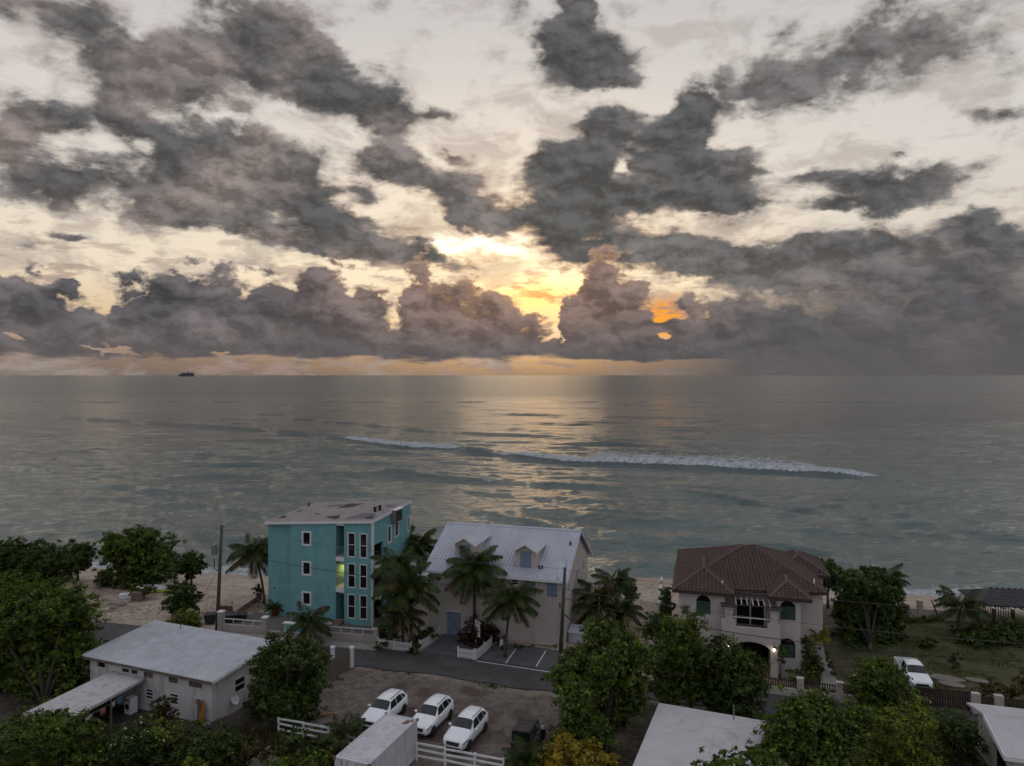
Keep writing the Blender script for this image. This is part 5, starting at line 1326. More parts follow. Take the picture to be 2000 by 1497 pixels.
def pickup():
    fx, fy = -.25, -.968; a = math.atan2(-fy, -fx); cx, cy = 34.1, 60.3
    t = thing('pickup_truck', 'white double cab pickup truck with an empty bed', 'pickup truck', (cx + fx * 2.5, cy + fy * 2.5, 0), a)
    I = lambda x, pts: float(np.interp(x, *zip(*pts)))
    zt = [(0, .62), (.05, .85), (.2, .96), (1.2, 1.08), (1.35, 1.12), (2.0, 1.62), (2.3, 1.68), (3.05, 1.66), (3.2, 1.60), (3.42, 1.10)]
    wb = [(0, .62), (.1, .78), (.4, .86), (1.2, .88), (3.42, .88)]; wr = [(0, .4), (.2, .6), (1.3, .72), (2.0, .60), (3.05, .60), (3.42, .74)]
    def sect(x):
        b, r, h = I(x, wb), I(x, wr), I(x, zt); q = min(1.04 if x > 1.2 else .9 + .1 * x, h - .02)
        g = lambda s: (b - .04 + (r + .03 - b + .04) * s, q + (h - (.08 if h - q > .2 else .012) - q) * s)
        return [(b * .92, .34), (b * .99, .48), (b, .66), (b, q - .04), (b - .04, q), g(.33), g(.66), g(1.), (r - .08, h - (.02 if h - q > .2 else .006)), (r * .5, h - .003), (0, h)]
    L = Loft(sorted(set(list(np.linspace(0, 3.42, 36)) + [1.35, 2.0, 3.05])), sect); link('body', L.mesh('body', M['truck_white']), t)
    def across(x, jj):
        s = sect(x); ys = [s[j] for j in jj]; return [(x, y, z) for y, z in ys] + [(x, -y, z) for y, z in ys[-2::-1]]
    patch([across(x, (7, 8, 9, 10)) for x in np.linspace(1.40, 1.96, 8)], M['carglass'], 'windscreen', t)
    patch([across(x, (7, 8, 9, 10)) for x in np.linspace(3.22, 3.38, 4)], M['carglass'], 'rear_window', t)
    for side in (1, -1):
        for x0, x1 in ((1.72, 2.35), (2.42, 3.05)):
            rows = []
            for x in np.linspace(x0, x1, 6):
                s = sect(x); A, B = s[4], s[7]; hi_ = min(.92, .35 + (x - 1.72) * 2)
                rows.append([(x, side * (A[0] + (B[0] - A[0]) * q), A[1] + (B[1] - A[1]) * q) for q in np.linspace(.08, hi_, 4)])
            patch(rows, M['carglass'], 'side_window', t)
        rows = [[(x, side * sect(x)[3][0], z) for z in np.linspace(.72, .84, 3)] for x in np.linspace(.06, .4, 4)]
        patch(rows, M['lamp_clear'], 'headlight', t, .012)
        MB().box(1.55, 1.68, side * .9 if side > 0 else side * 1.1, side * 1.1 if side > 0 else side * .9, 1.05, 1.22).build('wing_mirror', M['car_black'], t, bevel=.03)
        MB().box(3.45, 5.05, side * .86 - .04, side * .86 + .04, .42, 1.06).build('bed_side', M['truck_white'], t, bevel=.02)
        MB().box(5.0, 5.10, side * .84 - .06, side * .84 + .06, .72, 1.0).build('tail_light', M['red_lamp'], t)
        for wx in (.85, 4.0):
            pts = [(wx + .42 * math.cos(math.pi * (-.05 + 1.1 * k / 12)), .36 + .42 * math.sin(math.pi * (-.05 + 1.1 * k / 12))) for k in range(13)]
            MB().prism(pts, 'y', side * .78, side * .906).build('wheel_arch', M['car_black'], t)
    MB().box(3.45, 5.05, -.82, .82, .56, .62).build('bed_floor', M['car_black'], t)
    MB().box(5.0, 5.06, -.82, .82, .5, 1.05).build('tailgate', M['truck_white'], t)
    MB().box(3.44, 3.5, -.82, .82, .5, 1.06).build('bed_front', M['truck_white'], t)
    MB().box(3.5, 5.0, -.5, .5, .35, .50).build('chassis', M['car_black'], t)
    MB().box(-.03, .10, -.46, .46, .66, .80).build('grille', M['car_black'], t)
    MB().box(-.04, .10, -.74, .74, .40, .54).build('bumper', M['car_black'], t)
    add_wheels(t, (.85, 4.0), .79, .36, .23)
pickup()

def jeep():
    fx, fy = .30, .954; a = math.atan2(-fy, -fx); cx, cy = 1.15, 49.9
    t = thing('off_road_vehicle', 'dark boxy off road vehicle with a worn brown soft top', 'car', (cx + fx * 1.95, cy + fy * 1.95, 0), a)
    b = MB(); b.hexa([(0.1, -.62, .45), (0.1, .62, .45), (1.2, .72, .45), (1.2, -.72, .45), (.1, -.56, .98), (.1, .56, .98), (1.2, .68, 1.06), (1.2, -.68, 1.06)])
    b.box(1.2, 3.75, -.76, .76, .42, 1.04); b.build('body', M['jeep'], t, bevel=.04)
    top = MB(); top.hexa([(1.62, -.66, 1.72), (1.62, .66, 1.72), (3.70, .66, 1.74), (3.70, -.66, 1.74), (1.70, -.60, 1.83), (1.70, .60, 1.83), (3.64, .60, 1.86), (3.64, -.60, 1.86)])
    to = top.build('soft_top', M['softtop'], t, bevel=.05)
    for x in (2.2, 2.75, 3.25): MB().box(x - .02, x + .02, -.6, .6, 1.845, 1.872).build('roof_bow', M['softtop'], to)
    for x, y in ((1.35, .68), (1.35, -.68), (2.4, .7), (2.4, -.7), (3.68, .69), (3.68, -.69)):
        x2 = 1.66 if x < 1.5 else x
        MB().tube([(x, y, 1.02), (x2, y * .93, 1.74)], .035, 6).build('pillar', M['jeep'], t)
    MB().hexa([(1.33, -.62, 1.07), (1.36, -.62, 1.07), (1.36, .62, 1.07), (1.33, .62, 1.07), (1.62, -.58, 1.70), (1.65, -.58, 1.70), (1.65, .58, 1.70), (1.62, .58, 1.70)]).build('windscreen', M['carglass'], t)
    MB().box(3.66, 3.69, -.62, .62, 1.08, 1.70).build('rear_window', M['carglass'], t)
    for s in (-1, 1): MB().box(1.75, 3.6, s * .66 - .015, s * .66 + .015, 1.08, 1.70).build('side_window', M['carglass'], t)
    MB().box(3.74, 3.86, -.74, .74, .44, .58).build('rear_bumper', M['car_black'], t)
    for s in (-1, 1):
        MB().box(3.752, 3.80, s * .64 - .07, s * .64 + .07, .74, .9).build('tail_light', M['red_lamp'], t)
        for wx in (.75, 3.05): MB().box(wx - .45, wx + .45, s * .80 - .12, s * .80 + .12, .78, .86).build('fender', M['car_black'], t)
        MB().box(1.36, 1.44, s * .86 - .1, s * .86 + .1, 1.1, 1.25).build('wing_mirror', M['whitepaint'], t)
    add_wheels(t, (.75, 3.05), .74, .37, .24)
jeep()

# ------------------------------------------------------------------ shipping container
def container():
    c = Vector((-8.66, 45.95)); a = math.atan2(.935, .353)
    t = thing('shipping_container', 'white ribbed shipping container with rusty corners beside the parked cars', 'container', (c.x, c.y, 0), a)
    L, Wd, H = 6.06, 2.44, 2.59; x0, x1, y0, y1 = -L / 2, L / 2, -Wd / 2, Wd / 2
    M['cont'] = pm('container_paint', (0.52, 0.50, 0.52), 0.6, .1, 1.0, stain=((0.22, 0.17, 0.14, 1), .5), streak=True)
    fr = MB()
    for y in (y0, y1):
        s = .06 if y > 0 else -.06
        for z in (.02, H - .12): fr.box(x0, x1, min(y, y - s), max(y, y - s), z, z + .12)
    for x in (x0, x1):
        for y in (y0, y1): fr.box(min(x, x - math.copysign(.14, x)), max(x, x - math.copysign(.14, x)), min(y, y - math.copysign(.1, y)), max(y, y - math.copysign(.1, y)), .14, H - .12)
        for z in (.02, H - .12): fr.box(min(x, x - math.copysign(.1, x)), max(x, x - math.copysign(.1, x)), y0 + .06, y1 - .06, z, z + .12)
    fr.build('frame', M['cont'], t)
    def ribbed(length, n, amp):
        pr = []
        for k in range(n):
            for q, h in ((0, 0), (.3, 0), (.45, 1), (.8, 1), (.95, 0)): pr.append(((k + q) / n * length, h * amp))
        return pr + [(length, 0)]
    for s in (-1, 1):                                    # side panels
        pr = ribbed(L - .28, 21, .05); m = MB(); yy = s * (Wd / 2 - .065)
        vs = [(x0 + .14 + x, yy + s * (h - .0), z) for x, h in pr for z in (.14, H - .12)] + [(x0 + .14 + x, yy + s * (h - .03), z) for x, h in pr for z in (.14, H - .12)]
        n = len(pr); fs = [(2 * i, 2 * i + 2, 2 * i + 3, 2 * i + 1) for i in range(n - 1)] + [(2 * n + 2 * i, 2 * n + 2 * i + 1, 2 * n + 2 * i + 3, 2 * n + 2 * i + 2) for i in range(n - 1)]
        m.add(vs, fs).build('side_panel', M['cont'], t)
    n = 24; w = (L - .2) / n                             # roof in transverse corrugations
    for k in range(n):
        xa = x0 + .1 + k * w
        MB().prism([(xa, H - .09), (xa + w * .2, H - .025), (xa + w * .6, H - .025), (xa + w * .8, H - .09), (xa + w, H - .09), (xa + w, H - .12), (xa, H - .12)], 'y', y0 + .06, y1 - .06).build('roof_panel', M['cont'], t)
    e = MB(); e.box(x0 + .02, x0 + .06, y0 + .1, y1 - .1, .14, H - .12); eo = e.build('door', M['cont'], t)
    for y in (-.75, -.35, .35, .75): MB().tube([(x0 - .0, y, .1), (x0 - .0, y, H - .1)], .02, 6).build('lock_bar', M['grey_metal'], eo)
    MB().box(x1 - .06, x1 - .02, y0 + .1, y1 - .1, .14, H - .12).build('end_panel', M['cont'], t)
    for x in (x0, x1):
        for y in (y0, y1):
            for z in (0.0, H - .118):
                MB().box(x - .09, x + .09, y - .08 + (-.0), y + .08, z, z + .125).build('corner_casting', M['rust'], t)
    for (x, y, sx, sy) in ((2.45, -.75, .35, .22), (2.2, -.6, .16, .12), (2.7, -1.0, .22, .12)):
        pts = [(x + sx * random.uniform(.6, 1.1) * math.cos(k * .7), y + sy * random.uniform(.6, 1.1) * math.sin(k * .7)) for k in range(9)]
        MB().add([(p[0], p[1], H - .020) for p in pts], [tuple(range(9))]).build('rust_patch', M['rust'], t)
container()

# ------------------------------------------------------------------ fences and walls
def frame_between(a, b):
    d = Vector(b) - Vector(a); return Vector((a[0], a[1], 0)), math.atan2(d.y, d.x), math.hypot(d.x, d.y)
def picket_fence(pts, label, h=.95, group=None):
    t = thing('picket_fence', label, 'fence', (pts[0][0], pts[0][1], 0), 0, group)
    pm_ = MB().prism([(-.04, .06), (.04, .06), (.04, h - .06), (0, h), (-.04, h - .06)], 'y', -.011, .011).mesh('picket', M['whitepaint'])
    for (a, b) in zip(pts[:-1], pts[1:]):
        o, an, L = frame_between(a, b); base = Vector((a[0] - pts[0][0], a[1] - pts[0][1], 0)); n = max(2, int(L / .135))
        u = Vector((math.cos(an), math.sin(an), 0)); nrm = Vector((math.sin(an), -math.cos(an), 0))
        for k in range(n): link('picket', pm_, t, loc=base + u * (L * (k + .5) / n) + nrm * .02, rot=(0, 0, an))
        for z in (.25, .72):
            r = MB().box(0, L, -.02, .02, z, z + .07).build('rail', M['whitepaint'], t); r.location = base + nrm * -.018; r.rotation_euler = (0, 0, an)
        for q in (0, 1):
            p = MB().box(-.05, .05, -.05, .05, 0, h + .08).build('post', M['whitepaint'], t); p.location = base + u * (L * q) - nrm * .07; p.rotation_euler = (0, 0, an)
xy = lambda px, py, z=0: tuple(P(px, py, z)[:2])
picket_fence([xy(738, 1266), xy(770, 1271), xy(803, 1275)], 'white picket fence running along the road in front of the coconut palms')
picket_fence([xy(820, 1271), xy(845, 1257), xy(858, 1243), xy(866, 1231)], 'white picket fence curving up the paved driveway to the blue door')
picket_fence([xy(894, 1285), xy(925, 1290)], 'short white picket fence facing the road below the sign board')
picket_fence([xy(930, 1290), xy(947, 1276), xy(961, 1262)], 'white picket fence between the sign board and the parking bays')

def teal_wall():
    A, B, C, D_ = xy(432, 1234), xy(521, 1239), xy(640, 1251), xy(735, 1258)
    t = thing('garden_wall', 'low cream wall with white railing in front of the turquoise block', 'wall', (A[0], A[1], 0), frame_between(A, D_)[1])
    an = frame_between(A, D_)[1]; u = Vector((math.cos(an), math.sin(an))); q = lambda p: (Vector(p) - Vector(A)).dot(u)
    uB, uC, uD = q(B), q(C), q(D_)
    for u_, h in ((0, 2.0), (uB, 1.75), (uC, 1.6), (uD, 1.5)):
        MB().box(u_ - .26, u_ + .26, -.26, .26, 0, h).build('pier', M['cream'], t); MB().box(u_ - .32, u_ + .32, -.32, .32, h, h + .10).build('pier_cap', M['whitepaint'], t)
    for a, b in ((.262, uB - .262), (uC + .262, uD - .262)):
        MB().box(a, b, -.1, .1, 0, .82).build('wall_panel', M['cream'], t)
        n = max(2, int((b - a) / .95))
        for k in range(1, n): x = a + (b - a) * k / n; MB().box(x - .025, x + .025, -.025, .025, .82, 1.32).build('rail_post', M['whitepaint'], t)
        MB().box(a, b, -.035, .035, 1.32, 1.39).build('rail', M['whitepaint'], t)
    MB().box(uB + .262, uC - .262, -.1, .1, 0, .5).build('wall_panel', M['cream'], t)
    s0 = q(xy(559, 1242)); s1 = q(xy(600, 1246))
    MB().box(s0, s1, -.13, .13, .502, 1.35).build('sign_block', M['cream'], t); MB().box(s0 - .12, s1 + .12, -.24, .24, 1.352, 1.45).build('sign_cap', M['whitepaint'], t)
    p = MB().box(s0 + .14, s1 - .14, -.155, -.133, .62, 1.28).build('sign_panel', M['teal'], t)
    fr = MB(); fr.box(s0 + .08, s0 + .14, -.16, -.132, .56, 1.34); fr.box(s1 - .14, s1 - .08, -.16, -.132, .56, 1.34); fr.box(s0 + .14, s1 - .14, -.16, -.132, .56, .62); fr.box(s0 + .14, s1 - .14, -.16, -.132, 1.28, 1.34); fr.build('sign_frame', M['whitepaint'], t)
    # a paved strip between wall and road
    sw = MB(); wd = 1.15
    n = 14; st = []
    for k in range(n):
        a, b = -.8 + (uD + 1.4) * k / n, -.8 + (uD + 1.4) * (k + 1) / n - .015
        st.append((a, b))
    return an, A, uD, st
wan, wA, wU, st = teal_wall()
pv = MB().box(-.9, wU + .7, -1.75, -.28, -.10, .13).build('pavement', M['concrete']); pv.location = (wA[0], wA[1], 0); pv.rotation_euler = (0, 0, wan); kind(pv, 'structure')

def yard_fence(a, b, h, label, plank_mat='wood', n_gap=.012, w=.16, name='timber_fence', post_every=2.2, rails=True):
    o, an, L = frame_between(a, b); t = thing(name, label, 'fence', o, an)
    n = int(L / w)
    ms = [MB().box(-w / 2 + n_gap / 2, w / 2 - n_gap / 2, -.012, .012, .04, h * q).mesh('plank', M[plank_mat]) for q in (1.0, .985, 1.015)]
    for k in range(n): link('plank', ms[k % 3 if k % 5 else 0], t, loc=((k + .5) * w, -.02, 0), rot=(0, 0, 0))
    if rails:
        for z in (.35, h - .45): MB().box(0, L, .0, .05, z, z + .09).build('rail', M[plank_mat], t)
    m = int(L / post_every) + 1
    for k in range(m + 1): x = L * k / m; MB().box(x - .06, x + .06, .052, .16, 0, h - .05).build('post', M[plank_mat], t)
    return t
yard_fence(xy(612, 1352), xy(684, 1306), 1.75, 'weathered grey timber fence between the road and the gravel lot')
gp = thing('gate_post', 'white concrete gate post at the road end of the timber fence', 'post', (*xy(687, 1304), 0)); MB().box(-.16, .16, -.16, .16, 0, 1.75).build('shaft', M['whitepaint'], gp); MB().box(-.2, .2, -.2, .2, 1.75, 1.85).build('cap', M['whitepaint'], gp)
gp = thing('gate_post', 'white gate post standing in the road verge behind the big dark tree', 'post', (*xy(650, 1298), 0)); MB().box(-.16, .16, -.16, .16, 0, 1.5).build('shaft', M['whitepaint'], gp); MB().box(-.2, .2, -.2, .2, 1.5, 1.6).build('cap', M['whitepaint'], gp)
yard_fence(xy(415, 1442), xy(492, 1408), 1.2, 'low brown timber fence beside the end wall of the long house')

def rail_fence(a, b, label, lean=0.0):
    o, an, L = frame_between(a, b); t = thing('rail_fence', label, 'fence', o, an); n = max(1, round(L / 2.3))
    for k in range(n + 1):
        x = L * k / n; p = MB().box(-.06, .06, -.06, .06, 0, 1.25).build('post', M['whitepaint'], t); p.location = (x, 0, 0); p.rotation_euler = (random.uniform(-.05, .05) + lean, random.uniform(-.06, .06), 0)
    for z in (.35, .75, 1.14):
        for k in range(n):
            x0, x1 = L * k / n, L * (k + 1) / n; s0, s1 = random.uniform(-.03, .03), random.uniform(-.03, .03)
            MB().hexa([(x0 + .01, -.11, z + s0), (x1 - .01, -.11, z + s1), (x1 - .01, -.065, z + s1), (x0 + .01, -.065, z + s0), (x0 + .01, -.11, z + s0 + .13), (x1 - .01, -.11, z + s1 + .13), (x1 - .01, -.065, z + s1 + .13), (x0 + .01, -.065, z + s0 + .13)]).build('rail', M['whitepaint'], t)
rail_fence(xy(544, 1402, 1.2), xy(692, 1430, 1.2), 'white three bar rail fence among weeds left of the container', .06)
rail_fence(xy(814, 1451, 1.2), xy(985, 1483, 1.2), 'white three bar rail fence in front of the parked cars')

def villa_wall():
    pts = [xy(1478, 1352), xy(1500, 1354), xy(1563, 1362), xy(1640, 1371), xy(1690, 1377)]
    o, an, L = frame_between(pts[0], pts[-1]); u = Vector((math.cos(an), math.sin(an)))
    t = thing('boundary_wall', 'low white wall with piers and brown pickets before the villa', 'wall', o, an); q = [(Vector(p) - Vector(pts[0])).dot(u) for p in pts]
    MB().box(0, L, -.1, .1, 0, .62).build('wall_panel', M['white_wall'], t)
    for x in (q[1] - 1.2, q[2], q[3], L): MB().box(x - .25, x + .25, -.2, .2, .0, 1.5).build('pier', M['white_wall'], t); MB().box(x - .28, x + .28, -.23, .23, 1.5, 1.58).build('pier_cap', M['white_wall'], t)
    pk = MB().box(-.045, .045, -.012, .012, .66, 1.34).mesh('picket', M['darkwood'])
    for a, b in ((q[1] - .9, q[2] - .28), (q[2] + .28, q[3] - .28), (q[3] + .28, L - .28)):
        n = int((b - a) / .17)
        for k in range(n): link('picket', pk, t, loc=(a + (k + .5) * (b - a) / n, 0, 0))
        for z in (.74, 1.2): MB().box(a, b, .013, .05, z, z + .06).build('rail', M['darkwood'], t)
    pts2 = [xy(1905, 1393), xy(1950, 1397), xy(2000, 1402), xy(2160, 1418)]
    o, an, L = frame_between(pts2[0], pts2[-1]); u = Vector((math.cos(an), math.sin(an))); q = [(Vector(p) - Vector(pts2[0])).dot(u) for p in pts2]
    t = thing('boundary_wall', 'low white wall with stout piers right of the dark gate', 'wall', o, an)
    MB().box(0, L, -.1, .1, 0, .66).build('wall_panel', M['white_wall'], t)
    for x in (0, q[1], q[1] + 3.2): MB().box(x - .3, x + .3, -.22, .22, 0, 1.55).build('pier', M['white_wall'], t)
    for a, b in ((.32, q[1] - .32), (q[1] + .32, q[1] + 2.88)):
        n = int((b - a) / .13)
        for k in range(n): link('picket', pk, t, loc=(a + (k + .5) * (b - a) / n, 0, 0))
        MB().box(a, b, .013, .05, 1.2, 1.26).build('rail', M['darkwood'], t)
    a, b = xy(1768, 1378), xy(1897, 1391)
    o, an, L = frame_between(a, b); t = thing('driveway_gate', 'wide dark brown slatted gate in front of the pickup', 'gate', o, an); h = 1.55
    n = int(L / .17); sl = MB().box(-.065, .065, -.015, .015, .12, h).mesh('slat', M['darkwood'])
    for k in range(n): link('slat', sl, t, loc=((k + .5) * L / n, 0, 0))
    for z in (.25, .85, h - .12): MB().box(0, L, .016, .06, z, z + .09).build('rail', M['darkwood'], t)
    for x in (0.05, L / 2, L - .05): MB().box(x - .05, x + .05, .016, .1, 0, h + .1).build('stile', M['darkwood'], t)
villa_wall()

# paved driveway, parking bays with white lines
dw = [xy(822, 1275), xy(893, 1287), xy(1094, 1318), xy(1094, 1272), xy(1000, 1258), xy(958, 1262), xy(905, 1236), xy(872, 1232), xy(860, 1246)]
dr = poly_sheet('driveway', dw, M['brick_paver'], 0.028); kind(dr, 'structure')
def line(a, b, w=.11, z=.034):
    a, b = Vector(a), Vector(b); d = (b - a).normalized(); n = Vector((-d.y, d.x)) * w / 2
    return MB().add([(*(a - n), z), (*(b - n), z), (*(b + n), z), (*(a + n), z)], [(0, 1, 2, 3)])
lm = line(xy(988, 1296), xy(1008, 1268)); lm2 = line(xy(1047, 1303), xy(1066, 1272)); lm3 = line(xy(930, 1292), xy(1090, 1316))
for l_ in (lm, lm2, lm3): o_ = l_.build('bay_line', M['whitepaint'], dr)
kb = [xy(700, 1306.5), xy(852, 1321), xy(905, 1331), xy(960, 1342), xy(1010, 1351)]
mb = MB(); vs = []
for i, (x, y) in enumerate(kb): vs += [(x, y, .02 + .0), (x, y - .45 - .2 * (i % 2), .022)]
# ------------------------------------------------------------------ poles and wires
M['pole'] = pm('timber_pole', (0.060, 0.065, 0.050), 0.9, .25, 2.0, .3)
def pole(base, top, r, label, extra):
    d = Vector(top) - Vector(base); t = thing('utility_pole', label, 'utility pole', base)
    MB().tube([(0, 0, -.1), d * .5, d], [r, r * .86, r * .7], 12).build('shaft', M['pole'], t, smooth=True)
    extra(t, d)
    return t
lb = P(424, 1231); lt = Vector((at_d(433, lb.y), lb.y, 26 - (1026 - HY) * lb.y / F_PX))
def ex_left(t, d):
    MB().lathe([(.05, 0), (.30, .03), (.30, 1.0), (.24, 1.1), (.05, 1.14)], 14, (d.x * .78 - .62, -.05, d.z * .72)).build('transformer', M['grey_metal'], t, smooth=False)
    MB().box(d.x * .78 - .35, d.x * .78 + .02, -.06, .04, d.z * .76, d.z * .76 + .1).build('bracket', M['grey_metal'], t)
    for s, zz in ((-1, .97), (1, .985), (1, .93)):
        MB().tube([(d.x, 0, d.z * zz), (d.x + s * .45, 0, d.z * zz + .02), (d.x + s * .5, 0, d.z * zz + .25)], .03, 6).build('insulator_arm', M['black'], t)
    MB().tube([(d.x * .5, 0, d.z * .56), (d.x * .5 - .5, 0, d.z * .58), (d.x * .5 - .55, 0, d.z * .68)], .05, 6).build('lamp_bracket', M['black'], t)
pole(lb, lt, .20, 'tall timber utility pole with a grey transformer near the turquoise block', ex_left)
rb = P(1095, 1276); rt = Vector((at_d(1103.5, rb.y), rb.y, 26 - (1109 - HY) * rb.y / F_PX))
def ex_right(t, d):
    MB().tube([d + Vector((.1, 0, -.3)), d + Vector((.1, 0, .75))], .025, 6).build('rod', M['grey_metal'], t)
    MB().box(d.x * .5 - .35, d.x * .5 - .2, -.1, .1, d.z * .52, d.z * .52 + .55).build('meter_box', M['rust'], t)
    MB().tube([(d.x * .5 - .28, -.05, d.z * .5), (d.x * .3 - .3, -.05, 1.6), (d.x * .3 - .28, -.05, .1)], .02, 5).build('conduit', M['grey_metal'], t)
    MB().tube([(d.x * .55, 0, d.z * .46), (d.x * .55 + 1.0, .3, d.z * .36)], .06, 6).build('brace', M['pole'], t)
pole(rb, rt, .19, 'timber utility pole in front of the white guest house', ex_right)
p3 = Vector((46, 51.4, 0)); pole(p3, p3 + Vector((0, 0, 9)), .19, 'timber utility pole by the white wall right of the gate', lambda t, d: MB().box(-.9, .9, -.06, .06, 8.4, 8.52).build('crossarm', M['pole'], t))
M['wire'] = pm('wire', (0.10, 0.095, 0.085), 0.6, .1, 2)
M['wire_dark'] = pm('black_cable', (0.02, 0.02, 0.02), 0.6, .1, 2)
def wire(a, b, sag, label, r=.016, m='wire'):
    a, b = Vector(a), Vector(b)
    pts = [a.lerp(b, k / 20) - Vector((0, 0, sag * 4 * (k / 20) * (1 - k / 20))) for k in range(21)]
    t = MB().tube([p - a for p in pts], r, 5); o = t.build('overhead_wire', M[m]); o.location = a
    tag(o, label, 'wire')
wire(lt + Vector((.3, 0, -.3)), rt + Vector((0, 0, -.1)), .55, 'thin upper power line between the transformer pole and the guest house pole')
wire(lt + Vector((.1, 0, -2.6)), rt + Vector((0, 0, -2.1)), .9, 'lower cable sagging across the turquoise wall towards the guest house pole', .022, 'wire_dark')
wire(rt + Vector((0, 0, -.2)), p3 + Vector((-.6, 0, 8.5)), .7, 'upper power line passing above the lawn and the seagrape tree')
wire(rt + Vector((0, 0, -2.0)), p3 + Vector((.2, 0, 6.0)), .75, 'middle line crossing the lawn above the white pickup')
wire(rt + Vector((0, 0, -2.9)), p3 + Vector((0, 0, 5.0)), 1.4, 'dark sagging cable across the front of the villa', .028, 'wire_dark')
ms = lhouse.w(3.4, 5.9, 3.8)
mast = thing('service_mast', 'thin service mast with insulators on the roof of the long house', 'mast', ms); MB().tube([(0, 0, 0), (0, 0, 1.15), (.12, 0, 1.3), (.2, 0, 1.2)], .03, 6).build('pipe', M['black'], mast)
for s in (-.35, .0, .35): MB().lathe([(.03, 0), (.06, .05), (.03, .14)], 8, (s, 0, 1.02)).build('insulator', M['black'], mast)
MB().box(-.42, .42, -.02, .02, .98, 1.02).build('crossarm', M['black'], mast)
wire(ms + Vector((.3, 0, 1.05)), lt + Vector((-.05, 0, -3.8)), .5, 'service cable rising from the long house to the transformer pole', .02, 'wire_dark')

# ------------------------------------------------------------------ cruise ship on the horizon
def ship():
    D = 13500.0; x = at_d(364, D); t = thing('cruise_ship', 'distant cruise ship silhouetted on the horizon', 'ship', (x, D, SEA_Z))
    m = pm('ship_grey', (0.10, 0.10, 0.115), .6, .1, .01); w = pm('ship_pale', (0.30, 0.29, 0.30), .6, .1, .01)
    L = 305
    MB().prism([(-L / 2 + 14, 0), (L / 2 - 6, 0), (L / 2, 26), (-L / 2, 26)], 'y', -18, 18).build('hull', m, t)
    for k, (a, b, z0, z1) in enumerate(((-128, 140, 26, 40), (-112, 138, 40, 54), (-96, 134, 54, 64), (-80, 122, 64, 72))):
        MB().box(a, b, -17 + k, 17 - k, z0 + .01, z1).build('deck', m if k < 3 else w, t)
        for q in range(9):
            u = a + 8 + (b - a - 16) * q / 8; MB().box(u - 7, u + 7, -17.5 + k, -17.02 + k, z0 + 4, z1 - 4).build('window_band', M['dark'], t)
    MB().prism([(18, 72), (52, 72), (46, 92), (26, 92)], 'y', -8, 8).build('funnel', m, t)
    MB().prism([(-60, 72), (-46, 72), (-50, 86), (-55, 86)], 'y', -4, 4).build('mast', w, t)
ship()
# ------------------------------------------------------------------ vegetation
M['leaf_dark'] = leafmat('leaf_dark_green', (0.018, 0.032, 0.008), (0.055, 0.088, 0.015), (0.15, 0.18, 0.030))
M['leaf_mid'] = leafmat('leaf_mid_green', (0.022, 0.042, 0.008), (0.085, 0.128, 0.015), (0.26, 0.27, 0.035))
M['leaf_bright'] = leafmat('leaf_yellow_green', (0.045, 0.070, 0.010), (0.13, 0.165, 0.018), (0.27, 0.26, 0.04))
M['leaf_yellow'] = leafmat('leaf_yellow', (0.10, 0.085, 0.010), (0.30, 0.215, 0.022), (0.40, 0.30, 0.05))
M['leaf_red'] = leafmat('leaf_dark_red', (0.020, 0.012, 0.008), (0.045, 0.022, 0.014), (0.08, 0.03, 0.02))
M['leaf_rust'] = leafmat('leaf_rusty', (0.030, 0.030, 0.010), (0.075, 0.055, 0.018), (0.16, 0.08, 0.03))
M['bloom'] = leafmat('white_bloom', (0.35, 0.34, 0.34), (0.5, 0.49, 0.5), (0.6, 0.58, 0.58))
M['bloom_pale'] = leafmat('pale_bloom', (0.12, 0.12, 0.06), (0.20, 0.19, 0.12), (0.28, 0.22, 0.16))
M['frond'] = leafmat('palm_leaflet', (0.024, 0.038, 0.010), (0.055, 0.078, 0.020), (0.12, 0.12, 0.03), .35)
M['frond_y'] = leafmat('yellow_palm_leaflet', (0.09, 0.10, 0.010), (0.20, 0.19, 0.015), (0.30, 0.25, 0.03), .35)
M['frond_old'] = leafmat('dry_palm_leaflet', (0.045, 0.032, 0.012), (0.085, 0.055, 0.022), (0.14, 0.09, 0.035), .3)
M['bark'] = pm('bark', (0.055, 0.045, 0.036), 0.95, .3, 3.0, .5)
M['palm_bark'] = pm('palm_bark', (0.075, 0.062, 0.050), 0.95, .3, 5.0, .5)
G = np.random.default_rng(11)
def quads_mesh(name, Q, m):
    """Q: (n, 4, 3) leaf blades"""
    n = len(Q); me = bpy.data.meshes.new(name)
    me.vertices.add(n * 4); me.vertices.foreach_set('co', Q.reshape(-1).astype(np.float32))
    me.loops.add(n * 4); me.loops.foreach_set('vertex_index', np.arange(n * 4, dtype=np.int32))
    me.polygons.add(n); me.polygons.foreach_set('loop_start', np.arange(0, n * 4, 4, dtype=np.int32)); me.polygons.foreach_set('loop_total', np.full(n, 4, np.int32))
    me.update(calc_edges=True); me.materials.append(m)
    return me
def unit(v): return v / np.maximum(np.linalg.norm(v, axis=-1, keepdims=True), 1e-9)
def leaves(C, out, size):
    """leaf blades at centres C, roughly facing out/up"""
    n = len(C)
    nrm = unit(out * .9 + np.array([0, 0, .65]) + G.normal(0, .42, (n, 3)))
    ax = unit(np.cross(nrm, G.normal(0, 1, (n, 3)))); bx = np.cross(nrm, ax)
    s = size * G.uniform(.45, 1.25, (n, 1)); w = s * .62
    droop = nrm * s * -.12
    return np.stack([C - ax * s * .5 + droop, C - bx * w * .5, C + ax * s * .5 + droop, C + bx * w * .5], 1)
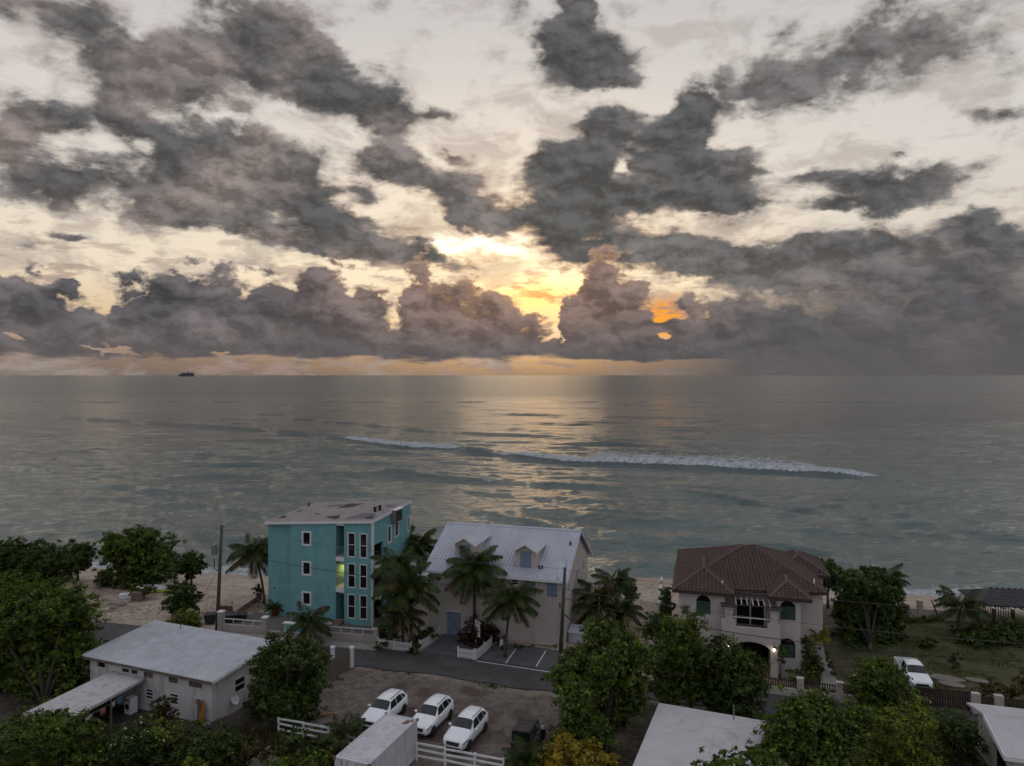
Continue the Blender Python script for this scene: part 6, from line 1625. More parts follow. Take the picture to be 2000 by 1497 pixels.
def crown_pts(lobes, dens, clump=.55, per=30):
    """leaf positions: tufts on the shells of ellipsoid lobes (centre, radii), plus a loose filling inside"""
    Cs, Os, Ss = [], [], []
    for c, r in lobes:
        c = np.array(c); r = np.array(r); area = 4 * math.pi * ((r[0] * r[1]) ** 1.6 / 3 + (r[0] * r[2]) ** 1.6 / 3 + (r[1] * r[2]) ** 1.6 / 3) ** (1 / 1.6)
        nc = max(7, int(area * dens * 2.5 / per))
        d = unit(G.normal(0, 1, (nc, 3))); rad = np.where(G.random(nc) < .85, np.where(G.random(nc) < .12, G.uniform(1.08, 1.28, nc), G.uniform(.80, 1.06, nc)), G.uniform(.5, .8, nc))[:, None]
        rad = rad * (1 + .20 * np.sin(d[:, :1] * 4 + c[0] * 3) * np.cos(d[:, 2:] * 5 + c[1] * 2) + .10 * np.sin(d[:, 1:2] * 9 + c[2] * 5))
        cc = c + d * r * rad
        k = np.repeat(np.arange(nc), per)
        cl = min(clump, r.min() * .5) * .9
        o = unit(G.normal(0, 1, (len(k), 3))); off = o * cl * G.uniform(.2, 1.0, (len(k), 1)) * np.array([.9, .9, .62])
        Cs.append(cc[k] + off); Os.append(unit(d[k] * .7 + o)); Ss.append(np.ones(len(k)))
        nf = int(area * dens * .45)
        f = unit(G.normal(0, 1, (nf, 3))); Cs.append(c + f * r * G.uniform(.25, .86, (nf, 1))); Os.append(f); Ss.append(np.full(nf, 1.7))
    return np.concatenate(Cs), np.concatenate(Os), np.concatenate(Ss)
def plant(name, label, cat, d, lobes, mat, leaf=.26, dens=26, base=None, deep=.85, trunk=True, bloom=None, tr=.16, group=None, extra=None):
    """tree or bush whose crown outline comes from photo pixels (cx, cy, rx, ry) at distance d from the camera"""
    k = d / F_PX; L = []
    for i, (px, py, rx, ry) in enumerate(lobes):
        dd = d + (((i * 37) % 7) / 6 - .5) * rx * k * .9
        L.append((((px - CX) * dd / F_PX, dd, CAM_H - (py - HY) * dd / F_PX), (rx * k, rx * k * deep, ry * k)))
    mx = np.mean([l[0][0] for l in L]); 
    if base is None: b = Vector((mx, d, 0))
    else: b = P(*base)
    gzb = float(gz(b.x, b.y)); b.z = gzb - .03
    t = thing(name, label, cat, b, 0, group)
    bb = np.array(b)
    L2 = [(np.array(c) - bb, r) for c, r in L]
    # nothing of the crown below the soil
    C, O, Sz = crown_pts(L2, dens)
    keep = C[:, 2] > .05
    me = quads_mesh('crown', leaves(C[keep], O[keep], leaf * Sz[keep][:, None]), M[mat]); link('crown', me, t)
    if bloom:
        bm_, share = bloom; idx = np.where(keep & (O[:, 2] > .0))[0]; idx = G.choice(idx, max(8, int(len(idx) * share)), replace=False)
        link('blossom', quads_mesh('blossom', leaves(C[idx] + O[idx] * .12, O[idx], leaf * .8), M[bm_]), t)
    if trunk:
        mb = MB(); zs = min(l[0][2] for l in L2); fork = max(.35, zs * .55)
        top = np.mean([l[0] for l in L2], 0)
        f = Vector((top[0] * .25, top[1] * .25, fork))
        mb.tube([(0, 0, -.1), (f.x * .5, f.y * .5, fork * .5), f], [tr * 1.25, tr, tr * .85], 8)
        for c, r in L2:
            e = Vector(c); m_ = f.lerp(e, .5) + Vector((0, 0, .15 * (e - f).length * .3))
            mb.tube([f, m_, e], [tr * .55, tr * .38, tr * .14], 6)
        mb.build('trunk', M['bark'], t, smooth=True)
    return t
TG = 'broadleaf trees and bushes'
plant('seagrape_tree', 'bushy dark tree at the beach edge, farthest along the shore', 'tree', 87, [(15, 1078, 36, 28), (58, 1084, 34, 26), (25, 1106, 42, 30), (-30, 1085, 40, 35)], 'leaf_dark', .3)
plant('seagrape_tree', 'dark low tree between the shore tree and the slim beach tree', 'tree', 84, [(92, 1096, 42, 32), (108, 1116, 32, 26), (70, 1120, 35, 28)], 'leaf_dark', .3)
plant('seagrape_tree', 'slim dark tree with bare foot standing on pale beach sand', 'tree', 91, [(150, 1084, 30, 24), (166, 1074, 18, 15), (128, 1098, 24, 20), (160, 1100, 18, 14)], 'leaf_dark', .32, 24, base=(152, 1130))
plant('shade_tree', 'large dense green tree hiding the end of the long house', 'tree', 59, [(60, 1192, 75, 50), (130, 1180, 52, 42), (90, 1240, 92, 66), (25, 1270, 70, 80), (105, 1312, 72, 66), (150, 1238, 38, 50), (40, 1345, 60, 58), (-30, 1200, 60, 60), (120, 1370, 50, 40), (60, 1390, 60, 30), (20, 1400, 50, 30), (140, 1330, 40, 40)], 'leaf_mid', .26, 26, base=(90, 1400), tr=.28)
plant('shade_tree', 'dense tree rising behind the large tree, towards the beach', 'tree', 69, [(15, 1152, 48, 32), (72, 1164, 44, 28), (-30, 1160, 40, 40), (60, 1190, 50, 30)], 'leaf_mid', .28)
plant('seagrape_tree', 'big rounded tree with two lobes on the beach', 'tree', 88, [(236, 1064, 36, 30), (274, 1054, 32, 24), (290, 1088, 52, 46), (244, 1094, 42, 38), (316, 1104, 32, 32), (272, 1124, 46, 24)], 'leaf_mid', .3, 28, base=(285, 1148))
plant('beach_tree', 'small open tree on the sand left of the utility pole', 'tree', 90, [(370, 1091, 24, 17), (386, 1104, 17, 17), (358, 1107, 16, 16), (374, 1122, 12, 12)], 'leaf_dark', .3, 22, base=(374, 1136))
plant('beach_tree', 'small dark tree behind the bright green bush', 'tree', 76.5, [(355, 1152, 24, 17), (344, 1174, 24, 22), (370, 1174, 20, 20), (388, 1165, 12, 8), (350, 1192, 18, 13)], 'leaf_dark', .28, 24, base=(352, 1208))
plant('bush', 'bright green bush behind the metal roof of the long house', 'bush', 71.4, [(362, 1208, 28, 16), (345, 1220, 19, 14), (379, 1210, 17, 16), (358, 1226, 24, 12)], 'leaf_bright', .2, 34, base=(360, 1240), trunk=False)
plant('bush', 'rounded dark shrub on the sand beside the big rounded tree', 'bush', 88, [(205, 1132, 20, 16), (214, 1140, 16, 10)], 'leaf_dark', .26, 26, trunk=False, base=(206, 1150))
plant('bush', 'low dark shrub beside the crates on the sand', 'bush', 83, [(290, 1150, 18, 9), (262, 1152, 14, 8)], 'leaf_dark', .24, 24, trunk=False, base=(280, 1160))
plant('mango_tree', 'dense dark tree between the long house and the timber fence', 'tree', 53.5, [(562, 1276, 50, 34), (604, 1284, 34, 30), (528, 1308, 40, 40), (590, 1328, 42, 42), (545, 1362, 52, 44), (510, 1362, 28, 36), (602, 1374, 26, 32), (572, 1394, 36, 22)], 'leaf_dark', .26, 30, base=(560, 1414), tr=.22)
plant('shade_tree', 'yellow green leafy tree in front of the lean-to roof', 'tree', 44, [(60, 1442, 62, 46), (122, 1432, 56, 42), (150, 1474, 58, 42), (28, 1484, 60, 44), (172, 1418, 22, 17), (112, 1402, 24, 16), (40, 1415, 25, 18)], 'leaf_mid', .20, 34)
plant('flowering_shrub', 'dark shrub dotted with white flowers near the lean-to', 'shrub', 45.5, [(232, 1452, 42, 36), (278, 1444, 36, 30), (205, 1480, 40, 30), (262, 1484, 55, 30)], 'leaf_dark', .2, 34, bloom=('bloom', .05))
plant('bush', 'light green bush in front of the long house wall', 'bush', 46.5, [(318, 1428, 30, 22), (345, 1436, 20, 18), (300, 1440, 22, 18)], 'leaf_bright', .18, 34)
plant('shrub', 'dark glossy shrub below the corner of the long house', 'shrub', 46, [(398, 1446, 46, 32), (440, 1460, 40, 30), (356, 1472, 46, 32), (420, 1484, 55, 30)], 'leaf_dark', .2, 32)
plant('bush', 'small yellow green bush at the foot of the dark glossy shrub', 'bush', 43.5, [(372, 1492, 24, 14), (395, 1498, 20, 12)], 'leaf_bright', .18, 34, trunk=False)
plant('bush', 'leafy bush against the long house wall beside the lean-to', 'bush', 51, [(322, 1372, 18, 18), (314, 1392, 22, 20), (334, 1395, 14, 16)], 'leaf_rust', .18, 30, base=(320, 1425))
plant('weed_patch', 'rusty brown weeds beside the low brown timber fence', 'weeds', 46.5, [(482, 1456, 32, 14), (520, 1470, 28, 12), (470, 1480, 26, 14)], 'leaf_rust', .16, 30, trunk=False)
plant('weed_patch', 'green weeds growing through the left white rail fence', 'weeds', 48.5, [(560, 1442, 34, 13), (610, 1452, 36, 13), (585, 1428, 18, 8)], 'leaf_dark', .16, 26, trunk=False)
plant('weed_patch', 'tangled green weeds at the foot of the container', 'weeds', 45, [(600, 1484, 40, 14), (550, 1490, 40, 14), (640, 1474, 20, 16)], 'leaf_mid', .16, 26, trunk=False)
plant('weed_patch', 'low green weeds along the foot of the timber fence', 'weeds', 58, [(640, 1340, 16, 4), (660, 1328, 12, 4)], 'leaf_mid', .14, 26, trunk=False)
plant('shade_tree', 'tall leafy tree between the gravel lot and the guest house', 'tree', 52, [(1165, 1230, 30, 24), (1190, 1288, 68, 52), (1132, 1298, 46, 42), (1242, 1282, 40, 44), (1098, 1324, 30, 26), (1160, 1350, 50, 44), (1220, 1352, 44, 44), (1078, 1324, 16, 8), (1205, 1255, 40, 32), (1200, 1395, 40, 26)], 'leaf_mid', .24, 32, base=(1194, 1442), tr=.2)
plant('shade_tree', 'lower bushy tree right of the dark off road vehicle', 'tree', 48, [(1122, 1372, 38, 38), (1142, 1420, 46, 38), (1108, 1442, 40, 32), (1166, 1452, 40, 36), (1130, 1342, 28, 24)], 'leaf_mid', .22, 32)
plant('shade_tree', 'dark tree in front of the left wing of the villa', 'tree', 55, [(1338, 1226, 38, 30), (1330, 1264, 52, 42), (1310, 1310, 42, 46), (1360, 1300, 42, 42), (1300, 1352, 28, 30), (1348, 1345, 36, 26)], 'leaf_mid', .24, 32, base=(1352, 1392), tr=.16)
plant('shade_tree', 'dark rounded tree in front of the villa porch', 'tree', 54, [(1420, 1280, 42, 32), (1440, 1320, 54, 40), (1470, 1332, 28, 40), (1408, 1352, 46, 36), (1442, 1372, 42, 26)], 'leaf_dark', .24, 34, base=(1430, 1408), tr=.16)
plant('golden_tree', 'bright yellow leaved tree at the edge of the grey roof', 'tree', 44.5, [(1100, 1464, 36, 24), (1150, 1474, 36, 26), (1190, 1492, 28, 18), (1076, 1486, 24, 17), (1130, 1500, 50, 25), (1098, 1440, 10, 12)], 'leaf_yellow', .18, 36)
plant('seagrape_tree', 'dark tree with a thin bare trunk right of the villa roof', 'tree', 81, [(1614, 1110, 20, 17), (1626, 1130, 18, 22), (1606, 1136, 13, 18)], 'leaf_dark', .3, 28, base=(1617, 1185))
plant('seagrape_tree', 'broad dark seagrape tree on the lawn beside the villa', 'tree', 71, [(1680, 1140, 46, 30), (1720, 1152, 40, 35), (1690, 1180, 56, 42), (1732, 1196, 40, 36), (1660, 1192, 30, 36), (1700, 1230, 50, 24), (1690, 1112, 8, 8), (1675, 1245, 36, 20), (1728, 1240, 36, 20)], 'leaf_dark', .32, 28, base=(1700, 1272), tr=.24)
plant('hedge', 'thick dark hedge in front of the beach pavilion', 'hedge', 70, [(1905, 1242, 38, 22), (1955, 1238, 45, 24), (2000, 1250, 45, 26), (2060, 1250, 50, 28)], 'leaf_dark', .26, 28, trunk=False)
plant('hedge', 'low curved clipped hedge at the sea end of the lawn', 'hedge', 75, [(1772, 1216, 14, 6), (1790, 1211, 14, 6), (1808, 1208, 14, 6), (1826, 1207, 14, 6)], 'leaf_mid', .18, 40, trunk=False)
plant('bush', 'spiky dark bush alone on the lawn above the pickup', 'bush', 68, [(1810, 1254, 16, 9), (1800, 1258, 10, 8), (1821, 1256, 10, 8)], 'leaf_dark', .22, 30, trunk=False)
plant('shrub', 'small upright shrub on the lawn right of the pickup', 'shrub', 63, [(1865, 1284, 10, 10), (1856, 1290, 9, 8), (1868, 1298, 9, 10)], 'leaf_dark', .2, 30, base=(1868, 1316), tr=.06)
plant('shrub', 'leafy yellow green shrub in front of the pickup', 'shrub', 54.5, [(1716, 1318, 48, 24), (1692, 1344, 34, 26), (1740, 1350, 40, 30), (1722, 1300, 26, 14), (1715, 1375, 45, 20)], 'leaf_mid', .22, 34, base=(1716, 1398))
plant('shade_tree', 'broad leafy tree beside the right edge of the grey roof', 'tree', 43, [(1540, 1404, 42, 32), (1590, 1392, 56, 36), (1560, 1442, 66, 46), (1640, 1422, 56, 46), (1620, 1472, 68, 42), (1518, 1455, 34, 34), (1680, 1402, 34, 26), (1490, 1478, 34, 26), (1530, 1490, 50, 24), (1600, 1364, 24, 14)], 'leaf_mid', .23, 32, tr=.22)
plant('shade_tree', 'leafy tree with yellow tips left of the dark round shrub', 'tree', 46.5, [(1746, 1422, 52, 42), (1790, 1404, 34, 36), (1772, 1462, 58, 42), (1722, 1474, 48, 38), (1810, 1480, 40, 26)], 'leaf_bright', .2, 28, tr=.18)
plant('flowering_tree', 'small tree with pale blossom left of the dark gate', 'tree', 50, [(1796, 1366, 17, 17), (1790, 1388, 20, 16), (1806, 1384, 14, 16)], 'leaf_mid', .2, 34, bloom=('bloom_pale', .35))
plant('shrub', 'dark round shrub left of the small gabled house', 'shrub', 47.5, [(1868, 1422, 38, 30), (1890, 1444, 30, 30), (1848, 1444, 26, 36), (1872, 1470, 36, 24)], 'leaf_dark', .2, 34)
plant('shade_tree', 'leafy treetop reaching over the lower edge of the grey roof', 'tree', 37, [(1440, 1490, 56, 20), (1475, 1478, 24, 16), (1400, 1502, 40, 16), (1505, 1490, 30, 20)], 'leaf_mid', .2, 32)
plant('flowering_shrub', 'dark bush with white flowers at the left corner of the villa', 'shrub', 65.5, [(1282, 1216, 26, 24), (1264, 1234, 18, 13), (1300, 1240, 24, 20)], 'leaf_dark', .22, 32, bloom=('bloom', .03))
plant('shrub', 'tall dark shrub against the side wall of the villa', 'shrub', 70, [(1302, 1162, 14, 20), (1306, 1190, 14, 24), (1296, 1185, 10, 18)], 'leaf_dark', .24, 30)
plant('shrub', 'slim dark shrub before the lower arched window of the villa', 'shrub', 60.5, [(1526, 1278, 12, 14), (1532, 1268, 10, 12)], 'leaf_dark', .16, 34, base=(1524, 1325), tr=.04)
plant('shrub', 'dark shrub at the right corner of the villa', 'shrub', 61, [(1582, 1280, 18, 30), (1590, 1302, 18, 20), (1574, 1255, 12, 14)], 'leaf_dark', .2, 32)
plant('bush', 'low leafy bush behind the brown pickets of the villa wall', 'bush', 60, [(1566, 1322, 26, 12), (1590, 1322, 16, 14)], 'leaf_mid', .18, 32, trunk=False)
plant('hedge', 'narrow clipped hedge along the path beside the villa', 'hedge', 61.5, [(1616, 1282, 7, 12), (1622, 1298, 7, 12), (1628, 1314, 7, 12)], 'leaf_dark', .16, 36, trunk=False)
plant('flowering_shrub', 'dark red leaved bush beside the sign board', 'shrub', 69, [(932, 1236, 30, 26), (915, 1252, 20, 18), (955, 1245, 22, 20)], 'leaf_red', .2, 34)
plant('hedge', 'low dark planting along the foot of the guest house wall', 'hedge', 68, [(1012, 1262, 14, 4), (1034, 1265, 14, 4), (1056, 1268, 14, 4), (1078, 1271, 14, 4)], 'leaf_dark', .14, 36, trunk=False)
plant('bush', 'spiky dark plant at the left end of the picket fence', 'bush', 66.8, [(744, 1262, 13, 9), (752, 1258, 8, 6)], 'leaf_dark', .2, 30, trunk=False)
plant('bush', 'dark plant at the corner where the picket fence turns up the driveway', 'bush', 66.4, [(812, 1266, 13, 12), (806, 1272, 8, 6)], 'leaf_dark', .2, 30, trunk=False)
plant('flowering_shrub', 'dark shrub with a few white flowers beside the wall end of the turquoise block', 'shrub', 69.5, [(756, 1228, 20, 16), (744, 1240, 14, 12), (768, 1238, 16, 14)], 'leaf_dark', .2, 32, bloom=('bloom', .01))
plant('bush', 'dense dark bush in the garden behind the picket fence', 'bush', 69.5, [(835, 1240, 20, 14), (815, 1248, 16, 12)], 'leaf_dark', .2, 32, trunk=False)
plant('shrub', 'rust coloured shrubs behind the low white wall right of the gate', 'shrub', 56, [(1955, 1350, 26, 14), (1930, 1345, 18, 12), (1975, 1352, 20, 12)], 'leaf_rust', .18, 30)
plant('shrub', 'orange tinged shrub beyond the low white wall and its last pier', 'shrub', 55, [(2000, 1340, 24, 18), (2030, 1345, 30, 20)], 'leaf_rust', .18, 30)
plant('bush', 'dark shrub beside the garden wall left of the turquoise block', 'bush', 82, [(503, 1150, 9, 11), (508, 1160, 9, 8)], 'leaf_dark', .2, 30, trunk=False, base=(506, 1172))
plant('hedge', 'dark shrubs growing under the broad seagrape tree', 'shrub', 68.5, [(1665, 1262, 24, 10), (1700, 1262, 28, 10), (1735, 1258, 22, 10)], 'leaf_dark', .2, 26, trunk=False)
plant('seagrape_tree', 'dark round seagrape bush beside the palms near the guest house balcony', 'tree', 77, [(1222, 1140, 18, 16), (1232, 1160, 14, 12), (1214, 1122, 12, 8), (1238, 1148, 8, 10)], 'leaf_dark', .3, 28)

def frond_mesh(e0, bend, L, m, wid=.95, n=60):
    ts = np.linspace(0, 1, 15); ph = np.radians(e0 - bend * ts ** 1.2); st = L / 14
    x = np.concatenate([[0], np.cumsum(np.cos(ph[:-1]) * st)]); z = np.concatenate([[0], np.cumsum(np.sin(ph[:-1]) * st)])
    Q = []
    for s in (-1, 1):
        t = np.linspace(.14, .99, n); px = np.interp(t, ts, x); pz = np.interp(t, ts, z); a = np.interp(t, ts, ph)
        ln = wid * (np.sin(np.pi * np.clip(t * .92 + .1, 0, 1)) ** .6) * G.uniform(.85, 1.1, n) * L / 3
        base = np.stack([px, np.zeros(n), pz], 1); tan = np.stack([np.cos(a), np.zeros(n), np.sin(a)], 1)
        dirv = unit(np.stack([np.zeros(n), np.full(n, s * 1.0), np.zeros(n)], 1) * .8 + tan * .55 + np.array([0, 0, -1]) * G.uniform(.35, 1.0, (n, 1)))
        tip = base + dirv * ln[:, None] + np.array([0, 0, -1]) * ln[:, None] * .15; w = .042 * L / 3
        mid = base + dirv * ln[:, None] * .5
        Q.append(np.stack([base - tan * w, mid - tan * w * .9, tip, mid + tan * w * .9], 1))
    # rachis as thin blades
    r = []
    for i in range(14):
        w = .04 * (1 - i / 15) * L / 3
        r.append([[x[i], -w, z[i] + .01], [x[i + 1], -w, z[i + 1] + .01], [x[i + 1], w, z[i + 1] + .01], [x[i], w, z[i] + .01]])
    Q.append(np.array(r))
    return quads_mesh('frond', np.concatenate(Q), M[m])
FCACHE = {}
def palm(label, base, crown, L=3.2, n=20, mat='frond', old=.12, lean=None, d=None, tr=.14, nut=False, low=-25, ground=None, name='coconut_palm', cat='palm tree'):
    b = P(*base) if d is None else Vector((at_d(base[0], d), d, 0)); b.z = float(gz(b.x, b.y)) - .03 if ground is None else ground
    dd = b.y; top = Vector((at_d(crown[0], dd) - b.x, 0, CAM_H - (crown[1] - HY) * dd / F_PX - b.z))
    t = thing(name, label, cat, b)
    mb = MB(); H = top.z; pts = [Vector((top.x * (k / 8) ** 1.6, .12 * math.sin(k * .4), H * k / 8)) for k in range(9)]
    rad = [tr * (1.5 if k == 0 else 1.05 - .04 * k) for k in range(9)]
    mb.tube(pts, rad, 9); mb.build('trunk', M['palm_bark'], t, smooth=True)
    n = int(n * 1.3)
    for i in range(n):
        f = i / (n - 1); e0 = 82 - f * (82 - low) + random.uniform(-6, 6); cls = round(e0 / 12) * 12
        m = mat if random.random() > old * (2.2 if e0 < 10 else .3) else 'frond_old'
        key = (cls, round(L, 1), m, i % 2)
        if key not in FCACHE: FCACHE[key] = frond_mesh(cls, 92 if cls > 20 else 70 if cls > -10 else 45, L, m)
        az = i * 2.399963 + random.uniform(-.2, .2); s = random.uniform(.85, 1.08)
        o = link('frond', FCACHE[key], t, loc=pts[-1] + Vector((math.cos(az) * .08, math.sin(az) * .08, -.1 * f)), rot=(random.uniform(-.12, .12), 0, az)); o.scale = (s, s, s)
    if nut:
        for k in range(5):
            a = k * 1.3; MB().lathe([(.02, -.13), (.10, -.07), (.115, 0), (.09, .08), (.02, .12)], 9, (pts[-1].x + .25 * math.cos(a), .25 * math.sin(a), pts[-1].z - .35 - .06 * (k % 2))).build('coconut', M['frond_nut'], t, smooth=True)
    return t
M['frond_nut'] = pm('coconut_husk', (0.07, 0.075, 0.02), .7, .2, 5)
palm('lone coconut palm between the utility pole and the turquoise block', (516, 1180), (497, 1082), 3.6, 22)
palm('largest coconut palm behind the roadside picket fence', (803, 1262), (794, 1146), 3.7, 22, nut=True)
palm('coconut palm close to the side balconies of the turquoise block', (772, 1238), (774, 1104), 3.0, 18)
palm('coconut palm rising behind the turquoise block on its beach side', (822, 1180), (818, 1068), 3.4, 20, d=82)
palm('coconut palm near the beach, in the gap between the two tall houses', (782, 1180), (780, 1060), 3.2, 18, d=84)
palm('short wide palm among the roadside picket fence plants', (787, 1266), (784, 1200), 3.0, 18, low=-35, old=.25)
palm('coconut palm in front of the left dormer of the guest house', (926, 1248), (926, 1112), 3.6, 24, nut=True, low=-35, old=.2)
palm('coconut palm at the parking bays with drooping fronds', (986, 1284), (1000, 1168), 3.2, 22, low=-35)
palm('bushy palm beside the right gable of the guest house', (1165, 1236), (1168, 1172), 3.3, 22, low=-30, old=.2)
palm('palm behind the bushy palm towards the beach', (1205, 1222), (1200, 1142), 2.8, 18, d=75)
palm('short palm leaning towards the sandy gap right of the guest house', (1212, 1236), (1218, 1190), 2.6, 18, old=.3, low=-30)
palm('palm beside the beach pavilion with long arching fronds', (1872, 1245), (1878, 1186), 2.9, 18, low=-20)
palm('palm crown showing behind the broad seagrape tree', (1738, 1180), (1738, 1128), 2.3, 16, d=77)
palm('young palm on the roadside before the low cream wall', (606, 1268), (604, 1216), 2.7, 18, low=-25)
palm('small upright palm beside the left end of the container', (674, 1474), (674, 1432), 1.9, 14, low=20, tr=.09, old=.3)
palm('low feathery palm below the dark off road vehicle', (1028, 1500), (1028, 1486), 1.9, 20, low=0, tr=.1, d=46)
palm('small yellow palm at the side of the villa', (1596, 1290), (1598, 1240), 1.3, 18, 'frond_y', 0, low=-10, tr=.06, d=63)
palm('low palm clump behind the yellow leaved tree', (1052, 1500), (1058, 1478), 1.6, 16, low=5, tr=.09, d=46.5)
# ------------------------------------------------------------------ small things
def gpos(px, py): 
    p = P(px, py); p.z = float(gz(p.x, p.y)) - .03; return p
M['red_pot'] = pm('red_glazed_pot', (0.12, 0.022, 0.018), .4, .2, 4)
M['crate'] = pm('old_crate', (0.16, 0.115, 0.085), .9, .25, 3, .3)
M['orange'] = pm('orange_board', (0.33, 0.13, 0.030), .6, .15, 3)
M['bin'] = pm('dark_plastic', (0.022, 0.026, 0.026), .6, .2, 3)
M['brick'] = pm('red_brick', (0.13, 0.06, 0.045), .9, .25, 6)
M['stone'] = pm('pale_stone', (0.17, 0.145, 0.125), .95, .25, 2, .5, 9)
M['yellow'] = pm('yellow_plastic', (0.36, 0.27, 0.02), .6, .1, 3)
M['cloth_w'] = pm('pale_cloth', (0.42, 0.38, 0.37), .95, .1, 3)
M['cloth_b'] = pm('blue_cloth', (0.10, 0.16, 0.24), .95, .1, 3)
M['cloth_o'] = pm('coral_cloth', (0.34, 0.13, 0.09), .95, .1, 3)

def potted(px, py):
    b = gpos(px, py); t = thing('plant_pot', 'round red glazed pot beside the turquoise wall', 'pot', b)
    MB().lathe([(.22, 0), (.36, .2), (.40, .5), (.34, .68), (.38, .72), (.36, .78), (.30, .78), (.29, .70)], 16).build('pot', M['red_pot'], t, smooth=True)
    MB().lathe([(.02, .69), (.29, .70)], 16).build('soil', M['bark'], t)
    palm('young palm growing in the red pot', (px, py), (px - 3, py - 17), 1.2, 12, low=10, tr=.05, ground=b.z + .7, d=b.y)
potted(537, 1203)
def crate(px, py, rz, s, label, mat='crate'):
    t = thing('crate', label, 'crate', gpos(px, py), rz)
    w, d, h = s
    for k in range(4):
        z = h * k / 4 + .02
        MB().box(-w, w, -d, -d + .03, z, z + h / 4 - .025).build('slat', M[mat], t); MB().box(-w, w, d - .03, d, z, z + h / 4 - .025).build('slat', M[mat], t)
        MB().box(-w, -w + .03, -d + .032, d - .032, z, z + h / 4 - .025).build('slat', M[mat], t); MB().box(w - .03, w, -d + .032, d - .032, z, z + h / 4 - .025).build('slat', M[mat], t)
    MB().box(-w, w, -d, d, h, h + .03).build('lid', M[mat], t)
crate(270, 1172, .1, (.62, .5, .95), 'old brown wooden crate on the sand')
t = thing('cool_box', 'pale white box tilted on the sand beside the brown crate', 'box', gpos(247, 1168), .3); b_ = MB().box(-.7, .7, -.4, .4, 0, .42).build('body', M['whitepaint'], t, bevel=.05); l_ = MB().box(-.74, .74, -.44, .44, .422, .52).build('lid', M['whitepaint'], t, bevel=.03)
t = thing('driftwood_plank', 'pale plank lying on the sand in front of the brown crate', 'plank', gpos(266, 1176), .05); MB().box(-.9, .9, -.1, .1, 0, .07).build('board', M['stone'], t, bevel=.01)
def dinghy(px, py, rz, label):
    t = thing('dinghy', label, 'boat', gpos(px, py), rz); L, wd, h = 1.7, .62, .55; vs, fs = [], []; n = 12
    for i in range(n + 1):
        x = -L + 2 * L * i / n; k = math.sqrt(max(0, 1 - (abs(x / L) ** 2.4))) if x > 0 else (1 - .12 * abs(x / L)); k = max(k, .03)
        for j in range(9): a = math.pi * j / 8; vs.append((x, wd * k * math.cos(a), h * (.35 + .65 * k) * math.sin(a) ** .8))
    for i in range(n):
        for j in range(8): fs.append((i * 9 + j, (i + 1) * 9 + j, (i + 1) * 9 + j + 1, i * 9 + j + 1))
    fs.append(tuple(range(9))); MB().add(vs, fs).build('hull', M['whitepaint'], t, smooth=True)
    MB().box(-L, L * .9, -.03, .03, h + .0, h + .06).build('keel', M['whitepaint'], t)
dinghy(297, 1150, .2, 'white upturned dinghy under the big rounded beach tree')
t = thing('kayak', 'short yellow kayak on the ground beside the upturned dinghy', 'kayak', gpos(311, 1157), .35)
MB().add([(x, y * math.sqrt(max(.02, 1 - (x / 1.0) ** 2)), z) for x in np.linspace(-1, 1, 9) for y, z in ((-.3, .12), (-.2, .26), (.2, .26), (.3, .12), (.15, 0), (-.15, 0))], [(i * 6 + j, (i + 1) * 6 + j, (i + 1) * 6 + (j + 1) % 6, i * 6 + (j + 1) % 6) for i in range(8) for j in range(6)]).build('hull', M['yellow'], t, smooth=True)
MB().lathe([(.16, .265), (.2, .29), (.17, .30)], 12).build('cockpit', M['black'], t)
def bin_(px, py, label, w=.55, h=1.0):
    t = thing('rubbish_bin', label, 'bin', gpos(px, py), .2)
    MB().hexa([(-w * .8, -w * .7, .08), (w * .8, -w * .7, .08), (w * .8, w * .7, .08), (-w * .8, w * .7, .08), (-w, -w * .9, h), (w, -w * .9, h), (w, w * .9, h), (-w, w * .9, h)]).build('body', M['bin'], t)
    MB().box(-w * 1.06, w * 1.06, -w, w, h, h + .08).build('lid', M['bin'], t)
    for s in (-1, 1): MB().lathe([(.03, -.04), (.1, -.04), (.1, .04), (.03, .04)], 10, (s * w * .6, 0, .1)).build('wheel', M['tyre'], t)
bin_(411, 1218, 'dark rubbish bin on the sand beside the utility pole foot')
bin_(452, 1214, 'dark bin behind the low cream wall and its railing', .7, .8)
bin_(471, 1212, 'wide dark bin next to the brown board fence', .6, .7)
def stack(px, py):
    t = thing('brick_stack', 'low stack of red bricks near the utility pole', 'bricks', gpos(px, py), -.2)
    bm_ = MB().box(-.15, .15, -.07, .07, 0, .13).mesh('brick', M['brick'])
    for k in range(4):
        for i in range(5): link('brick', bm_, t, loc=((i - 2) * .33 + random.uniform(-.02, .02), random.uniform(-.03, .03), k * .135), rot=(0, 0, random.uniform(-.06, .06)))
stack(441, 1193)
yard_fence(xy(466, 1203), xy(511, 1172), .75, 'low brown board fence on the sand left of the turquoise block', 'terracotta', .01, .3)
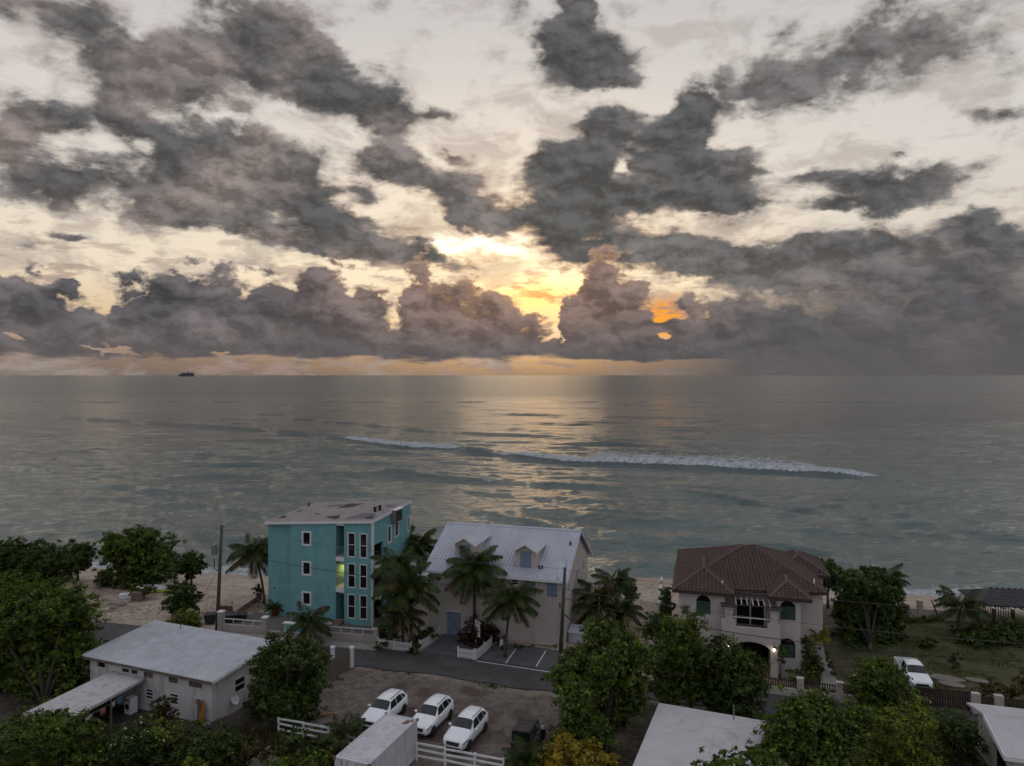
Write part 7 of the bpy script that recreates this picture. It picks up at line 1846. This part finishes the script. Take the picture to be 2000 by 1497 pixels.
def bike(px, py, rz, label):
    t = thing('bicycle', label, 'bicycle', gpos(px, py), rz)
    for x in (-.52, .52):
        pts = [(x + .33 * math.cos(a), 0, .34 + .33 * math.sin(a)) for a in np.linspace(0, 2 * math.pi, 19)]
        w = MB().tube(pts, .022, 6, False).build('wheel', M['grey_metal'], t)
        sp = MB()
        for a in np.linspace(0, math.pi, 6)[:-1]: sp.tube([(x - .32 * math.cos(a), 0, .34 - .32 * math.sin(a)), (x + .32 * math.cos(a), 0, .34 + .32 * math.sin(a))], .006, 4)
        sp.build('spokes', M['grey_metal'], w)
    fr = MB()
    for a, b in (((-.52, 0, .34), (-.1, 0, .32)), ((-.52, 0, .34), (-.18, 0, .82)), ((-.1, 0, .32), (-.2, 0, .9)), ((-.1, 0, .32), (.36, 0, .80)), ((-.18, 0, .82), (.36, 0, .86)), ((.52, 0, .34), (.36, 0, .98))): fr.tube([a, b], .02, 6)
    fr.build('frame', M['black'], t)
    MB().box(-.32, -.08, -.06, .06, .9, .95).build('saddle', M['black'], t); MB().tube([(.33, -.26, 1.0), (.37, 0, .98), (.33, .26, 1.0)], .016, 6).build('handlebar', M['grey_metal'], t)
bike(500, 1190, .9, 'bicycle parked nearest the brown board fence'); bike(508, 1191, .9, 'bicycle leaning beside its twin, next to the trunk of the lone palm')
def signboard():
    a = gpos(929, 1262); t = thing('sign_board', 'white sign board hanging on a post above the picket fence', 'sign', a, R(-62))
    MB().box(-.06, .06, -.06, .06, 0, 2.45).build('post', M['whitepaint'], t); MB().box(-.06, 1.0, -.05, .05, 2.45, 2.56).build('arm', M['whitepaint'], t)
    MB().box(.15, .95, -.025, .025, 1.1, 2.3).build('panel', M['whitepaint'], t)
    for x in (.25, .85): MB().box(x - .01, x + .01, -.01, .01, 2.3, 2.45).build('hanger', M['black'], t)
signboard()
def scooter():
    t = thing('scooter', 'small dark scooter with white panels parked by the guest house', 'scooter', gpos(977, 1266), R(-70))
    for x in (-.55, .6): MB().lathe([(.10, -.06), (.24, -.055), (.26, 0), (.24, .055), (.10, .06)], 14).build('wheel', M['tyre'], t).matrix_local = Matrix.Translation((x, 0, .26)) @ Matrix.Rotation(R(90), 4, 'X')
    MB().hexa([(-.75, -.14, .38), (.15, -.14, .28), (.15, .14, .28), (-.75, .14, .38), (-.8, -.12, .72), (-.05, -.15, .7), (-.05, .15, .7), (-.8, .12, .72)]).build('body', M['black'], t, bevel=.04)
    MB().box(-.78, 0, -.13, .13, .722, .82).build('seat', M['black'], t, bevel=.03)
    MB().hexa([(.15, -.16, .26), (.34, -.16, .3), (.34, .16, .3), (.15, .16, .26), (.38, -.18, .98), (.48, -.14, 1.0), (.48, .14, 1.0), (.38, .18, .98)]).build('leg_shield', M['whitepaint'], t, bevel=.03)
    MB().tube([(.40, -.32, 1.08), (.46, 0, 1.04), (.40, .32, 1.08)], .02, 6).build('handlebar', M['black'], t)
    MB().lathe([(.02, -.05), (.1, -.02), (.1, .06), (.03, .08)], 10, (.52, 0, .9)).build('headlight', M['whitepaint'], t)
    MB().box(.34, .46, -.12, .12, .45, .5).build('number_plate', M['whitepaint'], t)
scooter()
t = thing('water_tank', 'pale grey covered tank beside the guest house and the leafy tree', 'tank', gpos(1132, 1252), R(-16)); MB().box(-1.0, 1.0, -.7, .7, 0, 1.0).build('body', M['metal_roof'], t, bevel=.06); MB().hexa([(-1.08, -.78, 1.0), (1.08, -.78, 1.0), (1.08, .78, 1.0), (-1.08, .78, 1.0), (-.95, -.5, 1.3), (.95, -.5, 1.3), (.95, .6, 1.42), (-.95, .6, 1.42)]).build('cover', M['metal_roof'], t)
def kiosk():
    a = gpos(778, 1258); t = thing('garden_canopy', 'small pale curved canopy behind the roadside picket fence', 'canopy', a, R(-14))
    for x in (-.8, .8):
        for y in (-.45, .45): MB().tube([(x, y, 0), (x, y, 1.35)], .03, 6).build('post', M['grey_metal'], t)
    pts = [(-1.0 + 2.0 * k / 8, 1.35 + .32 * math.sin(math.pi * k / 8)) for k in range(9)]
    MB().prism(pts + [(x, z - .04) for x, z in reversed(pts)], 'y', -.6, .6).build('canopy', M['cloth_w'], t)
kiosk()
# things round the long house
def on_lh(u, v, z=0): return lhouse.w(u, v, z)
t = thing('surfboard', 'orange surfboard leaning upright against the long house wall', 'surfboard', on_lh(LH_L - .55, -.5), lhouse.a)
pts = [(.22 * math.sin(math.pi * min(1, k / 10)) ** .7, 1.95 * k / 10) for k in range(11)]; pts = [(x, z) for x, z in pts] + [(-x, z) for x, z in reversed(pts[1:-1])]
sb_ = MB().prism(pts, 'y', -.03, .03).build('board', M['orange'], t); sb_.rotation_euler = (R(-9), 0, R(18)); MB().box(-.01, .01, -.12, -.03, .12, .3).build('fin', M['black'], t)
t = thing('satellite_dish', 'pale satellite dish at the end wall of the long house', 'dish', on_lh(LH_L + .05, 2.2, .95), lhouse.a + R(90))
vs = [(0, 0, 0)]; MB().lathe([(.02, 0), (.2, .03), (.36, .10), (.38, .12), (.36, .125), (.2, .06), (.02, .03)], 16, (0, 0, 0)).build('dish', M['whitepaint'], t).rotation_euler = (R(60), 0, 0)
MB().tube([(0, .02, -.1), (0, 0, 0)], .03, 6).build('bracket', M['grey_metal'], t); MB().tube([(0, 0, 0), (0, -.45, .1)], .012, 5).build('feed_arm', M['grey_metal'], t)
u0, ub, u1, v0 = LT
t = thing('washing_machine', 'white washing machine under the lean-to roof', 'appliance', on_lh(u1 - .75, -.75), lhouse.a); MB().box(-.33, .33, -.33, .33, .02, 1.25).build('cabinet', M['whitepaint'], t, bevel=.03); MB().box(-.3, .3, -.34, -.332, 1.05, 1.2).build('control_panel', M['grey_metal'], t); MB().lathe([(.05, 0), (.2, 0), (.22, .02), (.2, .03), (.05, .02)], 16).build('door', M['carglass'], t).matrix_local = Matrix.Translation((0, -.335, .62)) @ Matrix.Rotation(R(90), 4, 'X')
a_, b2 = on_lh(ub - .25, v0 + .9, 1.95), on_lh(u1 - .35, -.9, 1.95)
t = thing('washing_line', 'washing line under the edge of the lean-to roof', 'line', a_); MB().tube([(0, 0, 0), (b2 - a_) * .5 - Vector((0, 0, .12)), b2 - a_], .01, 5).build('cord', M['whitepaint'], t)
for fr_, h, w, mt, lab, ct in ((.28, 1.0, .3, 'cloth_w', 'long pale garment hanging nearest the outer end of the lean-to', 'laundry'), (.5, .5, .28, 'cloth_o', 'coral towel on the washing line', 'towel'), (.66, .4, .22, 'cloth_w', 'small white cloth on the washing line', 'laundry'), (.78, .5, .25, 'cloth_b', 'blue shirt on the washing line beside the washing machine', 'laundry')):
    p = a_.lerp(b2, fr_) - Vector((0, 0, .12 * 4 * fr_ * (1 - fr_))); an = math.atan2((b2 - a_).y, (b2 - a_).x)
    rows = []; m_ = MB(); n = 8
    for i in range(n + 1):
        x = -w + 2 * w * i / n
        for z in (0, -h * .5, -h): rows.append((x * (1 - .1 * (z < -.2)), .035 * math.sin(i * 1.7) * (1 if z < 0 else .3), z))
    m_.add(rows, [(i * 3 + j, (i + 1) * 3 + j, (i + 1) * 3 + j + 1, i * 3 + j + 1) for i in range(n) for j in range(2)])
    o = m_.build('hanging_cloth', M[mt], None, smooth=True); o.location = p; o.rotation_euler = (0, 0, an); tag(o, lab, ct)
    so = o.modifiers.new('thick', 'SOLIDIFY'); so.thickness = .012
for (px, py, rz, L, tilt, lab) in ((588, 1400, 1.5, 1.6, 1.25, 'orange plank standing on end under the dense dark tree'), (606, 1404, .55, 1.7, .0, 'orange plank lying on the ground beside the upright plank')):
    t = thing('plank', lab, 'plank', gpos(px, py) + Vector((0, 0, .05)), rz); o = MB().box(0, L, -.11, .11, 0, .05).build('board', M['orange'], t, bevel=.008); o.rotation_euler = (0, -tilt, 0)
t = thing('fallen_pipe', 'long white pipe lying aslant among the weeds', 'pipe', gpos(482, 1494), 0); e_ = gpos(528, 1466) - gpos(482, 1494); MB().tube([(0, 0, .1), (e_.x, e_.y, .35)], .035, 8).build('pipe', M['whitepaint'], t)
def rock(px, py, r, label, m='stone', flat=.6):
    b = gpos(px, py); bm = bmesh.new(); bmesh.ops.create_icosphere(bm, subdivisions=3, radius=1.0)
    s = random.uniform(0, 50)
    for v in bm.verts:
        n = float(vnoise(v.co.x * 1.3 + s, v.co.y * 1.3 + v.co.z, 1.2, 3)); v.co *= r * (.75 + .5 * n); v.co.z *= flat
    me = bpy.data.meshes.new('boulder'); bm.to_mesh(me); bm.free(); me.materials.append(M[m])
    o = link('boulder', me, None, loc=b + Vector((0, 0, r * flat * .25)), rot=(0, 0, random.uniform(0, 6))); tag(o, label, 'rock'); return o
rock(515, 1502, 1.1, 'large pale boulder among the weeds left of the container')
rock(238, 1182, .5, 'pale rock at the edge of the sandy track'); rock(222, 1188, .45, 'flat pale rock beside the green verge of the sand', flat=.4)
rock(330, 1152, .5, 'grey rock under the big rounded beach tree')
for (px, py, sx, sy, lab) in ((1848, 1326, 1.6, .7, 'broad flat stone slab beside the pickup'), (1860, 1338, 1.1, .6, 'smaller flat stone slab in front of the broad one'), (1908, 1330, .9, .5, 'flat pale stone on the lawn behind the dark gate')):
    t = thing('stone_slab', lab, 'slab', gpos(px, py), R(-25)); n = 9
    pts = [(sx * random.uniform(.8, 1.05) * math.cos(2 * math.pi * k / n), sy * random.uniform(.8, 1.05) * math.sin(2 * math.pi * k / n)) for k in range(n)]
    MB().prism(pts, 'z', 0, .12).build('slab', M['stone'], t, bevel=.02)
# beach wall beyond the lawn and a stepped wall between guest house and villa
def sea_wall():
    a, b = gpos(1755, 1206), gpos(1905, 1214); o, an, L = frame_between(a, b); o.z = min(a.z, b.z) - .05
    t = thing('sea_wall', 'pale low wall with a pier between lawn and beach', 'wall', o, an)
    MB().box(0, L, -.1, .1, 0, 1.1).build('wall_panel', M['cream'], t); MB().box(L * .28 - .25, L * .28 + .25, -.2, .2, 0, 1.9).build('pier', M['cream'], t); MB().box(L * .28 - .3, L * .28 + .3, -.25, .25, 1.9, 2.0).build('pier_cap', M['cream'], t)
    t = thing('leaning_post', 'dark wooden post leaning against the sea wall', 'post', gpos(1828, 1209) + Vector((0, -.6, .02))); MB().tube([(0, 0, 0), (-.55, .45, 2.1)], [.09, .06], 8).build('shaft', M['darkwood'], t)
sea_wall()
t = thing('stepped_wall', 'narrow stepped grey wall running down to the beach by the villa', 'wall', gpos(1286, 1206), R(75))
for k, h in enumerate((1.6, 1.9, 2.2, 2.6)): MB().box(k * 1.6, k * 1.6 + 1.597, -.12, .12, -.8, h).build('wall_panel', M['grimy'], t)
# paths by the villa
kind(poly_sheet('path', [xy(1600, 1345), xy(1640, 1350), xy(1622, 1290), xy(1606, 1262), xy(1596, 1266), xy(1606, 1300)], M['concrete'], .02), 'structure')

M['yard_gravel'] = pm('grey_gravel', (0.12, 0.108, 0.098), .95, .3, 3.0, .5, 14)
kind(poly_sheet('courtyard', [xy(436, 1231), xy(520, 1236.5), xy(640, 1248), xy(733, 1255), xy(760, 1240), xy(728, 1222), xy(650, 1216), xy(524, 1200), xy(500, 1196), xy(470, 1206)], M['yard_gravel'], .024), 'structure')
st_ = thing('entrance_steps', 'flight of terracotta steps up to the stair slot of the turquoise block', 'steps', (*teal.w(teal.fac(664, 1200)[0], 0)[:2], 0), teal.a)
for k in range(3): MB().box(-.42, .42, -1.15 + .36 * k, -.03, .15 * k + .002, .15 * (k + 1)).build('step', M['terracotta'], st_)

# ------------------------------------------------------------------ litter, weed tufts and pebbles nobody could count
def scatter_lumps(name, n, pick, size, m, label_kind='stuff'):
    vs, fs = [], []; k = 0
    while k < n:
        x, y = pick()
        if x is None: continue
        z = float(gz(x, y)) - .03; s = size * random.uniform(.4, 1.5); a = random.uniform(0, 6.3); b = len(vs)
        for j in range(5):
            q = a + j * 1.2566; r = s * random.uniform(.6, 1.3); vs.append((x + r * math.cos(q), y + r * .6 * math.sin(q), z))
        vs.append((x, y, z + s * random.uniform(.3, .7))); fs += [(b + j, b + (j + 1) % 5, b + 5) for j in range(5)]; k += 1
    o = MB().add(vs, fs).build(name, m); return kind(o, 'stuff')
def pick_beach():
    px = random.choice([random.uniform(180, 520), random.uniform(180, 520), random.uniform(1130, 1320)]); py = random.uniform(1118, 1212)
    p = P(px, py)
    return (p.x, p.y) if float(vnoise([p.x], [p.y], .3, 3)[0]) > .52 and p.y > far_y(p.x) + .4 else (None, None)
scatter_lumps('beach_debris', 1500, pick_beach, .085, M['crate'])
def pick_lot():
    p = P(random.uniform(600, 1090), random.uniform(1306, 1480)); return (p.x, p.y) if p.y < near_y(p.x) - .2 else (None, None)
scatter_lumps('pebbles', 1500, pick_lot, .055, M['stone'])
def tufts(name, n, pick, h, m):
    Q = np.zeros((n * 5, 4, 3)); i = 0
    while i < n * 5:
        x, y = pick()
        if x is None: continue
        z = float(gz(x, y)) - .04; hh = h * random.uniform(.5, 1.4)
        for j in range(5):
            a = random.uniform(0, 6.3); l = random.uniform(.1, .5); w = .018; c, s_ = math.cos(a), math.sin(a)
            Q[i] = [(x - s_ * w, y + c * w, z), (x + s_ * w, y - c * w, z), (x + c * l * hh + s_ * w * .3, y + s_ * l * hh - c * w * .3, z + hh), (x + c * l * hh - s_ * w * .3, y + s_ * l * hh + c * w * .3, z + hh)]; i += 1
    return kind(link(name, quads_mesh(name, Q, M[m])), 'stuff')
def pick_lawn():
    p = P(random.uniform(1640, 2010), random.uniform(1212, 1370)); ok = bool(inpoly([p.x], [p.y], LAWN)[0]) and float(vnoise([p.x + 50], [p.y], .5, 4)[0]) > .45
    return (p.x, p.y) if ok else (None, None)
tufts('lawn_grass', 5000, pick_lawn, .10, 'leaf_mid')
def pick_verge():
    x = random.uniform(-34, 30); s_ = random.random()
    y = (near_y(x) - abs(random.gauss(0, .5)) - .1) if s_ < .6 else (far_y(x) + abs(random.gauss(0, .35)) + .1)
    return (x, y) if float(vnoise([x], [y], .45, 3)[0]) > .55 and not (-9 < x < 3 and s_ >= .6) else (None, None)
tufts('verge_grass', 1600, pick_verge, .16, 'leaf_mid')
def pick_yard():
    p = P(random.uniform(420, 760), random.uniform(1425, 1497)); return (p.x, p.y)
tufts('yard_grass', 2600, pick_yard, .30, 'leaf_rust')

# things of one kind share a group
GROUPS = {'coconut_palm': 'palms round the houses', 'shade_tree': 'leafy trees along the road', 'seagrape_tree': 'seagrape trees near the beach', 'beach_tree': 'small trees on the sand', 'bush': 'bushes in the yards', 'shrub': 'shrubs in the yards',
          'flowering_shrub': 'flowering shrubs', 'hedge': 'hedges and low planting', 'weed_patch': 'weeds round the fences', 'utility_pole': 'utility poles along the road', 'overhead_wire': 'overhead wires', 'picket_fence': 'white picket fences',
          'timber_fence': 'board fences', 'rail_fence': 'white rail fences', 'boundary_wall': 'low white boundary walls', 'gate_post': 'white gate posts', 'rubbish_bin': 'dark bins', 'bicycle': 'parked bicycles', 'boulder': 'rocks', 'stone_slab': 'flat stones on the lawn',
          'plank': 'orange planks', 'hanging_cloth': 'washing on the line'}
for o in list(scene.objects):
    if o.parent is None and 'label' in o and 'group' not in o:
        g_ = GROUPS.get(o.name.split('.')[0])
        if g_: o['group'] = g_
